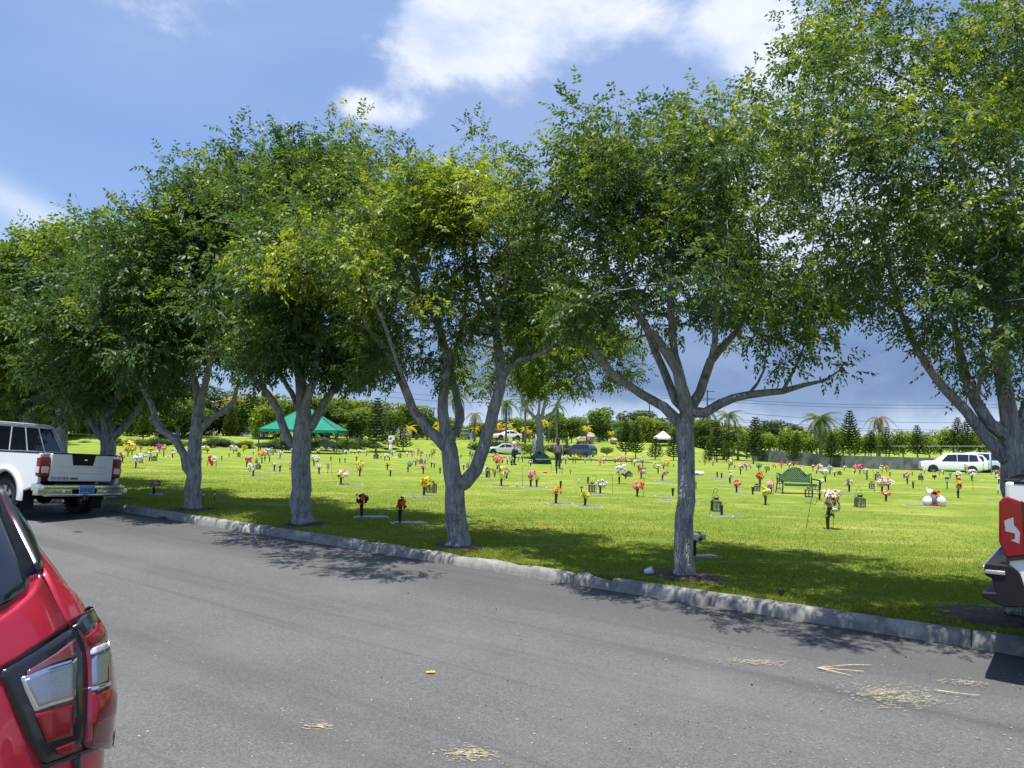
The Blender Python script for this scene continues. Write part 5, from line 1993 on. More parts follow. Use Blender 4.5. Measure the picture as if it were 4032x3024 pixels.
# ---- middle rows, window by window
for a in [('P', 1020, 428, 205, 150, 'YYY', 1040, .055), ('P', 118, 302, 130, 135, 'VNYYW', 135, .05), ('P', 320, 212, 25, 85, 'YLLY', 325, .045), ('P', 620, 145, 58, 52, 'OK', 624, None), ('P', 848, 168, 38, 62, 'BB', 866, None),
          ('P', 1012, 182, 80, 76, 'MP', 1014, None), ('P', 932, 100, 8, 62, 'PNW', 928, None), ('P', 1100, 116, 38, 52, 'LW', 1098, None), ('P', 1133, 118, 40, 46, 'LC', 1134, None),
          ('Q', 243, 515, 325, 100, 'OKO', 256, None), ('Q', 563, 540, 380, 105, 'YY', 558, None), ('Q', 728, 405, 245, 118, 'WWV', 740, .05), ('Q', 935, 292, 60, 130, 'WWWY', 950, .07), ('Q', 1130, 432, 262, 120, 'RKK', 1140, None),
          ('Q', 1147, 176, 85, 55, 'RR', 1160, None), ('Q', 1172, 240, 110, 90, 'KWN', 1188, None), ('Q', 1357, 185, 55, 88, 'CCY', 1344, None), ('Q', 1415, 135, 18, 92, 'YLW', 1440, None), ('Q', 1403, 262, 140, 62, 'PKT', 1435, None),
          ('A', 302, 1185, 1040, 110, 'RRW', 285, None), ('A', 493, 1268, 1040, 190, 'WWC', 512, .07), ('A', 588, 1195, 1060, 85, 'W', 602, None), ('A', 692, 1170, 1020, 100, 'WE', 670, None), ('A', 803, 1115, 1010, 70, 'W', 796, None),
          ('A', 708, 1056, 940, 112, 'YY', 712, None), ('A', 380, 1100, 862, 185, 'YL', 398, .08), ('A', 440, 1082, 945, 56, 'OK', 465, None), ('A', 840, 1052, 905, 72, 'UM', 828, None), ('A', 905, 1045, 925, 85, 'YN', 900, None), ('A', 1028, 1120, 1020, 62, 'EW', 1030, None),
          ('A', 1100, 1040, 960, 60, 'LC', 1095, None), ('A', 1230, 1082, 1000, 50, 'W', 1226, None), ('A', 1535, 1054, 935, 145, 'YYW', 1492, None), ('A', 1433, 1085, 985, 55, 'W', 1436, None), ('A', 1915, 1052, 930, 140, 'WWN', 1915, None),
          ('A', 2060, 1040, 930, 85, 'YY', 2075, None), ('A', 2105, 1262, 1080, 112, 'PPR', 2132, None), ('A', 2200, 1397, 1205, 115, 'WW', 2165, None), ('A', 568, 1030, 930, 36, 'R', 568, None), ('A', 1020, 1050, 985, 40, 'W', 1046, None),
          ('B', 480, 1012, 820, 105, 'OYO', 470, None), ('B', 595, 997, 785, 118, 'PRWB', 602, None), ('B', 525, 985, 795, 80, 'C', 520, None), ('B', 745, 947, 825, 80, 'WC', 746, None), ('B', 358, 888, 810, 50, 'W', 360, None), ('B', 660, 1128, 985, 74, 'C', 668, None),
          ('B', 745, 1142, 1040, 58, 'CW', 746, None), ('B', 915, 1137, 965, 85, 'PW', 908, None), ('B', 935, 900, 790, 66, 'WB', 922, None), ('B', 1240, 1052, 890, 125, 'WVG', 1248, None), ('B', 1300, 884, 795, 55, 'WC', 1305, None),
          ('B', 1312, 1172, 1015, 80, 'WN', 1312, None), ('B', 1857, 982, 885, 60, 'YL', 1856, None), ('B', 1605, 878, 825, 52, 'WG', 1602, None), ('B', 1700, 892, 815, 56, 'W', 1702, None), ('B', 1778, 878, 820, 46, 'W', 1776, None),
          ('B', 1890, 884, 808, 62, 'WB', 1892, None), ('B', 2005, 902, 818, 60, 'WE', 2008, None), ('B', 1660, 872, 775, 40, 'NW', 1660, None), ('B', 1830, 880, 845, 46, 'W', 1834, None),
          ('D', 608, 1162, 1052, 90, 'WC', 625, None), ('D', 1000, 1075, 995, 78, 'WN', 1000, None), ('D', 1005, 1112, 1045, 44, 'PK', 1004, None), ('D', 1085, 1085, 960, 44, 'YG', 1095, None), ('D', 1145, 1085, 1015, 50, 'RN', 1140, None), ('D', 1210, 1100, 1035, 50, 'W', 1205, None),
          ('D', 1290, 1114, 960, 72, 'LE', 1310, None), ('D', 720, 1090, 1010, 50, 'W', 722, None), ('D', 935, 1098, 1030, 60, 'WJ', 930, None), ('D', 1132, 1120, 1065, 40, 'PN', 1133, None), ('D', 1258, 1110, 1055, 50, 'WC', 1258, None),
          ('D', 1655, 1090, 1000, 40, 'OO', 1655, None), ('D', 1715, 1132, 1060, 36, 'B', 1716, None), ('D', 1870, 1135, 1005, 40, 'WB', 1878, None), ('D', 1845, 1110, 1020, 30, 'R', 1845, None),
          ('E', 240, 1410, 1250, 100, 'RWT', 248, None), ('E', 360, 1400, 1265, 82, 'YY', 360, .06), ('E', 400, 1330, 1050, 165, 'KPRW', 408, .075), ('E', 457, 1536, 1225, 165, 'OWYJ', 475, .065), ('E', 535, 1422, 1300, 60, 'WR', 550, None),
          ('E', 542, 1212, 1100, 50, 'W', 545, None), ('E', 605, 1232, 1100, 62, 'WE', 603, None), ('E', 700, 1182, 1070, 60, 'W', 712, None), ('E', 765, 1185, 1050, 62, 'WE', 760, None), ('E', 880, 1242, 1138, 72, 'CC', 880, None), ('E', 885, 1546, 1300, 105, 'MPR', 905, .06),
          ('E', 968, 1552, 1370, 50, 'WE', 978, None), ('E', 1390, 1212, 1065, 66, 'WL', 1398, None), ('E', 1495, 1195, 1065, 44, 'WL', 1492, None), ('E', 1530, 1195, 1060, 55, 'LY', 1540, None), ('E', 1612, 1140, 1080, 60, 'C', 1610, None), ('E', 1760, 1188, 1085, 62, 'WB', 1755, None), ('E', 1672, 1198, 1150, 24, 'C', 1672, None),
          ('E', 1890, 1228, 1140, 56, 'OK', 1885, None), ('E', 1945, 1205, 1105, 76, 'MWP', 1950, None), ('E', 1330, 1200, 1090, 60, 'WC', 1335, None), ('E', 2110, 1190, 1110, 70, 'NC', 2110, None), ('E', 2180, 1190, 1090, 60, 'KW', 2180, None),
          ('F', 300, 1200, 1105, 80, 'KN', 330, None), ('F', 260, 1185, 1110, 55, 'L', 262, None), ('F', 430, 1192, 1070, 90, 'WNC', 398, None), ('F', 508, 1218, 1122, 42, 'R', 506, None), ('F', 545, 1245, 1135, 54, 'W', 550, None), ('F', 668, 1262, 1100, 62, 'WG', 656, None), ('F', 975, 1258, 1130, 100, 'YLW', 970, None),
          ('F', 1030, 1228, 1130, 50, 'LY', 1025, None), ('F', 1568, 1222, 1140, 58, 'K', 1570, None), ('F', 1685, 1240, 1130, 36, 'WG', 1690, None), ('F', 1495, 1190, 1130, 26, 'W', 1495, None),
          ('G', 258, 1292, 1105, 96, 'LWE', 288, None), ('G', 345, 1270, 1205, 38, 'CE', 347, None), ('G', 425, 1365, 1185, 72, 'PWN', 436, None), ('G', 510, 1308, 1180, 72, 'NVP', 510, None), ('G', 572, 1280, 1190, 60, 'WC', 556, None), ('G', 692, 1308, 1190, 82, 'TT', 695, .06), ('G', 710, 1546, 1315, 96, 'RRK', 706, None),
          ('G', 370, 1630, 1428, 118, 'KPK', 376, None), ('G', 275, 1500, 1300, 64, 'WW', 285, None), ('G', 870, 1650, 1460, 125, 'NPN', 855, None), ('G', 905, 1258, 1195, 42, 'KN', 906, None), ('G', 1022, 1275, 1180, 58, 'MP', 1022, None), ('G', 1132, 1280, 1175, 68, 'OWK', 1135, None), ('G', 800, 1340, 1210, 50, 'EL', 792, None),
          ('G', 1290, 1300, 1240, 80, 'WC', 1290, None), ('G', 1480, 1310, 1205, 52, 'RDW', 1482, None), ('G', 1555, 1320, 1200, 84, 'NW', 1572, None), ('G', 1530, 1350, 1290, 70, 'WL', 1530, None), ('G', 1660, 1474, 1265, 110, 'WNW', 1648, .06), ('G', 1583, 1590, 1420, 78, 'CLW', 1608, None), ('G', 1725, 1372, 1220, 74, 'WG', 1726, None),
          ('G', 1793, 1392, 1300, 56, 'WN', 1796, None), ('G', 1935, 1305, 1225, 66, 'WG', 1936, None), ('G', 2095, 1330, 1215, 80, 'PK', 2095, None), ('G', 2160, 1362, 1195, 95, 'MP', 2165, None), ('G', 2080, 1350, 1300, 40, 'W', 2085, None),
          ('H', 205, 1266, 1110, 62, 'GW', 190, None), ('H', 400, 1180, 1070, 56, 'WN', 396, None), ('H', 458, 1175, 1085, 62, 'YY', 456, None), ('H', 500, 1222, 1130, 36, 'WE', 500, None), ('H', 785, 1210, 1160, 34, 'Y', 785, None), ('H', 885, 1110, 995, 75, 'YK', 900, None), ('H', 1183, 1200, 1135, 56, 'WE', 1185, None), ('H', 1350, 1258, 1150, 95, 'YWW', 1362, None),
          ('H', 1372, 1502, 1225, 62, 'YPPM', 1380, None), ('H', 1545, 1277, 1125, 108, 'WC', 1545, None), ('H', 1470, 1200, 1060, 50, 'RW', 1470, None), ('H', 1535, 1110, 1060, 46, 'R', 1532, None), ('H', 1890, 1312, 1195, 132, 'WW', 1908, None), ('H', 1945, 1312, 1110, 78, 'MOM', 1915, None), ('H', 1850, 1230, 1140, 60, 'WE', 1848, None), ('H', 940, 1180, 1110, 60, 'W', 948, None)]:
    w_, x_, b_, t_, wd_, c_, fx_, bl_ = a
    tall = (b_ - t_) / ZW[w_][2] > 1.9 * wd_ / ZW[w_][2]
    vase(w_, x_, b_, t_, wd_, c_, fx_, bloom=bl_, shape='tall' if tall else ('star' if 'Y' in c_ and len(set(c_)) == 1 else ''))
for w_, x_, b_ in (('P', 653, 215), ('Q', 295, 345), ('Q', 593, 293), ('Q', 252, 182), ('Q', 1518, 432), ('Q', 2053, 645), ('Q', 2003, 222), ('Q', 2048, 236), ('G', 603, 1655), ('A', 900, 1102), ('A', 1850, 1106), ('B', 1485, 977), ('B', 1615, 1005), ('B', 1690, 1002),
                   ('D', 553, 1142), ('D', 675, 1162), ('D', 1755, 1297), ('D', 1685, 1132), ('F', 1117, 1258), ('G', 935, 1272), ('H', 1935, 1446), ('Q', 1005, 243), ('E', 1258, 1345)):
    vase(w_, x_, b_)
for w_, x_, b_ in (('P', 1197, 182), ('A', 1745, 1156)):
    vase(w_, x_, b_, vm='vase_brown')
for a in (('P', 1100, 390, 245, 90), ('Q', 637, 385, 262, 70), ('Q', 1750, 345, 235, 46), ('Q', 1990, 595, 420, 98), ('A', 760, 1166, 1080, 58), ('A', 1990, 1106, 1025, 36), ('B', 425, 1102, 1005, 70), ('B', 405, 1012, 930, 40), ('B', 2140, 950, 850, 56), ('P', 988, 76, 10, 34), ('P', 1032, 76, 24, 24),
          ('D', 480, 1132, 1045, 52), ('D', 1813, 1270, 1180, 46), ('E', 262, 1400, 1285, 60), ('Q', 1040, 216, 145, 56), ('G', 665, 1606, 1480, 88), ('G', 1865, 1368, 1300, 44), ('G', 835, 1306, 1235, 30), ('H', 893, 1270, 1180, 46), ('H', 345, 1270, 1150, 60), ('D', 825, 1118, 1030, 40)):
    lantern(*a)
for w_, p_ in (('E', [(766, 1546), (762, 1400), (758, 1290), (770, 1240), (810, 1228), (850, 1250), (865, 1290)]), ('Q', [(866, 418), (863, 320), (860, 220), (855, 185), (835, 175), (822, 190)]), ('Q', [(1200, 440), (1202, 330), (1204, 240), (1195, 212), (1182, 220)]), ('Q', [(687, 402), (686, 300), (685, 225), (675, 200), (655, 200), (640, 210)]),
               ('Q', [(1915, 645), (1935, 520), (1955, 410), (1972, 345), (1995, 340), (2008, 360), (1990, 385), (2000, 400)]), ('B', [(1497, 1182), (1497, 1080), (1494, 1000), (1480, 985)]), ('D', [(1848, 1272), (1846, 1180), (1842, 1090)]), ('E', [(1180, 1322), (1182, 1220), (1184, 1120)]), ('E', [(1307, 1352), (1308, 1260), (1306, 1190)]),
               ('G', [(912, 1652), (908, 1540), (900, 1440), (888, 1405), (876, 1420)]), ('H', [(305, 1425), (300, 1300), (292, 1190)]), ('H', [(1562, 1392), (1560, 1300), (1558, 1200)]), ('D', [(1238, 1260), (1234, 1180), (1230, 1100)]), ('H', [(908, 1312), (900, 1180), (888, 1050)])):
    hook(w_, p_)
for a in (('A', 1445, 1222, 1125, 34), ('Q', 523, 388, 322, 44), ('Q', 312, 184, 126, 26), ('Q', 404, 186, 138, 26), ('E', 685, 1546, 1475, 50, None, 'solar_white', 'box'), ('Q', 495, 290, 235, 30, None, 'solar_white', 'box'), ('H', 1230, 1382, 1230, 50), ('H', 1130, 1215, 1140, 30), ('H', 1880, 1446, 1340, 46, None, 'solar_white', 'box'), ('H', 1270, 1252, 1170, 36, None, 'vase_grey', 'box'),
          ('B', 890, 1135, 1075, 34), ('B', 1440, 1168, 1010, 38, None, 'vase_grey', 'box')):
    torch(*a)
torch('R', 487, 1552, 1440, 50, 'small black spotlight by the kerb edge', kind='box')
for a in (('B', 1560, 1940, 1328), ('P', 790, 1100, 436), ('Q', 150, 440, 520), ('Q', 470, 760, 548), ('Q', 600, 800, 410), ('Q', 1340, 1520, 434), ('Q', 1400, 1540, 486), ('Q', 1725, 1830, 506), ('Q', 1940, 2200, 655), ('E', 290, 600, 1538), ('E', 770, 1130, 1556), ('B', 290, 600, 1225), ('B', 480, 760, 1145), ('Q', 1330, 1540, 266), ('Q', 1930, 2120, 240), ('Q', 2030, 2180, 300),
          ('R', 0, 120, 402), ('R', 1860, 2212, 540), ('H', 1800, 1930, 1530), ('P', 640, 770, 158), ('P', 1580, 1760, 230), ('R', 350, 480, 400), ('B', 670, 830, 948), ('R', 2, 80, 655), ('D', 1650, 1900, 1166), ('E', 730, 850, 1360)):
    marker(*a[:4])

# white rounded pair of stones with a red bow, a memorial set on the lawn
def memorial():
    sx, sy = zsrc('H', 1060, 1603)
    g = gsrc(sx, sy)
    k = g.y / F / 3.9375 / 3.243
    root = thing('memorial_ornament', 'two white egg-shaped stones joined by a red bow lying on the lawn', 'ornament', g)
    m = MB()
    m.ball((-78 * k, 0, 62 * k), (62 * k, 60 * k, 64 * k), 0, None, 16, 10)
    m.build('stone', 'stone_white', root, smooth=True)
    m = MB()
    m.ball((0, 0, 0), (86 * k, 66 * k, 72 * k), 0, Matrix.Translation((72 * k, 0, 70 * k)) @ Matrix.Rotation(.5, 4, 'Y'), 16, 10)
    m.build('stone', 'stone_white', root, smooth=True)
    m = MB()
    m.ball((-45 * k, 0, 175 * k), (42 * k, 36 * k, 46 * k), 0, None, 12, 8)
    m.ball((-85 * k, 0, 195 * k), (10 * k, 10 * k, 46 * k), 0, None, 8, 6)
    m.build('dove', 'stone_white', root, smooth=True)
    rg = random.Random(2)
    m = MB()
    for i in range(9):
        blossom(m, (10 * k + rg.uniform(-40, 40) * k, -30 * k, 165 * k + rg.uniform(-20, 20) * k), 30 * k, (rg.uniform(-1, 1), -.5, .8), 0, rg)
    for i in range(6):
        blossom(m, (rg.uniform(-50, 20) * k, -70 * k, 14 * k), 24 * k, (rg.uniform(-1, 1), -.5, .6), 0, rg)
    tag(m.build('bow', 'petal_R', root), kind='stuff')
    m = MB()
    m.tube([(-20 * k, -45 * k, 0), (-22 * k, -50 * k, 80 * k), (-25 * k, -40 * k, 150 * k)], [26 * k, 30 * k, 22 * k], 8)
    m.build('ribbon', 'cloth_grey', root, smooth=True)


memorial()


def low_ornament():
    g = gsrc(*zsrc('F', 1490, 1375))
    k = g.y / F / 3.9375 / 3.687
    root = thing('memorial_ornament', 'low white reclining ornament on the lawn past the straight trunk', 'ornament', g)
    m = MB()
    m.ball((20 * k, 0, 32 * k), (52 * k, 30 * k, 34 * k), 0, None, 12, 8)
    m.ball((-35 * k, 0, 40 * k), (28 * k, 24 * k, 30 * k), 0, None, 10, 6)
    m.build('figure', 'stone_white', root, smooth=True)
    m = MB()
    m.box((-40 * k, 0, 12 * k), (50 * k, 40 * k, 24 * k))
    m.build('plinth', 'granite_dark', root, bevel=.01)
    g = gsrc(*zsrc('A', 1600, 1245))
    k = g.y / F / 3.9375 / 3.687
    root = thing('wreath_stand', 'heart-shaped red and white wreath on a low dark stand', 'wreath', g)
    rg = random.Random(8)
    m = MB()
    for i in range(60):
        t = rg.uniform(0, 6.28)
        hx, hz = 16 * math.sin(t) ** 3, 13 * math.cos(t) - 5 * math.cos(2 * t) - 2 * math.cos(3 * t) - math.cos(4 * t)
        q = rg.uniform(.55, 1)
        white = hx * q > -3 and (hz * q > 1 or hx * q > 5)
        blossom(m, (hx * 3.6 * k * q, rg.uniform(-.05, .05), 95 * k + hz * 4.6 * k * q), .055, (rg.uniform(-.4, .4), -1, .3), 0 if white else 1, rg)
    tag(m.build('flowers', ['petal_W', 'petal_R'], root), kind='stuff')
    for s in (-1, 1):
        m = MB()
        m.tube([(s * 62 * k, 0, -.02), (s * 60 * k, 0, 85 * k)], .012, 6)
        m.build('leg', 'lantern_metal', root)


low_ornament()


# ---- cast metal bench
def bench():
    g = gsrc(*zsrc('G', 1250, 1640))
    k = g.y / F / 3.9375 / 3.687
    root = thing('garden_bench', 'green cast metal bench with arched lattice back on the lawn', 'bench', g, .04)
    Wd = 545 * k
    hw = Wd / 2
    sh = 145 * k

    def top(u):
        a = abs(u)
        return (300 + 85 * (1 - sm(a, .0, .62)) + 0 * a) * k if True else 0
    # back: frame, lattice
    yb = .20
    n = 26
    pts = []
    for i in range(n + 1):
        u = -1 + 2 * i / n
        a = abs(u)
        z = (290 + 80 * float(1 - sm(a, .12, .72)) - 22 * float(sm(a, .55, .70)) + 18 * float(sm(a, .75, .95)) ) * k
        pts.append((u * hw * .93, yb + .05, z))
    m = MB()
    m.tube(pts, .022, 8)
    m.tube([(p[0] * .97, p[1], p[2] - .045) for p in pts], .010, 6)
    for u in (-1, 1):
        m.tube([(u * hw * .93, yb, sh), (u * hw * .93, yb + .05, pts[0][2])], .022, 8)
        m.tube([(u * hw * .84, yb, sh), (u * hw * .84, yb + .05, pts[2][2] - .03)], .012, 6)
    m.tube([(-hw * .93, yb, sh + .05), (hw * .93, yb, sh + .05)], .018, 6)
    fr = m.build('back_frame', 'bench_green', root, smooth=True)

    def ztop(x):
        xs = [p[0] for p in pts]
        return float(np.interp(x, xs, [p[2] for p in pts])) - .03
    m = MB()
    L0, st = hw * .84, hw * .105
    z0 = sh + .055
    for s in (-1, 1):
        x = -L0 - 1.2
        while x < L0 + 1.2:
            seg = []
            for j in range(60):
                z = z0 + j * .012
                xx = x + s * (z - z0) * .95
                ok = -L0 < xx < L0 and z < ztop(xx)
                if ok:
                    seg.append((xx, yb + .02 + (z - z0) * .08 + s * .004, z))
            if len(seg) > 2:
                m.tube([seg[0], seg[-1]], .013, 5)
            x += st
    m.build('lattice', 'bench_green', root)
    for j in range(6):
        m = MB()
        m.box((0, yb - .06 - j * .075, sh + .004 * (j - 2)), (Wd * .90, .058, .022))
        m.build('slat', 'bench_green', root, bevel=.006)
    m = MB()
    m.box((0, yb - .47, sh - .03), (Wd * .88, .02, .06))
    m.build('apron', 'bench_green', root, bevel=.005)
    for s in (-1, 1):
        m = MB()
        pts2 = [(s * hw * .98, yb + .02, sh + 70 * k), (s * hw, -.05, sh + 62 * k), (s * hw * 1.02, -.26, sh + 60 * k), (s * hw * 1.02, -.36, sh + 40 * k), (s * hw, -.33, sh + 22 * k), (s * hw, -.27, sh + 34 * k)]
        o, _ = catmull(pts2, [.02] * 6, .03)
        m.tube(o, .022, 8)
        m.tube([(s * hw * .99, -.28, sh), (s * hw * 1.01, -.24, sh + 55 * k)], .015, 6)
        m.build('armrest', 'bench_dark', root, smooth=True)
        for yy, dy in ((-.27, -.05), (yb, .06)):
            m = MB()
            m.tube([(s * hw * .95, yy, sh), (s * hw * .97, yy + dy * .2, sh * .5), (s * hw * .99, yy + dy, -.01)], [.024, .018, .022], 8)
            m.build('leg', 'bench_dark', root, smooth=True)
        m = MB()
        m.tube([(s * hw * .96, -.27, sh * .45), (s * hw * .96, yb, sh * .45)], .012, 6)
        m.tube([(s * hw * .95, -.02, sh), (s * hw * .96, -.02, sh * .45)], .010, 6)
        m.build('brace', 'bench_dark', root)


bench()


# ---- small things on grass and road
def paper_cup():
    g = gsrc(*zsrc('Q', 1255, 1292))
    root = thing('paper_cup', 'crumpled white paper cup lying by the straight trunk', 'litter', g + Vector((0, 0, .055)))
    m = MB()
    m.lathe([(.030, -.05), (.036, -.02), (.044, .03), (.050, .05), (.047, .052), (.040, .02)], 12, 0, Matrix.Rotation(R(70), 4, 'Y') @ Matrix.Rotation(.3, 4, 'X'))
    m.build('cup', 'paper_white', root, smooth=True)
    m = MB()
    m.tube([(.05, 0, -.035), (.14, .02, -.04), (.26, .03, -.045)], [.012, .010, .004], 6)
    m.build('stick', 'wood_pole', root)


paper_cup()
for (w_, x_, y_, lab, mk, n_) in (('Q', 105, 745, 'orange petals fallen on the grass near the shade edge', 'petal_O', 6), ('E', 1090, 1340, 'red poppy bloom lying on the far lawn', 'petal_R', 8), ('A', 960, 1108, 'pink and white blooms lying low on the far lawn', 'petal_N', 8), ('H', 1695, 1280, 'small white blooms lying flat near the far van', 'petal_W', 5), ('D', 780, 1125, 'white blooms lying flat before the row of statues', 'petal_W', 7)):
    g = gsrc(*zsrc(w_, x_, y_))
    rg = random.Random(x_)
    m = MB()
    k = max(.03, g.y * .0016)
    for i in range(n_):
        blossom(m, (rg.uniform(-1, 1) * k * 1.6, rg.uniform(-1, 1) * k, k * .4), k, (rg.uniform(-.5, .5), rg.uniform(-.5, .5), 1), 0, rg)
    tag(m.build('fallen_flower', mk, loc=g), lab, 'flower')


def litter_on_road():
    rg = random.Random(21)
    # crushed straw: long thin splinters
    for (vx, vy, wv, hv, n, lab) in ((1632, 1432, 85, 12, 60, 'crushed straw scraps on the road, smaller heap towards the kerb'), (1930, 1503, 125, 40, 170, 'largest patch of crushed straw on the road'), (2085, 1476, 60, 12, 40, 'few straw scraps on the road near the shadow'), (1018, 1632, 70, 26, 60, 'straw scraps at the bottom of the picture'), (690, 1570, 40, 14, 22, 'pale straw scraps on the road ahead of the red car')):
        g = ground(vx / VK, vy / VK)
        k = g.y / F / VK
        m = MB()
        for i in range(n * 2):
            x = rg.gauss(0, .42) * wv * k
            y = rg.gauss(0, .30) * hv * k * g.y / H
            a = rg.gauss(0, .25) - .05
            l = rg.uniform(.008, .040) * (1.8 if rg.random() < .1 else 1)
            w = rg.uniform(.0008, .0022)
            m.box((0, 0, 0), (l, w * 2, .0015), 0, Matrix.Translation((x, y, rg.uniform(.008, .011))) @ Matrix.Rotation(a, 4, 'Z') @ Matrix.Rotation(rg.gauss(0, .08), 4, 'Y'))
        tag(m.build('straw_scraps', 'straw', loc=(g.x, g.y, .0)), lab, 'straw', kind='stuff')
    # dry palm ribs
    for (a, b, c, lab) in (((1765, 1446), (1830, 1440), (1884, 1440), 'long upper dry stem of the fan lying on the road'), ((1765, 1446), (1820, 1450), (1866, 1454), 'middle dry stem of the fan lying on the road'), ((1770, 1447), (1810, 1456), (1840, 1463), 'lowest dry stem of the fan lying on the road'), ((2018, 1494), (2060, 1500), (2115, 1506), 'single straight dry stem on the road near straw')):
        P = [ground(p[0] / VK, p[1] / VK) for p in (a, b, c)]
        o = P[0].copy()
        P = [p - o + Vector((0, 0, .012)) for p in P]
        m = MB()
        q, _ = catmull(P, [.01] * 3, .04)
        m.tube(q, [.0042 + .001 * math.sin(i) for i in range(len(q))], 6)
        tag(m.build('dry_stem', 'straw', loc=o, smooth=True), lab, 'stem')
    g = ground(930 / VK, 1455 / VK)
    m = MB()
    m.add([(-.034, -.006, .009), (0, -.016, .012), (.036, -.002, .010), (.028, .014, .014), (-.004, .018, .012), (-.03, .010, .010)], [(0, 1, 2, 3, 4, 5)])  # yellow paint mark on the asphalt, built as a thin flake
    tag(m.build('road_fleck', 'petal_Y', loc=(g.x, g.y, .002)), 'single yellow paint mark on the open road', 'leaf')
    g = ground(167 / VK, 1150 / VK)
    m = MB()
    m.add([(-.10, -.02, .006), (.03, -.04, .03), (.12, .0, .012), (.0, .03, .02)], [(0, 1, 2, 3)])
    tag(m.build('road_fleck', 'petal_E', loc=(g.x, g.y, .002)), 'curled green leaf on the road before the white pickup', 'leaf')
    # grit and chips scattered over the asphalt
    n = 900
    V, Fq = [], []
    m = MB()
    for i in range(1000):
        px, py = rg.uniform(60, 1024), 560 + 220 * rg.random() ** .7
        g = ground(px, py)
        if NV.x * g.x + NV.y * g.y > KN - .05:
            continue
        s = rg.uniform(.0022, .0052) * (1.8 if rg.random() < .06 else 1)
        if rg.random() < .22:
            m.box((0, 0, 0), (s * rg.uniform(1.5, 4.5), s * rg.uniform(.5, 1.2), .002), 0, Matrix.Translation((g.x, g.y, .005)) @ Matrix.Rotation(rg.uniform(-.6, .6), 4, 'Z'))
        else:
            m.ball((g.x, g.y, s * .5), (s, s, s * .7), 0 if rg.random() < .8 else 1, None, 5, 3)
    o = m.build('grit', ['pebble', 'tar'])
    tag(o, 'pale grit and chips strewn over the asphalt', 'grit', kind='stuff')
    m = MB()
    for i in range(420):
        px, py = rg.uniform(300, 1024), rg.uniform(490, 640)
        g = ground(px, py)
        if NV.x * g.x + NV.y * g.y < LAWN_N + .1:
            continue
        s = rg.uniform(.015, .032)
        m.add([(-s, 0, 0), (0, -s * .5, .008), (s * 1.1, 0, .004), (0, s * .5, .010)], [(0, 1, 2, 3)], 0, Matrix.Translation((g.x, g.y, gz(g.x, g.y) + .03)) @ Matrix.Rotation(rg.uniform(0, 6), 4, 'Z') @ Matrix.Rotation(rg.uniform(-.4, .4), 4, 'X'))
    tag(m.build('leaf_litter', 'leaf_brown'), 'dry brown leaves strewn over the lawn', 'leaves', kind='stuff')


litter_on_road()


def grass():
    rg = np.random.default_rng(4)
    N = 300000
    px = rg.uniform(-40, 1064, N)
    n = KN + .14 + np.minimum(rg.exponential(3.2, N), 24)
    dx = (px - CX) / F
    Y = n / (NV.x * dx + NV.y)
    ok = (Y > 3) & (Y < 40)
    n, Y, dx = n[ok], Y[ok], dx[ok]
    X = dx * Y
    # keep off the soil rings
    keep = np.ones(len(X), bool)
    for (r_, p_, t_), rr in zip(TREES[:5] + TREES[-1:], (.46, .36, .4, .42, .42, .66)):
        keep &= np.hypot(X - r_.location.x, Y - r_.location.y) > rr * rg.uniform(.75, 1.15, len(X))
    X, Y, n = X[keep], Y[keep], n[keep]
    Z = terrain(X, Y)
    k = len(X)
    h = rg.uniform(.018, .045, k) * np.where(n < KN + .32, 1.35, 1)
    a = rg.uniform(0, 2 * np.pi, k)
    w = rg.uniform(.003, .006, k) * (1 + Y / 18)
    lean = rg.normal(0, .5, (k, 2)) * h[:, None]
    P = np.stack([X, Y, Z], 1)
    A = P + np.stack([np.cos(a) * w, np.sin(a) * w, -np.full(k, .004)], 1)
    B = P - np.stack([np.cos(a) * w, np.sin(a) * w, np.full(k, .004)], 1)
    T = P + np.stack([lean[:, 0], lean[:, 1], h], 1)
    V = np.stack([A, B, T], 1).reshape(-1, 3)
    var = np.clip(rg.normal(.45, .28, k), 0, 1)
    o = npmesh('grass', V, np.arange(3 * k).reshape(-1, 3), 'grass_blade', None, {'var': var, 'young': (rg.random(k) < .16) * rg.uniform(.4, 1, k)}, tri=True)
    tag(o, 'short mown grass growing up to the kerb', 'grass', kind='stuff')


grass()

# ------------------------------------------------------------------ people
def skin_mesh(name, pts, edges, rad, m, parent, sub=2):
    me = bpy.data.meshes.new(name)
    me.from_pydata([tuple(p) for p in pts], edges, [])
    me.materials.append(MT(m))
    o = link(name, me, parent)
    md = o.modifiers.new('skin', 'SKIN')
    md.use_smooth_shade = True
    lay = me.skin_vertices[0] if me.skin_vertices else None
    if lay is None:
        bm_ = None
    for i, r in enumerate(rad):
        rr = r if hasattr(r, '__len__') else (r, r)
        me.skin_vertices[0].data[i].radius = rr
        me.skin_vertices[0].data[i].use_root = (i == 0)
    s = o.modifiers.new('smooth', 'SUBSURF')
    s.levels = 1
    s.render_levels = sub
    return o


def loft(name, rings, m, parent, n=14, smooth=True):
    """rings: (x, y, z, rx, ry) stacked cross sections"""
    mb = MB()
    vs, fs = [], []
    for (x, y, z, rx, ry) in rings:
        vs += [(x + rx * math.cos(2 * math.pi * k / n), y + ry * math.sin(2 * math.pi * k / n), z) for k in range(n)]
    for i in range(len(rings) - 1):
        for k in range(n):
            a, b = i * n + k, i * n + (k + 1) % n
            fs.append((a, b, b + n, a + n))
    fs += [tuple(range(n))[::-1], tuple((len(rings) - 1) * n + k for k in range(n))]
    mb.add(vs, fs)
    return mb.build(name, m, parent, smooth=smooth)


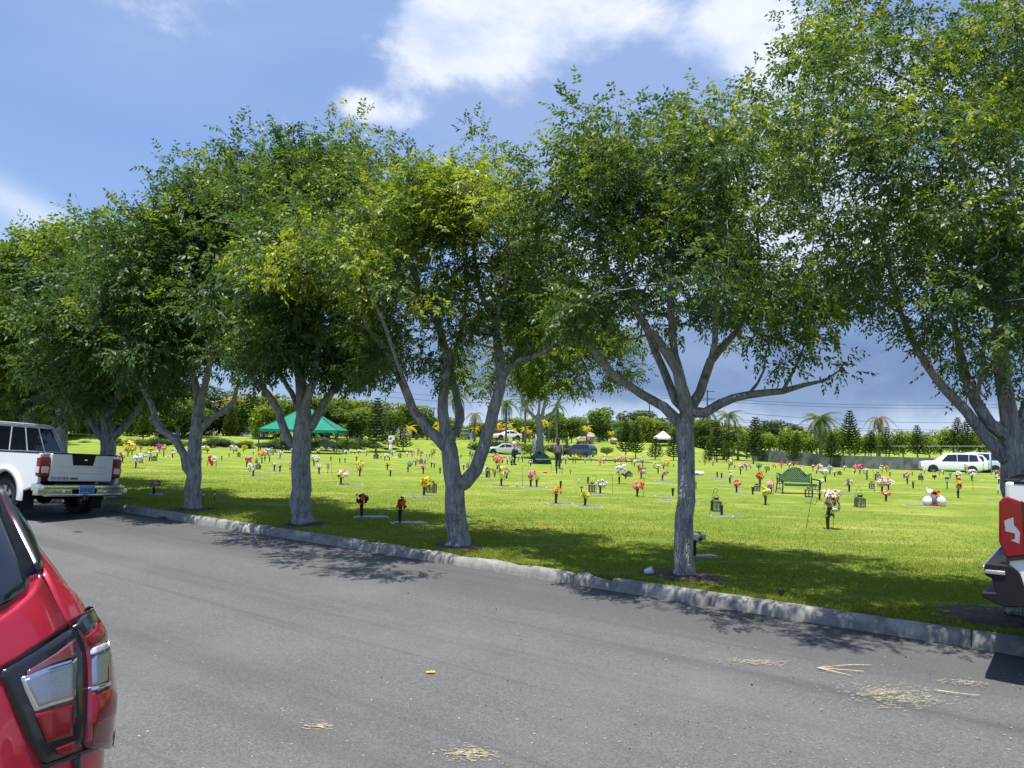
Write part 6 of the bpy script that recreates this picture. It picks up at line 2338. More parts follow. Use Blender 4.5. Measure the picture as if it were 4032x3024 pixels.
def person(label, loc, rz, hgt, top, bottom, hair, skin='skin', arms='down', longhair=False, sleeves=True, dress=False):
    """standing figure facing local -y, built 1.75 m tall and scaled"""
    root = thing('person', label, 'person', loc, rz, scale=hgt / 1.75)
    J = dict(pel=(0, 0, .95), sp=(0, .01, 1.10), ch=(0, .0, 1.32), nk=(0, .01, 1.48), hd0=(0, -.01, 1.56), hd1=(0, -.015, 1.66), hd2=(0, -.005, 1.71),
             shl=(.17, 0, 1.42), shr=(-.17, 0, 1.42), hpl=(.09, 0, .90), hpr=(-.09, 0, .90), knl=(.10, -.03, .50), knr=(-.10, .04, .50), anl=(.10, .0, .09), anr=(-.11, .12, .10), tol=(.11, -.15, .03), tor=(-.12, -.02, .03))
    if arms == 'reach':
        J.update(ell=(.24, -.20, 1.20), hal=(.20, -.45, 1.12), elr=(-.24, -.12, 1.18), har=(-.18, -.40, 1.10))
    else:
        J.update(ell=(.25, .02, 1.15), hal=(.25, -.06, .90), elr=(-.25, .02, 1.15), har=(-.25, -.06, .90))
    fing = []
    names = list(J)
    pts = [J[n] for n in names]
    E = [('pel', 'sp'), ('sp', 'ch'), ('ch', 'nk'), ('nk', 'hd0'), ('hd0', 'hd1'), ('hd1', 'hd2'), ('ch', 'shl'), ('ch', 'shr'), ('shl', 'ell'), ('ell', 'hal'), ('shr', 'elr'), ('elr', 'har'), ('pel', 'hpl'), ('pel', 'hpr'), ('hpl', 'knl'), ('knl', 'anl'), ('anl', 'tol'), ('hpr', 'knr'), ('knr', 'anr'), ('anr', 'tor')]
    rd = dict(pel=(.15, .11), sp=(.13, .10), ch=(.16, .11), nk=.055, hd0=.075, hd1=.092, hd2=.07, shl=.065, shr=.065, ell=.042, elr=.042, hal=.030, har=.030, hpl=.085, hpr=.085, knl=.058, knr=.058, anl=.042, anr=.042, tol=.035, tor=.035)
    edges = [(names.index(a), names.index(b)) for a, b in E]
    rad = [rd[n] for n in names]
    for s, hn, el in ((1, 'hal', 'ell'), (-1, 'har', 'elr')):
        w = Vector(J[hn])
        d = (w - Vector(J[el])).normalized()
        b = names.index(hn)
        sd = d.cross(Vector((1, 0, 0) if abs(d.z) < .7 else (0, 1, 0))).normalized()
        palm = w + d * .07
        pts.append(tuple(palm))
        rad.append((.036, .018))
        edges.append((b, len(pts) - 1))
        pi = len(pts) - 1
        for f in range(4):
            o = sd * (f - 1.5) * .019
            pts.append(tuple(palm + d * (.075 - .006 * abs(f - 1.5)) + o))
            rad.append(.009)
            edges.append((pi, len(pts) - 1))
        pts.append(tuple(w + d * .05 + sd * .06))
        rad.append(.010)
        edges.append((b, len(pts) - 1))
    # root the skin at the pelvis
    o = skin_mesh('body', pts, edges, rad, skin, root)
    # face
    m = MB()
    for s in (-1, 1):
        m.ball((s * .033, -.098, 1.645), (.013, .008, .008), 0, None, 6, 4)
        m.ball((s * .033, -.099, 1.666), (.018, .006, .004), 0, None, 6, 4)
    m.ball((0, -.10, 1.582), (.024, .008, .006), 0, None, 6, 4)
    m.build('face_feature', 'hair_black', o)
    m = MB()
    m.ball((0, -.108, 1.62), (.014, .018, .022), 0, None, 6, 4)
    for s in (-1, 1):
        m.ball((s * .092, .0, 1.635), (.010, .02, .03), 0, None, 6, 4)
    m.build('nose_ears', skin, o, smooth=True)
    m = MB()
    m.ball((0, .012, 1.675), (.100, .108, .095), 0, None, 14, 8)
    if longhair:
        m.ball((0, .075, 1.56), (.098, .055, .20), 0, None, 12, 8)
        m.ball((0, .085, 1.40), (.085, .045, .18), 0, None, 12, 8)
    m.build('hair', hair, root, smooth=True)
    # clothes
    loft('shirt', [(0, 0, .90, .175, .128), (0, 0, 1.0, .168, .125), (0, 0, 1.15, .165, .122), (0, 0, 1.30, .185, .13), (0, 0, 1.40, .190, .118), (0, 0, 1.455, .12, .09), (0, .01, 1.49, .065, .065)], top, root)
    if sleeves:
        for s, sh, el in ((1, 'shl', 'ell'), (-1, 'shr', 'elr')):
            a, b = Vector(J[sh]), Vector(J[el])
            m = MB()
            m.tube([a + Vector((-s * .05, 0, .01)), a.lerp(b, .25), a.lerp(b, .75)], [.075, .072, .064], 10)
            m.build('sleeve', top, root, smooth=True)
    if dress:
        loft('skirt', [(.0, .04, .35, .23, .20), (0, .02, .62, .20, .17), (0, 0, .90, .18, .135), (0, 0, 1.0, .165, .12)], bottom, root)
    else:
        for s, a, b, c in ((1, 'hpl', 'knl', 'anl'), (-1, 'hpr', 'knr', 'anr')):
            A, B, C = Vector(J[a]), Vector(J[b]), Vector(J[c])
            m = MB()
            m.tube([A + Vector((-s * .01, 0, .08)), A + Vector((0, 0, -.05)), B, B.lerp(C, .5), C + Vector((0, 0, .02))], [.115, .112, .082, .074, .066], 12)
            m.build('trouser_leg', bottom, root, smooth=True)
    for an, to in (('anl', 'tol'), ('anr', 'tor')):
        A, B = Vector(J[an]), Vector(J[to])
        m = MB()
        m.ball(tuple((A + B) / 2 - Vector((0, 0, .02))), (.05, .13, .05), 0, None, 10, 6)
        m.build('shoe', 'black_plastic', root, smooth=True)
    return root


g_ = far_at((1850 + 640 / 3.687) / 3.9375, 46)
h_ = at((1850 + 640 / 3.687) / 3.9375, 1724 / 3.9375, 46).z - g_.z
person('man in pale short-sleeved shirt and dark trousers reaching towards the dark tarpaulin', g_, R(75), 1.68, 'shirt_pale', 'cloth_black', 'hair_black', 'skin', 'reach')
g_ = far_at((1850 + 1285 / 3.687) / 3.9375, 42)
person('woman in black sleeveless top and trousers with long dark hair, standing', g_, R(160), 1.66, 'cloth_grey', 'cloth_black', 'hair_black', 'skin_light', 'down', True, False)
g_ = far_at((1850 + 935 / 3.687) / 3.9375, 76)
person('person dressed in white standing against the forked tree beyond the tarpaulin', g_ + Vector((0, 0, .55)), R(40), 1.72, 'shirt_white', 'shirt_pale', 'hair_black')
g_ = far_at((1350 + 690 / 3.687) / 3.9375, 76)
person('person in long lilac and white clothes near the small white sign', g_, R(20), 1.66, 'cloth_lilac', 'shirt_white', 'hair_black', 'skin', 'down', True, True, True)


# ------------------------------------------------------------------ tents, tarpaulin, walls, signs
def green_tent():
    Yt = 68.0
    a, b = at(1031 / 3.9375, 1692 / 3.9375, Yt), at(1345 / 3.9375, 1696 / 3.9375, Yt)
    c = (a + b) / 2
    g = gz(c.x, c.y)
    hw = (b.x - a.x) / 2
    ez = (a.z + b.z) / 2
    az_ = at(1188 / 3.9375, 1629 / 3.9375, Yt).z
    root = thing('funeral_tent', 'bright green pitched canopy tent on poles beyond the graves', 'tent', (c.x, c.y + 1.2, g), .06)
    e, t = ez - g + .05, az_ - g + .45
    hw *= .95
    D = 3.0
    rid = hw * .16
    P = [(-hw, -D, e), (hw, -D, e), (hw, D, e), (-hw, D, e), (-rid, 0, t), (rid, 0, t)]
    names = [(0, 1, 5, 4), (1, 2, 5), (2, 3, 4, 5), (3, 0, 4)]
    for q in names:
        pts = [Vector(P[i]) for i in q]
        n = (pts[1] - pts[0]).cross(pts[2] - pts[0]).normalized()
        # sagging panel, thin cloth with two faces
        mb = MB()
        N = 8
        grid = []
        for j in range(N + 1):
            for i in range(N + 1):
                u, v = i / N, j / N
                A = pts[0].lerp(pts[1], u)
                B = (pts[3] if len(pts) == 4 else pts[2]).lerp(pts[2], u)
                p = A.lerp(B, v) - n * (.10 * math.sin(math.pi * v) * (.4 + .6 * math.sin(math.pi * u)))
                grid.append(p)
        mb.add(grid, [(j * (N + 1) + i, j * (N + 1) + i + 1, (j + 1) * (N + 1) + i + 1, (j + 1) * (N + 1) + i) for j in range(N) for i in range(N)])
        mb.build('roof_panel', 'tent_green', root, smooth=True)
    for i in range(4):
        A, B = Vector(P[i]), Vector(P[(i + 1) % 4])
        d = (B - A).normalized()
        o = Vector((d.y, -d.x, 0))
        mb = MB()
        N = 16
        vs = []
        for k in range(N + 1):
            p = A.lerp(B, k / N) + o * (.02 + .02 * math.sin(k * 2.1))
            vs += [p + Vector((0, 0, .01)), p - Vector((0, 0, .24 + .03 * math.sin(k * 1.7)))]
        mb.add(vs, [(2 * k, 2 * k + 1, 2 * k + 3, 2 * k + 2) for k in range(N)])
        mb.build('valance', 'tent_green' if i == 0 else 'tent_valance', root)
    for (x, y) in ((-hw, -D), (hw, -D), (hw, D), (-hw, D), (0, -D), (0, D)):
        mb = MB()
        mb.tube([(x * .985, y * .985, -.2), (x * .985, y * .985, e)], .05, 8)
        mb.build('pole', 'tent_frame', root)
    mb = MB()
    mb.tube([P[0], P[4], P[5], P[1]], .03, 6)
    mb.build('ridge_frame', 'tent_frame', root)
    for i, (x, y) in enumerate(((-1.6, 0), (.2, .4), (1.9, -.3))):
        b = thing('folding_bench', ('dark low bench in the shade under the canopy tent, nearest its left pole', 'dark low bench in the shade under the middle of the canopy tent', 'pale low bench under the canopy tent by its far pole')[i], 'bench', (c.x + x, c.y + 2.0 + y, g), .1)
        mb = MB()
        mb.box((0, 0, .45), (1.5, .35, .05))
        mb.build('seat', 'tent_frame' if i < 2 else 'fence_metal', b)
        mb = MB()
        mb.box((0, .18, .78), (1.5, .04, .3))
        mb.build('backrest', 'tent_frame' if i < 2 else 'fence_metal', b)
        for s in (-1, 1):
            mb = MB()
            mb.box((s * .65, .15, .35), (.05, .05, .8))
            mb.box((s * .65, -.15, .22), (.05, .05, .45))
            mb.build('leg', 'fence_metal', b)


green_tent()


def white_tent():
    Yt = 118.0
    c = at(2610 / 3.9375, 1722 / 3.9375, Yt)
    k = Yt / F / 3.9375
    root = thing('gazebo_tent', 'small white peaked gazebo on the bank among pines', 'tent', (c.x, c.y, c.z - 2.0))
    w, e, t = 31 * k, 2.0, 2.0 + 26 * k
    mb = MB()
    mb.add([(-w, -w, e), (w, -w, e), (w, w, e), (-w, w, e), (-w * .5, -w * .5, e + (t - e) * .42), (w * .5, -w * .5, e + (t - e) * .42), (w * .5, w * .5, e + (t - e) * .42), (-w * .5, w * .5, e + (t - e) * .42), (0, 0, t), (-w, -w, e - .3), (w, -w, e - .3), (w, w, e - .3), (-w, w, e - .3)],
           [(0, 1, 5, 4), (1, 2, 6, 5), (2, 3, 7, 6), (3, 0, 4, 7), (4, 5, 8), (5, 6, 8), (6, 7, 8), (7, 4, 8), (9, 10, 1, 0), (10, 11, 2, 1), (11, 12, 3, 2), (12, 9, 0, 3)])
    mb.build('canopy', 'tent_white', root)
    for a, b in ((-1, -1), (1, -1), (1, 1), (-1, 1)):
        mb = MB()
        mb.tube([(a * w * .95, b * w * .95, -1.2), (a * w * .95, b * w * .95, e)], .04, 6)
        mb.build('leg', 'fence_metal', root)


white_tent()


def tarp_mound():
    g = far_at((1850 + 1010 / 3.687) / 3.9375, 52)
    k = 52 / F / 3.9375 / 3.687
    root = thing('tarp_cover', 'dark green tarpaulin heaped over a mound with a beam laid across', 'tarpaulin', g)
    rg = random.Random(4)
    mb = MB()
    vs, fs = [], []
    N, Mm = 22, 9
    for j in range(Mm + 1):
        for i in range(N):
            t = 2 * math.pi * i / N
            f = math.cos(.5 * math.pi * j / Mm)
            r = f if j else 1.08
            x = r * 165 * k * math.cos(t) * (1 + .12 * math.sin(3 * t + 1) + rg.uniform(-.05, .05))
            y = r * 1.3 * math.sin(t)
            z = math.sin(.5 * math.pi * j / Mm) * 175 * k * (.88 + .14 * math.sin(t * 2 + .6)) + rg.uniform(-.05, .05)
            vs.append((x, y, max(z, -.02)))
    for j in range(Mm):
        for i in range(N):
            a, b = j * N + i, j * N + (i + 1) % N
            fs.append((a, b, b + N, a + N))
    fs.append(tuple(Mm * N + i for i in range(N)))
    mb.add(vs, fs)
    mb.build('tarpaulin', 'tarp', root)
    mb = MB()
    mb.tube([(-60 * k, -1.35, 70 * k), (190 * k, -1.3, 78 * k)], .045, 8)
    mb.build('beam', 'tent_frame', root)


tarp_mound()


def sign(label, px, py_top, py_bot, pw, ph, Y, m_, base_py, name='sign_board'):
    c = at(px, (py_top + py_bot) / 2, Y)
    g = at(px, base_py, Y)
    root = thing(name, label, 'sign', (g.x, g.y, min(g.z, gz(g.x, g.y))))
    k = Y / F
    mb = MB()
    mb.box((0, -.04, c.z - root.location.z), (pw * k, .03, ph * k))
    mb.build('panel', m_, root)
    mb = MB()
    mb.tube([(0, 0, -.2), (0, 0, c.z - root.location.z + ph * k * .4)], .04, 6)
    mb.build('post', 'fence_metal', root)


sign('white rectangular sign board beside the small pine', 1540 / 3.9375, 1714 / 3.9375, 1733 / 3.9375, 6.2, 4.8, 80, 'sign_white', 1776 / 3.9375)
sign('pale blue sign on a tall post behind the forked trunk', 1853 / 3.9375, 1705 / 3.9375, 1728 / 3.9375, 2.6, 6, 88, 'plate_blue', 1780 / 3.9375)
sign('green street name sign on a post by the bank', 2426 / 3.9375, 1684 / 3.9375, 1700 / 3.9375, 3.4, 4, 122, 'sign_green', 1745 / 3.9375)
sign('narrow white sign on a post beside the van', 3904 / 3.9375, 1768 / 3.9375, 1785 / 3.9375, 1.8, 5, 68, 'sign_white', 1872 / 3.9375)


def low_wall():
    pts = [(2960, 1768, 1795, 108), (3100, 1780, 1812, 96), (3250, 1790, 1824, 88), (3400, 1796, 1832, 83), (3560, 1800, 1838, 80), (3760, 1806, 1846, 78), (4050, 1810, 1852, 77)]
    root = thing('boundary_wall', 'weathered grey low concrete wall along the far edge of the lawn', 'wall', at(3400 / 3.9375, 1832 / 3.9375, 83))
    o = root.location
    for a, b in zip(pts[:-1], pts[1:]):
        P = []
        for (sx, t, bt, Y) in (a, b):
            P.append((at(sx / 3.9375, t / 3.9375, Y) - o, at(sx / 3.9375, bt / 3.9375, Y) - o))
        d = (P[1][0] - P[0][0]).normalized()
        nn = Vector((-d.y, d.x, 0)) * .2
        mb = MB()
        (t0, b0), (t1, b1) = P
        b0, b1 = b0 - Vector((0, 0, 1)), b1 - Vector((0, 0, 1))
        t0, b0 = t0 + d * .02, b0 + d * .02
        t1, b1 = t1 - d * .02, b1 - d * .02
        mb.add([b0, b1, t1, t0, b0 + nn, b1 + nn, t1 + nn, t0 + nn], [(0, 1, 2, 3), (5, 4, 7, 6), (3, 2, 6, 7), (1, 5, 6, 2), (4, 0, 3, 7)])
        mb.build('wall_panel', 'concrete_wall', root)
    fr = thing('chain_fence', 'thin metal fence with top rail behind the low concrete wall', 'fence', at(3400 / 3.9375, 1810 / 3.9375, 92))
    o = fr.location
    L = [(2960, 1731, 112), (3050, 1732, 110), (3051, 1738, 108), (3150, 1739, 104)], [(3420, 1755, 92), (3540, 1757, 91), (3660, 1757, 90), (3760, 1757, 89), (3900, 1757, 88)]
    for seg in L:
        P = [at(a / 3.9375, b / 3.9375, Y) - o for a, b, Y in seg]
        mb = MB()
        mb.tube(P, .035, 6)
        mb.build('rail', 'fence_metal', fr)
        for p in P:
            mb = MB()
            mb.tube([p, p - Vector((0, 0, 3.2))], .05, 6)
            mb.build('post', 'fence_metal', fr)


low_wall()


def pole_line():
    spec = [(2784, 1535, 1620, 150, 'utility pole with two crossarms rising behind the straight trunk'), (2556, 1585, 1640, 190, 'slim distant utility pole left of the straight trunk'), (1677, 1597, 1620, 210, 'distant dark lamp pole seen through the forked tree'), (1705, 1603, 1660, 205, 'distant dark lamp pole, lower of the two through the forked tree')]
    for (sx, t, b, Y, lab) in spec:
        g = at(sx / 3.9375, 440, Y)
        g.z = -2
        tp = at(sx / 3.9375, t / 3.9375, Y).z
        root = thing('utility_pole', lab, 'utility pole', g)
        mb = MB()
        mb.tube([(0, 0, 0), (0, 0, tp - g.z)], [.20, .13], 8)
        mb.build('pole', 'wood_pole', root)
        k = Y / F / 3.9375
        arms = [(22, 1.0)] if Y > 180 else [(48, 1.0 - 0), (60, .0)]
        for i, (w, f) in enumerate(arms):
            z = tp - g.z - (.3 if i == 0 else 37 * k)
            mb = MB()
            mb.box(((8 * k if i == 0 and Y < 180 else 0), 0, z), (w * k * .9, .12, .14))
            mb.build('crossarm', 'wood_pole', root)
    lines = thing('power_lines', 'thin power lines crossing low over the far hedge', 'power line', (0, 150, 0))
    for (a, b) in (((2600, 1556), (4032, 1592)), ((2600, 1566), (4032, 1604)), ((2900, 1652), (4032, 1690)), ((2900, 1660), (4032, 1700)), ((2900, 1625), (4032, 1660)), ((1500, 1540), (2200, 1552)), ((1500, 1560), (2200, 1572))):
        A, B = at(a[0] / 3.9375, a[1] / 3.9375, 150), at(b[0] / 3.9375, b[1] / 3.9375, 150)
        P = [A.lerp(B, i / 14) - Vector((0, 150, .9 * math.sin(math.pi * i / 14))) for i in range(15)]
        mb = MB()
        mb.tube(P, .035, 4)
        mb.build('wire', 'wire', lines)


pole_line()


def building(label, sx0, sx1, sy_top, sy_bot, Y, depth, wall, roof=None, wins=(), rtop=None):
    a, b = at(sx0 / 3.9375, sy_bot / 3.9375, Y), at(sx1 / 3.9375, sy_top / 3.9375, Y)
    w, h = b.x - a.x, b.z - a.z
    root = thing('house', label, 'house', ((a.x + b.x) / 2, Y + depth / 2, a.z))
    mb = MB()
    mb.box((0, 0, h / 2 - 1), (w, depth, h + 2))
    wl = mb.build('wall', wall, root)
    k = Y / F / 3.9375
    if roof:
        e = .5
        rt = (sy_top - rtop) * k
        mb = MB()
        mb.add([(-w / 2 - e, -depth / 2 - e, h), (w / 2 + e, -depth / 2 - e, h), (w / 2 + e, depth / 2 + e, h), (-w / 2 - e, depth / 2 + e, h), (-w * .25, 0, h + rt), (w * .25, 0, h + rt), (-w / 2 - e, -depth / 2 - e, h - .2), (w / 2 + e, -depth / 2 - e, h - .2), (w / 2 + e, depth / 2 + e, h - .2), (-w / 2 - e, depth / 2 + e, h - .2)],
               [(0, 1, 5, 4), (1, 2, 5), (2, 3, 4, 5), (3, 0, 4), (6, 7, 1, 0), (7, 8, 2, 1), (8, 9, 3, 2), (9, 6, 0, 3), (9, 8, 7, 6)])
        mb.build('roof', roof, root)
    for (wx, wy, ww, wh) in wins:
        p = at(wx / 3.9375, wy / 3.9375, Y)
        lx, lz = p.x - root.location.x, p.z - root.location.z
        mb = MB()
        mb.box((lx, -depth / 2 - .03, lz), (ww * k, .06, wh * k))
        f = mb.build('window', 'wall_white', root)
        for i in (-1, 1):
            for j in (-1, 1):
                mb = MB()
                mb.box((lx + i * ww * k * .22, -depth / 2 - .075, lz + j * wh * k * .22), (ww * k * .36, .04, wh * k * .36))
                mb.build('pane', 'glass_blue', f)


building('cream house with red roof and a white-framed window behind the pines', 800, 930, 1585, 1720, 128, 9, 'wall_cream', 'roof_tile', [(882, 1668, 30, 34)], 1560)
building('small red-roofed house between pines', 930, 1010, 1600, 1720, 134, 8, 'wall_cream', 'roof_tile', [(965, 1640, 16, 20)], 1566)
building('pale grey gable wall seen past the pickup', 475, 560, 1625, 1730, 126, 8, 'wall_white')
building('low white garden wall under the left pines', 560, 760, 1695, 1730, 124, .4, 'wall_white')
building('cream upper storey with pale eaves behind the leftmost pine trees', 1570, 1612, 1598, 1700, 140, 8, 'wall_cream', 'wall_white', [(1588, 1640, 12, 16)], 1590)
building('orange wall beyond the flowering bank', 1725, 1775, 1694, 1740, 138, 6, 'wall_orange')
building('orange house corner behind yellow palms', 1930, 1985, 1690, 1735, 140, 6, 'wall_orange', 'roof_tile', (), 1682)
building('yellow van-coloured hut beside the tent', 1005, 1040, 1682, 1715, 112, 3, 'wall_cream', None, [(1018, 1697, 14, 14)])


def gate():
    Y = 130
    a, b = at(1812 / 3.9375, 1720 / 3.9375, Y), at(1848 / 3.9375, 1692 / 3.9375, Y)
    root = thing('garden_gate', 'white barred metal gate beyond the bank', 'gate', (a.x, Y, a.z))
    w, h = b.x - a.x, b.z - a.z
    mb = MB()
    mb.tube([(0, 0, 0), (0, 0, h), (w, 0, h), (w, 0, 0)], .06, 6)
    mb.tube([(0, 0, h * .5), (w, 0, h * .5)], .04, 6)
    mb.build('gate_frame', 'fence_metal', root)
    for i in range(1, 12):
        mb = MB()
        mb.tube([(w * i / 12, 0, 0), (w * i / 12, 0, h)], .03, 4)
        mb.build('bar', 'fence_metal', root)


gate()
for i_, (sx, sy, s) in enumerate(((180, 1682, 1.0), (268, 1686, 1.0))):
    p = at(sx / 3.9375, 1700 / 3.9375, 100)
    root = thing('golf_cart', ('white-roofed golf cart under the trees above the pickup, farther from the trunk', 'white-roofed golf cart under the trees above the pickup, closer to the trunk')[i_], 'golf cart', (p.x, p.y, p.z))
    k = 100 / F / 3.9375
    mb = MB()
    mb.box((0, 0, 30 * k), (44 * k, 1.3, 6 * k))
    mb.build('roof', 'white_paint', root, bevel=.05)
    mb = MB()
    mb.box((0, 0, 6 * k), (40 * k, 1.1, 10 * k))
    mb.box((-3 * k, 0, 14 * k), (12 * k, 1.0, 10 * k))
    mb.build('body', 'white_paint', root, bevel=.05)
    for a in (-1, 1):
        for b in (-1, 1):
            mb = MB()
            mb.tube([(a * 17 * k, b * .55, 8 * k), (a * 16 * k, b * .55, 28 * k)], .03, 5)
            mb.build('roof_post', 'fence_metal', root)
            w = wheel(root, a * 14 * k, b * .5, .24, .16, b)
# stones by the road on the bank
for i_, (sx, sy, w, h, lab) in enumerate(((2290, 1742, 46, 26, 'broad beige boulder on the bank by a yellow palm'), (2325, 1740, 40, 40, 'tall beige boulder stacked on the bank'), (2415, 1745, 28, 24, 'rounded brown boulder below the green street sign'), (2235, 1735, 18, 18, 'small white rounded shrub stone on the bank'))):
    p = at(sx / 3.9375, sy / 3.9375, 118)
    k = 118 / F / 3.9375
    mb = MB()
    random.seed(i_ + 3)
    mb.ball((0, 0, h * k * .4), (w * k / 2, 1.0, h * k * .55), 0, None, 10, 7, .14)
    tag(mb.build('boulder', 'boulder' if i_ < 3 else 'stone_white', loc=p), lab, 'boulder')

# ------------------------------------------------------------------ background planting
def ordinal(i):
    a = ['first', 'second', 'third', 'fourth', 'fifth', 'sixth', 'seventh', 'eighth', 'ninth', 'tenth', 'eleventh', 'twelfth', 'thirteenth', 'fourteenth', 'fifteenth', 'sixteenth', 'seventeenth', 'eighteenth', 'nineteenth', 'twentieth']
    if i < 20:
        return a[i]
    t = {2: 'twenty', 3: 'thirty', 4: 'forty', 5: 'fifty'}[(i + 1) // 10]
    return t[:-1] + 'ieth' if (i + 1) % 10 == 0 else t + '-' + a[(i + 1) % 10 - 1]


def leafcloud(blobs, n, size, rg, flat=.5):
    """leaf clumps on the skin of rounded masses: vertices, quads, var"""
    vol = np.array([b[3] * b[4] * b[5] for b in blobs]) ** .8
    vol /= vol.sum()
    idx = rg.choice(len(blobs), n, p=vol)
    B = np.array(blobs, float)[idx]
    v = rg.normal(0, 1, (n, 3))
    v /= np.linalg.norm(v, axis=1)[:, None]
    v *= (rg.random((n, 1)) ** .28)
    P = B[:, :3] + v * B[:, 3:6] * (1 + rg.normal(0, .06, (n, 1)))
    a = rg.normal(0, 1, (n, 3)) + v * flat + np.array([0, 0, .5])
    a /= np.linalg.norm(a, axis=1)[:, None]
    u = np.cross(a, rg.normal(0, 1, (n, 3)))
    u /= np.linalg.norm(u, axis=1)[:, None]
    w = np.cross(a, u)
    s = (size * rg.uniform(.6, 1.4, n))[:, None]
    V = np.stack([P - u * s, P + w * s * .5, P + u * s, P - w * s * .5], 1).reshape(-1, 3)
    return V, np.arange(4 * n).reshape(-1, 4), np.clip(rg.normal(.5, .28, n), 0, 1), v[:, 2]


BGM = {}


def bg_tree_mesh(key, kind):
    """unit tree, 1 m tall, returns (trunk mesh, crown mesh)"""
    if key in BGM:
        return BGM[key]
    rg = np.random.default_rng(abs(hash(key)) % 1000 if False else sum(map(ord, key)))
    mb = MB()
    if kind == 'round':
        bl = []
        for i in range(12):
            t = rg.uniform(0, 6.28)
            r = rg.uniform(.05, .24)
            bl.append((r * math.cos(t), r * math.sin(t), rg.uniform(.36, .82), rg.uniform(.13, .2), rg.uniform(.13, .2), rg.uniform(.11, .17)))
        mb.tube([(0, 0, -.08), (.01, 0, .2), (0, .01, .45), (.02, 0, .7)], [.034, .026, .02, .008], 7)
        for i in range(5):
            b = bl[i]
            mb.tube([(0, 0, .28), (b[0] * .5, b[1] * .5, .45), (b[0], b[1], b[2])], [.014, .01, .004], 5)
        V, q, var, up = leafcloud(bl, 4200, .023, rg)
    elif kind == 'bush':
        bl = [(rg.uniform(-.3, .3), rg.uniform(-.25, .25), rg.uniform(.25, .68), rg.uniform(.2, .3), rg.uniform(.2, .3), rg.uniform(.16, .3)) for i in range(8)]
        mb.tube([(0, 0, -.1), (0, 0, .4)], [.03, .015], 6)
        for b in bl[:4]:
            mb.tube([(0, 0, .05), (b[0], b[1], b[2])], [.015, .005], 5)
        V, q, var, up = leafcloud(bl, 2200, .036, rg)
    elif kind == 'pine':
        mb.tube([(0, 0, -.08), (.004, 0, .3), (-.004, 0, .7), (0, 0, 1.0)], [.020, .016, .010, .003], 7)
        Vs = []
        tiers = 15
        for t in range(tiers):
            z = .20 + .78 * (t / (tiers - 1)) ** .95
            ln = .27 * (1 - (z - .2) / .82) ** .75 * rg.uniform(.85, 1.1) + .012
            nb = 7
            ph = rg.uniform(0, 6)
            for k in range(nb):
                a = ph + 2 * math.pi * k / nb + rg.normal(0, .12)
                d = np.array([math.cos(a), math.sin(a), 0])
                s = np.array([-math.sin(a), math.cos(a), 0])
                st = max(3, int(ln / .018))
                for j in range(1, st + 1):
                    f = j / st
                    c = np.array([0, 0, z]) + d * ln * f + np.array([0, 0, ln * (.30 * f * f + .05 * f - .12 * math.sin(math.pi * f))])
                    wd = .040 * (1 - .45 * f) * rg.uniform(.8, 1.2)
                    for sd in (-1, 1):
                        tip = c + s * sd * wd + d * wd * .8 + np.array([0, 0, wd * .45])
                        w2 = d * .014
                        Vs.append([c - w2, c + w2, tip + w2 * .6, tip - w2 * .6])
                    for _r in range(3):
                        u = rg.normal(0, 1, 3)
                        u[2] = abs(u[2]) * .9
                        u = u / np.linalg.norm(u) * wd * .9 + d * wd * .4
                        w3 = np.cross(u, rg.normal(0, 1, 3))
                        w3 = w3 / (np.linalg.norm(w3) + 1e-9) * .011
                        Vs.append([c - w3, c + w3, c + u + w3 * .5, c + u - w3 * .5])
        V = np.array(Vs).reshape(-1, 3)
        q = np.arange(len(V)).reshape(-1, 4)
        var = np.clip(rg.normal(.55, .25, len(q)), 0, 1)
        up = np.zeros(len(q))
    young = np.clip((up - .35) * 1.2, 0, .8) * (rg.random(len(q)) < .6)
    tm = bpy.data.meshes.new('trunk')
    tm.from_pydata(mb.v, [], mb.f)
    tm.polygons.foreach_set('use_smooth', [True] * len(tm.polygons))
    tm.materials.append(MT('bark'))
    tmp = npmesh('crown', V, q, 'leaf_far', None, {'var': var, 'young': young})
    cm = tmp.data
    bpy.data.objects.remove(tmp)
    BGM[key] = (tm, cm)
    return BGM[key]


CROWN_VAR = {}


def bg_tree(name, label, cat, sx, sbase, stop, Y, kind, key, m_, group, wide=1.0, rz=None, lean=0.0, zfloor=None):
    px = sx / 3.9375
    b, t = at(px, sbase / 3.9375, Y), at(px, stop / 3.9375, Y)
    h = t.z - b.z
    tm, cm = bg_tree_mesh(key, kind)
    if (key, m_) not in CROWN_VAR:
        c2 = cm.copy()
        c2.materials.clear()
        c2.materials.append(MT(m_))
        CROWN_VAR[(key, m_)] = c2
    root = thing(name, label, cat, b, rz if rz is not None else random.uniform(0, 6), group, (h * wide, h * wide, h))
    root.rotation_euler[1] = lean
    link('trunk', tm, root)
    tag(link('crown', CROWN_VAR[(key, m_)], root), kind='stuff')
    return root


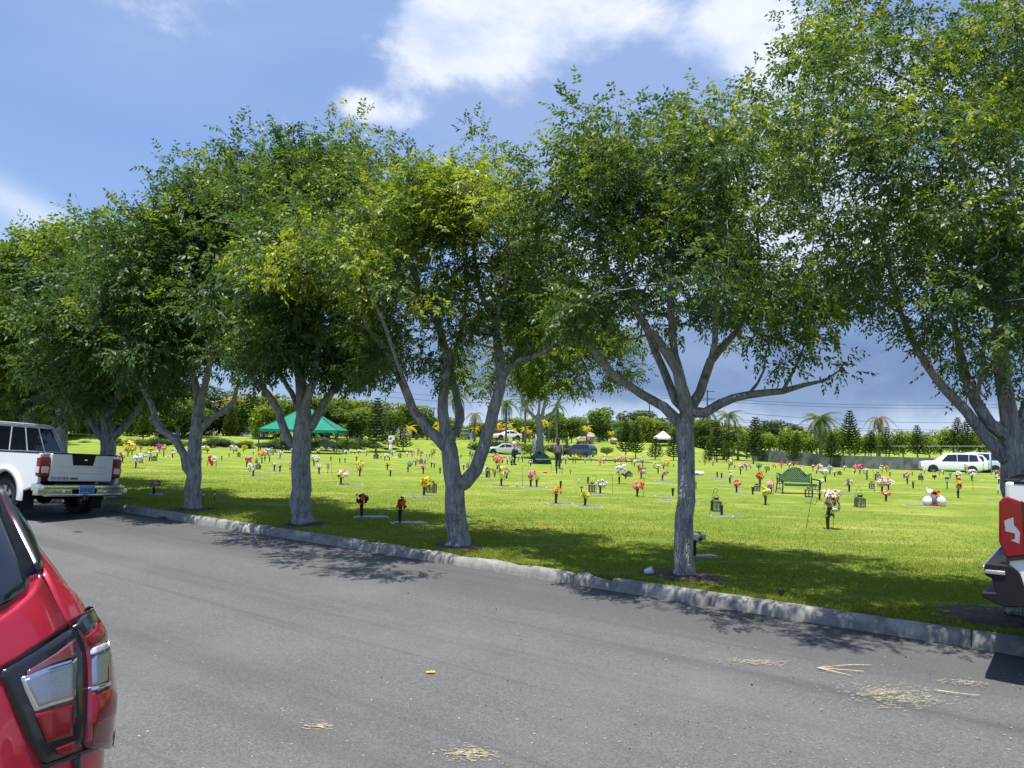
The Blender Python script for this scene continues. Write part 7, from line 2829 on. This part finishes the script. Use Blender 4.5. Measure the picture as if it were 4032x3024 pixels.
random.seed(12)
PINES = [(563, 1742, 1625, 84), (510, 1735, 1655, 88), (640, 1748, 1640, 90), (905, 1740, 1600, 92), (1010, 1745, 1690, 95), (1480, 1776, 1568, 86), (1530, 1772, 1655, 90), (1586, 1780, 1672, 88), (2464, 1806, 1655, 100), (2502, 1808, 1666, 98), (2580, 1817, 1722, 96), (2651, 1823, 1692, 94), (2792, 1828, 1742, 92), (2822, 1826, 1660, 92),
         (2966, 1828, 1644, 92), (3123, 1838, 1700, 84), (3275, 1822, 1704, 86), (3345, 1800, 1618, 96), (3430, 1805, 1695, 92), (3489, 1810, 1682, 88), (3615, 1812, 1676, 86), (3771, 1785, 1645, 98), (3812, 1798, 1646, 94), (3250, 1770, 1690, 118), (3960, 1800, 1690, 92), (2860, 1815, 1735, 96), (1110, 1760, 1700, 98), (2130, 1800, 1735, 92), (2275, 1790, 1735, 100)]
PT = ['beyond the pickup', 'nearest the pickup', 'left of the cream house', 'before the cream house', 'short and wide before the tent', 'tallest and darkest left of the forked trunk', 'half hidden behind the tallest pine', 'standing alone by the white sign', 'left of a close pair before the bank', 'right of a close pair before the bank', 'with upswept low branches below the gazebo', 'just left of the straight trunk', 'small and slim right of the straight trunk',
      'dark one right of the straight trunk', 'with crossed twin stems', 'with a forked leaning stem before the wall', 'beside the feathery palm stem', 'tall top rising above the hedge', 'left of a pair before the wall', 'right of a pair before the wall', 'nearest the white wagon bonnet', 'slender, left of the tall pair behind the wagon', 'broad, right of the tall pair behind the wagon', 'behind the feathery palm', 'behind the van', 'low one by the wall end', 'under the tent eave', 'beside the tarpaulin', 'near the slate wagon']
for i_, (sx, sb, st, Y) in enumerate(PINES):
    bg_tree('norfolk_pine', 'tiered pine ' + PT[i_], 'pine', sx, sb, st, Y, 'pine', 'pine%d' % (i_ % 3), 'needle', 'tiered pines beyond the graves', 1.25 if (sb - st) < 120 else .95, lean=.22 if i_ == 15 else random.uniform(-.04, .04))

# broadleaved trees on the left bank, the centre and behind the hedge
ROUND = [(20, 1745, 1480, 70, 'leaf_dark', 1.0), (130, 1745, 1500, 76, 'leaf_far', 1.0), (250, 1745, 1490, 84, 'leaf_far', 1.1), (340, 1745, 1520, 90, 'leaf_far', 1.0), (470, 1745, 1480, 96, 'leaf_far', 1.1), (700, 1745, 1530, 88, 'leaf_far', 1.1), (780, 1745, 1500, 100, 'leaf_dark', 1.0), (1000, 1745, 1520, 98, 'leaf_far', 1.1), (1085, 1745, 1560, 92, 'leaf_far', 1.1), (1190, 1745, 1540, 104, 'leaf_far', 1.3),
         (1290, 1745, 1545, 96, 'leaf_far', 1.2), (1380, 1750, 1550, 100, 'leaf_far', 1.2), (1420, 1760, 1590, 92, 'leaf_far', 1.2), (1545, 1750, 1545, 112, 'leaf_far', 1.2), (1640, 1750, 1580, 118, 'leaf_far', 1.0), (1680, 1760, 1625, 124, 'leaf_far', 1.1), (1720, 1750, 1640, 132, 'leaf_dark', 1.2), (1770, 1760, 1630, 140, 'leaf_far', 1.3), (2060, 1745, 1640, 132, 'leaf_far', 1.3),
         (2230, 1775, 1620, 112, 'leaf_far', 1.2), (2360, 1765, 1590, 124, 'leaf_far', 1.2), (2300, 1760, 1640, 134, 'leaf_dark', 1.3), (2520, 1770, 1602, 150, 'leaf_dark', 1.5), (2460, 1770, 1640, 128, 'leaf_far', 1.3), (2560, 1770, 1632, 130, 'leaf_hedge', 1.5), (2620, 1770, 1615, 160, 'leaf_dark', 1.4), (2690, 1790, 1650, 124, 'leaf_far', 1.4), (3030, 1790, 1635, 150, 'leaf_dark', 1.2), (3130, 1780, 1660, 150, 'leaf_dark', 1.2),
         (2890, 1800, 1645, 114, 'leaf_hedge', 1.2), (2770, 1800, 1640, 118, 'leaf_far', 1.2), (2850, 1800, 1665, 105, 'leaf_far', 1.2), (3990, 1800, 1640, 110, 'leaf_far', 1.2), (3880, 1800, 1680, 112, 'leaf_far', 1.2), (2180, 1760, 1610, 128, 'leaf_far', 1.1), (1890, 1755, 1650, 134, 'leaf_far', 1.2), (1960, 1750, 1640, 142, 'leaf_dark', 1.3)]
ref = ['over the pickup roof', 'above the golf carts', 'behind the three-limbed tree', 'behind the pickup cab corner', 'behind the grey gable wall', 'beyond the low-limbed trunk', 'left of the cream house', 'right of the cream house', 'left of the green tent', 'behind the green tent', 'right of the green tent', 'left of the tallest pine', 'low before the tallest pine', 'behind the white sign', 'right of the cream storey', 'seen through the forked trunk',
       'near the orange wall', 'near the white gate', 'above the bank car', 'left of the tallest yellow palm', 'behind the boulders', 'behind the slate wagon', 'on the skyline left of the straight trunk', 'by the green street sign', 'with bright lime top behind the gazebo', 'on the skyline behind the gazebo', 'close left of the straight trunk', 'on the skyline above the hedge', 'lower on the skyline above the hedge', 'beneath the coconut palm', 'close right of the straight trunk', 'beneath the drooping palm fronds', 'behind the large trunk', 'behind the van', 'above the woman in black', 'between the palms in the fork', 'right of the forked trunk']
for i_, (sx, sb, st, Y, m_, wd) in enumerate(ROUND):
    bg_tree('broadleaf_tree', {'leaf_far': 'mid green', 'leaf_dark': 'dark green', 'leaf_hedge': 'lime topped'}[m_] + ' rounded tree ' + ref[i_], 'tree', sx, sb, st, Y, 'round', 'round%d' % (i_ % 4), m_, 'rounded trees behind the cemetery', wd * (1.55 if sx < 1460 else 1.15))

# clipped hedge trees beyond the wall
random.seed(5)
hx = 2940
i_ = 0
while hx < 4060:
    st = 1672 + random.uniform(-14, 14) + (hx - 2940) * .022
    Y = 104 - (hx - 2940) * .006
    bg_tree('hedge_tree', 'leafy hedge tree behind the wall, %s from the straight trunk' % ordinal(i_), 'hedge tree', hx, 1795, st, Y, 'bush', 'bush%d' % (i_ % 3), 'leaf_hedge', 'close row of hedge trees behind the wall', 1.0)
    hx += random.uniform(42, 62)
    i_ += 1
# dense broad bushes closing the view under the near crowns and behind the bank
rs_ = random.Random(9)
TH = [(360 + i * 74 + rs_.uniform(-20, 20), 1742, 1585 + rs_.uniform(-40, 40), 88 + rs_.uniform(0, 22)) for i in range(15)] + [(1660 + i * 62 + rs_.uniform(-15, 15), 1742, 1648 + rs_.uniform(-22, 18), 134 + rs_.uniform(0, 14)) for i in range(13)] + [(2440 + i * 62 + rs_.uniform(-15, 15), 1790, 1645 + rs_.uniform(-22, 18), 128 + rs_.uniform(0, 12)) for i in range(9)] + [(-20 + i * 70, 1742, 1560 + rs_.uniform(-40, 30), 84 + rs_.uniform(0, 14)) for i in range(6)]
TH.sort()
for i_, (sx, sb, st, Y) in enumerate(TH):
    bg_tree('bushy_tree', 'dense leafy bush-like tree in the far green band, %s rightwards from frame edge' % ordinal(i_), 'tree', sx, sb, st, Y, 'bush', 'bush%d' % (i_ % 3), ('leaf_far', 'leaf_dark', 'leaf_far', 'leaf_hedge')[i_ % 4], 'dense bush-like trees of the far green band', .95)
# low shrubs along the foot of the left bank and on the centre bank
SHR = [(560, 1765, 1722, 82), (480, 1765, 1730, 84), (680, 1768, 1728, 82), (780, 1768, 1735, 80), (860, 1768, 1722, 82), (960, 1768, 1730, 82), (1060, 1772, 1735, 84), (1240, 1772, 1735, 86), (1330, 1772, 1735, 86), (1400, 1775, 1725, 88), (1455, 1776, 1735, 90), (1690, 1785, 1740, 98), (1880, 1790, 1735, 100), (1960, 1780, 1728, 104), (2040, 1780, 1730, 102), (2090, 1790, 1740, 96), (2190, 1800, 1745, 98), (2280, 1785, 1755, 104), (2390, 1790, 1755, 104), (1760, 1745, 1720, 128),
       (380, 1765, 1715, 84), (330, 1765, 1730, 80), (200, 1760, 1700, 82), (90, 1760, 1690, 80), (20, 1760, 1680, 76), (1150, 1772, 1742, 84)]
rs_ = random.Random(6)
for q_ in range(24):
    SHR.append((400 + q_ * 44 + rs_.uniform(-12, 12), 1772, 1730 + rs_.uniform(-16, 8), 78 + rs_.uniform(0, 5)))
shr_rank = {i: r for r, i in enumerate(sorted(range(len(SHR)), key=lambda i: SHR[i][0]))}
for i_, (sx, sb, st, Y) in enumerate(SHR):
    bg_tree('low_shrub', 'low dark shrub at the bank foot, %s rightwards from the pickup' % ordinal(shr_rank[i_]), 'shrub', sx, sb, st, Y, 'bush', 'bush%d' % (i_ % 3), 'leaf_dark' if i_ % 3 else 'leaf_far', 'low shrubs at the foot of the bank', 1.8)


def frond_mesh(key, L, n, ll, arc, m_, rg, dens=1.0):
    mb_v, var = [], []
    pts = []
    for j in range(n + 1):
        f = j / n
        pts.append(np.array([L * (f - .18 * arc * f * f), 0, L * (.42 * f - arc * .95 * f * f)]))
    for j in range(1, n + 1):
        f = j / n
        p = pts[j]
        t = pts[j] - pts[j - 1]
        t /= np.linalg.norm(t)
        for s in (-1, 1):
            l = ll * (math.sin(math.pi * min(1, f * .85 + .12)) ** .7) * rg.uniform(.85, 1.1)
            d = np.array([t[0] * .6, s * .75, t[2] * .6 - .55 - .25 * rg.random()])
            d /= np.linalg.norm(d)
            w = t * (L / n) * .42
            tip = p + d * l
            mb_v.append([p - w, p + w, tip + w * .3, tip - w * .3])
    for a, b in zip(pts[:-1], pts[1:]):
        w = np.array([0, .02 * L / 2, 0])
        mb_v.append([a - w, a + w, b + w * .8, b - w * .8])
    V = np.array(mb_v).reshape(-1, 3)
    q = np.arange(len(V)).reshape(-1, 4)
    o = npmesh('frond', V, q, m_, None, {'var': np.clip(rg.normal(.5, .25, len(q)), 0, 1), 'young': (rg.random(len(q)) < .12) * .6})
    me = o.data
    bpy.data.objects.remove(o)
    return me


FR = {}


def palm(name, label, sx, scrown, sbase, Y, r_src, m_, nf=15, arc=1.0, group=None, cat='palm', thick=1.0, elev=(75, -25)):
    k = Y / F / 3.9375
    b = at(sx / 3.9375, sbase / 3.9375, Y)
    c = at(sx / 3.9375, scrown / 3.9375, Y)
    root = thing(name, label, cat, b, 0, group)
    h = c.z - b.z
    mb = MB()
    mb.tube([(0, 0, -.5), (.05, 0, h * .4), (-.03, 0, h * .8), (0, 0, h)], [.20 * thick, .15 * thick, .13 * thick, .11 * thick], 9)
    if h > .8:
        mb.build('trunk', 'palm_trunk', root, smooth=True)
    key = (m_, round(arc, 1))
    if key not in FR:
        FR[key] = frond_mesh(m_, 1.0, 18, .26, arc, m_, np.random.default_rng(3))
    L = r_src * k * 1.25
    for i in range(nf):
        o = link('frond', FR[key], root)
        o.location = (0, 0, h)
        f = i / max(1, nf - 1)
        o.rotation_euler = (random.uniform(-.2, .2), R(-(elev[0] + (elev[1] - elev[0]) * f)) + R(22), i * 2.399 + random.uniform(-.2, .2))
        o.scale = (L * random.uniform(.88, 1.08),) * 3
    return root


random.seed(31)
palm('feather_palm', 'full green feathery palm standing before the hedge', 3231, 1655, 1826, 90, 72, 'frond', 26, 1.0, thick=1.3)
palm('feather_palm', 'drooping brown-fronded palm behind the hedge', 3462, 1645, 1790, 108, 62, 'frond_dry', 14, 1.4, elev=(40, -50))
palm('feather_palm', 'pale green palm top behind the utility pole', 2784, 1625, 1790, 118, 56, 'frond', 18, 1.0)
palm('feather_palm', 'coconut palm with one yellowed frond right of the straight trunk', 2868, 1640, 1810, 106, 64, 'frond', 16, 1.2)
palm('feather_palm', 'drooping palm low beside the coconut palm', 2905, 1700, 1815, 104, 40, 'frond', 14, 1.2)
palm('feather_palm', 'brown-skirted palm framed by the forked trunk', 1865, 1630, 1760, 108, 46, 'frond_dry', 16, 1.4, elev=(50, -60))
palm('feather_palm', 'tall palm seen between limbs of the forked tree', 1790, 1560, 1760, 112, 60, 'frond', 18, 1.2)
palm('feather_palm', 'green palm just right of the forked trunk limb', 1990, 1590, 1760, 110, 58, 'frond', 16, 1.2)
palm('feather_palm', 'slim grey-stemmed palm left of the forked distant tree', 2066, 1585, 1780, 108, 50, 'frond', 12, 1.2)
palm('feather_palm', 'slim grey-stemmed palm right of the forked distant tree', 2190, 1600, 1790, 106, 50, 'frond', 12, 1.2)
AR = [(1575, 1672, 1735, 112, 34), (1610, 1690, 1735, 110, 34), (1545, 1690, 1735, 114, 26), (1720, 1670, 1730, 122, 22), (1710, 1690, 1732, 120, 20), (1870, 1690, 1735, 118, 20), (1955, 1675, 1725, 124, 24), (2000, 1680, 1725, 126, 26), (2020, 1695, 1730, 124, 18), (2065, 1690, 1735, 124, 22), (2130, 1660, 1740, 122, 30), (2160, 1672, 1735, 122, 24), (2215, 1695, 1740, 120, 20), (2250, 1700, 1740, 120, 18), (2308, 1688, 1745, 116, 24), (2406, 1705, 1745, 120, 18), (1395, 1690, 1735, 104, 22), (1365, 1695, 1735, 104, 18), (1020, 1675, 1720, 110, 16), (2085, 1700, 1735, 126, 16), (470, 1640, 1700, 104, 22), (1480, 1715, 1745, 100, 18)]
an = ['beside the small pine, tallest', 'spreading low right of the small pine', 'left of the small pine', 'above the orange wall', 'below its twin by the orange wall', 'beyond the brown-skirted palm', 'left above the bank car', 'right above the bank car', 'low beside the bank car', 'left of the forked distant tree', 'through the fork of the distant tree', 'right of the forked distant tree', 'left of the woman in black', 'right of the woman in black', 'standing single before the boulders', 'beside the green street sign', 'right of the tent', 'close by the tent pole', 'left of the tent', 'low between grey palm stems', 'past the three-limbed tree', 'left of the tallest pine']
for i_, (sx, sc_, sb, Y, r_) in enumerate(AR):
    palm('areca_palm', 'bright yellow palm clump ' + an[i_], sx, sc_, sb, Y, r_, 'areca', 12, 1.0, 'bright yellow palms on the bank', 'palm', .6, (80, 0))

# wide tree standing out on the lawn between the two middle trunks
wide, wp_, wt_ = street_tree((1167, 985), [
    [(1166, 985, 17), (1166, 940, 14), (1164, 912, 14), (1160, 895, 9)],
    [(1158, 905, 8), (1140, 885, 7), (1128, 858, 6), (1110, 820, 4)],
    [(1168, 905, 8), (1175, 880, 7), (1180, 850, 6), (1185, 800, 4)],
    [(1170, 905, 7), (1195, 890, 6), (1208, 865, 5), (1240, 820, 4), (1290, 790, 3)],
    [(1163, 900, 6), (1166, 860, 5), (1170, 800, 3)]],
    [(1110, 760, 75, 55, 0), (1060, 790, 50, 40, 0), (1320, 740, 60, 40, 0), (1260, 700, 80, 50, 0), (1170, 720, 80, 55, 0), (1240, 770, 70, 45, 0), (1200, 810, 70, 32, 0), (1120, 820, 45, 28, 0), (1300, 800, 55, 32, 0), (1345, 835, 30, 18, 0), (1250, 830, 50, 22, 0), (1160, 650, 60, 50, 0)],
    'wide spreading tree out on the lawn with a forked dark stem', 230, 40, 1, per=20, ll=.40, lw=.17, L=1.0, spread=1.3, leaflets=7, clump=2.0, name='lawn_tree', Y=78.0, lmat='leaf_far', group=None, young=yfun(lambda p: .25, .6, .15, 40), twig=.012)

# ------------------------------------------------------------------ labels that single out every vase, lantern, hook, light and marker
ZONES = [(0, 192, 'the pickup'), (192, 303, 'the low-limbed trunk'), (303, 458, 'the tent trunk'), (458, 683, 'the forked trunk'), (683, 777, 'the straight trunk'), (777, 870, 'the bench'), (870, 1100, 'the lattice of tall pines')]
ZONES[-1] = (870, 1100, 'the bench end lantern')
ORD_ = ['first', 'second', 'third', 'fourth', 'fifth', 'sixth', 'seventh', 'eighth', 'ninth', 'tenth', 'eleventh', 'twelfth', 'thirteenth', 'fourteenth', 'fifteenth']
groups_ = {}
for (o, lab, stem, px, py) in ITEMS:
    if lab:
        o['label'] = lab
        continue
    z = next(n for a, b, n in ZONES if px < b)
    Y = o.location.y
    row = 'nearer' if Y < 24 else 'middle' if Y < 40 else 'far'
    groups_.setdefault((stem, row, z), []).append((px, o))
GRP = {'vase': 'grave vases on the lawn', 'flower vase': 'flower vases on the lawn', 'lantern': 'grave lanterns', 'hook': 'garden hooks', 'garden light': 'solar lights on the graves', 'gravestone': 'flat grave markers'}
for (stem, row, z), lst in groups_.items():
    lst.sort(key=lambda t: t[0])
    for i, (px, o) in enumerate(lst):
        zz = z.replace('the bench end lantern', 'the bench').replace('the ', '')
        far = z == 'the bench end lantern'
        if len(lst) == 1:
            o['label'] = '%s, %s row, %s %s' % (stem, row, 'well right of' if far else 'just right of', zz)
        else:
            o['label'] = '%s, %s row, %s rightwards %s %s' % (stem, row, ordinal(i), 'well past' if far else 'from', zz)
for (o, *_r) in ITEMS:
    o['group'] = GRP[o['category']]
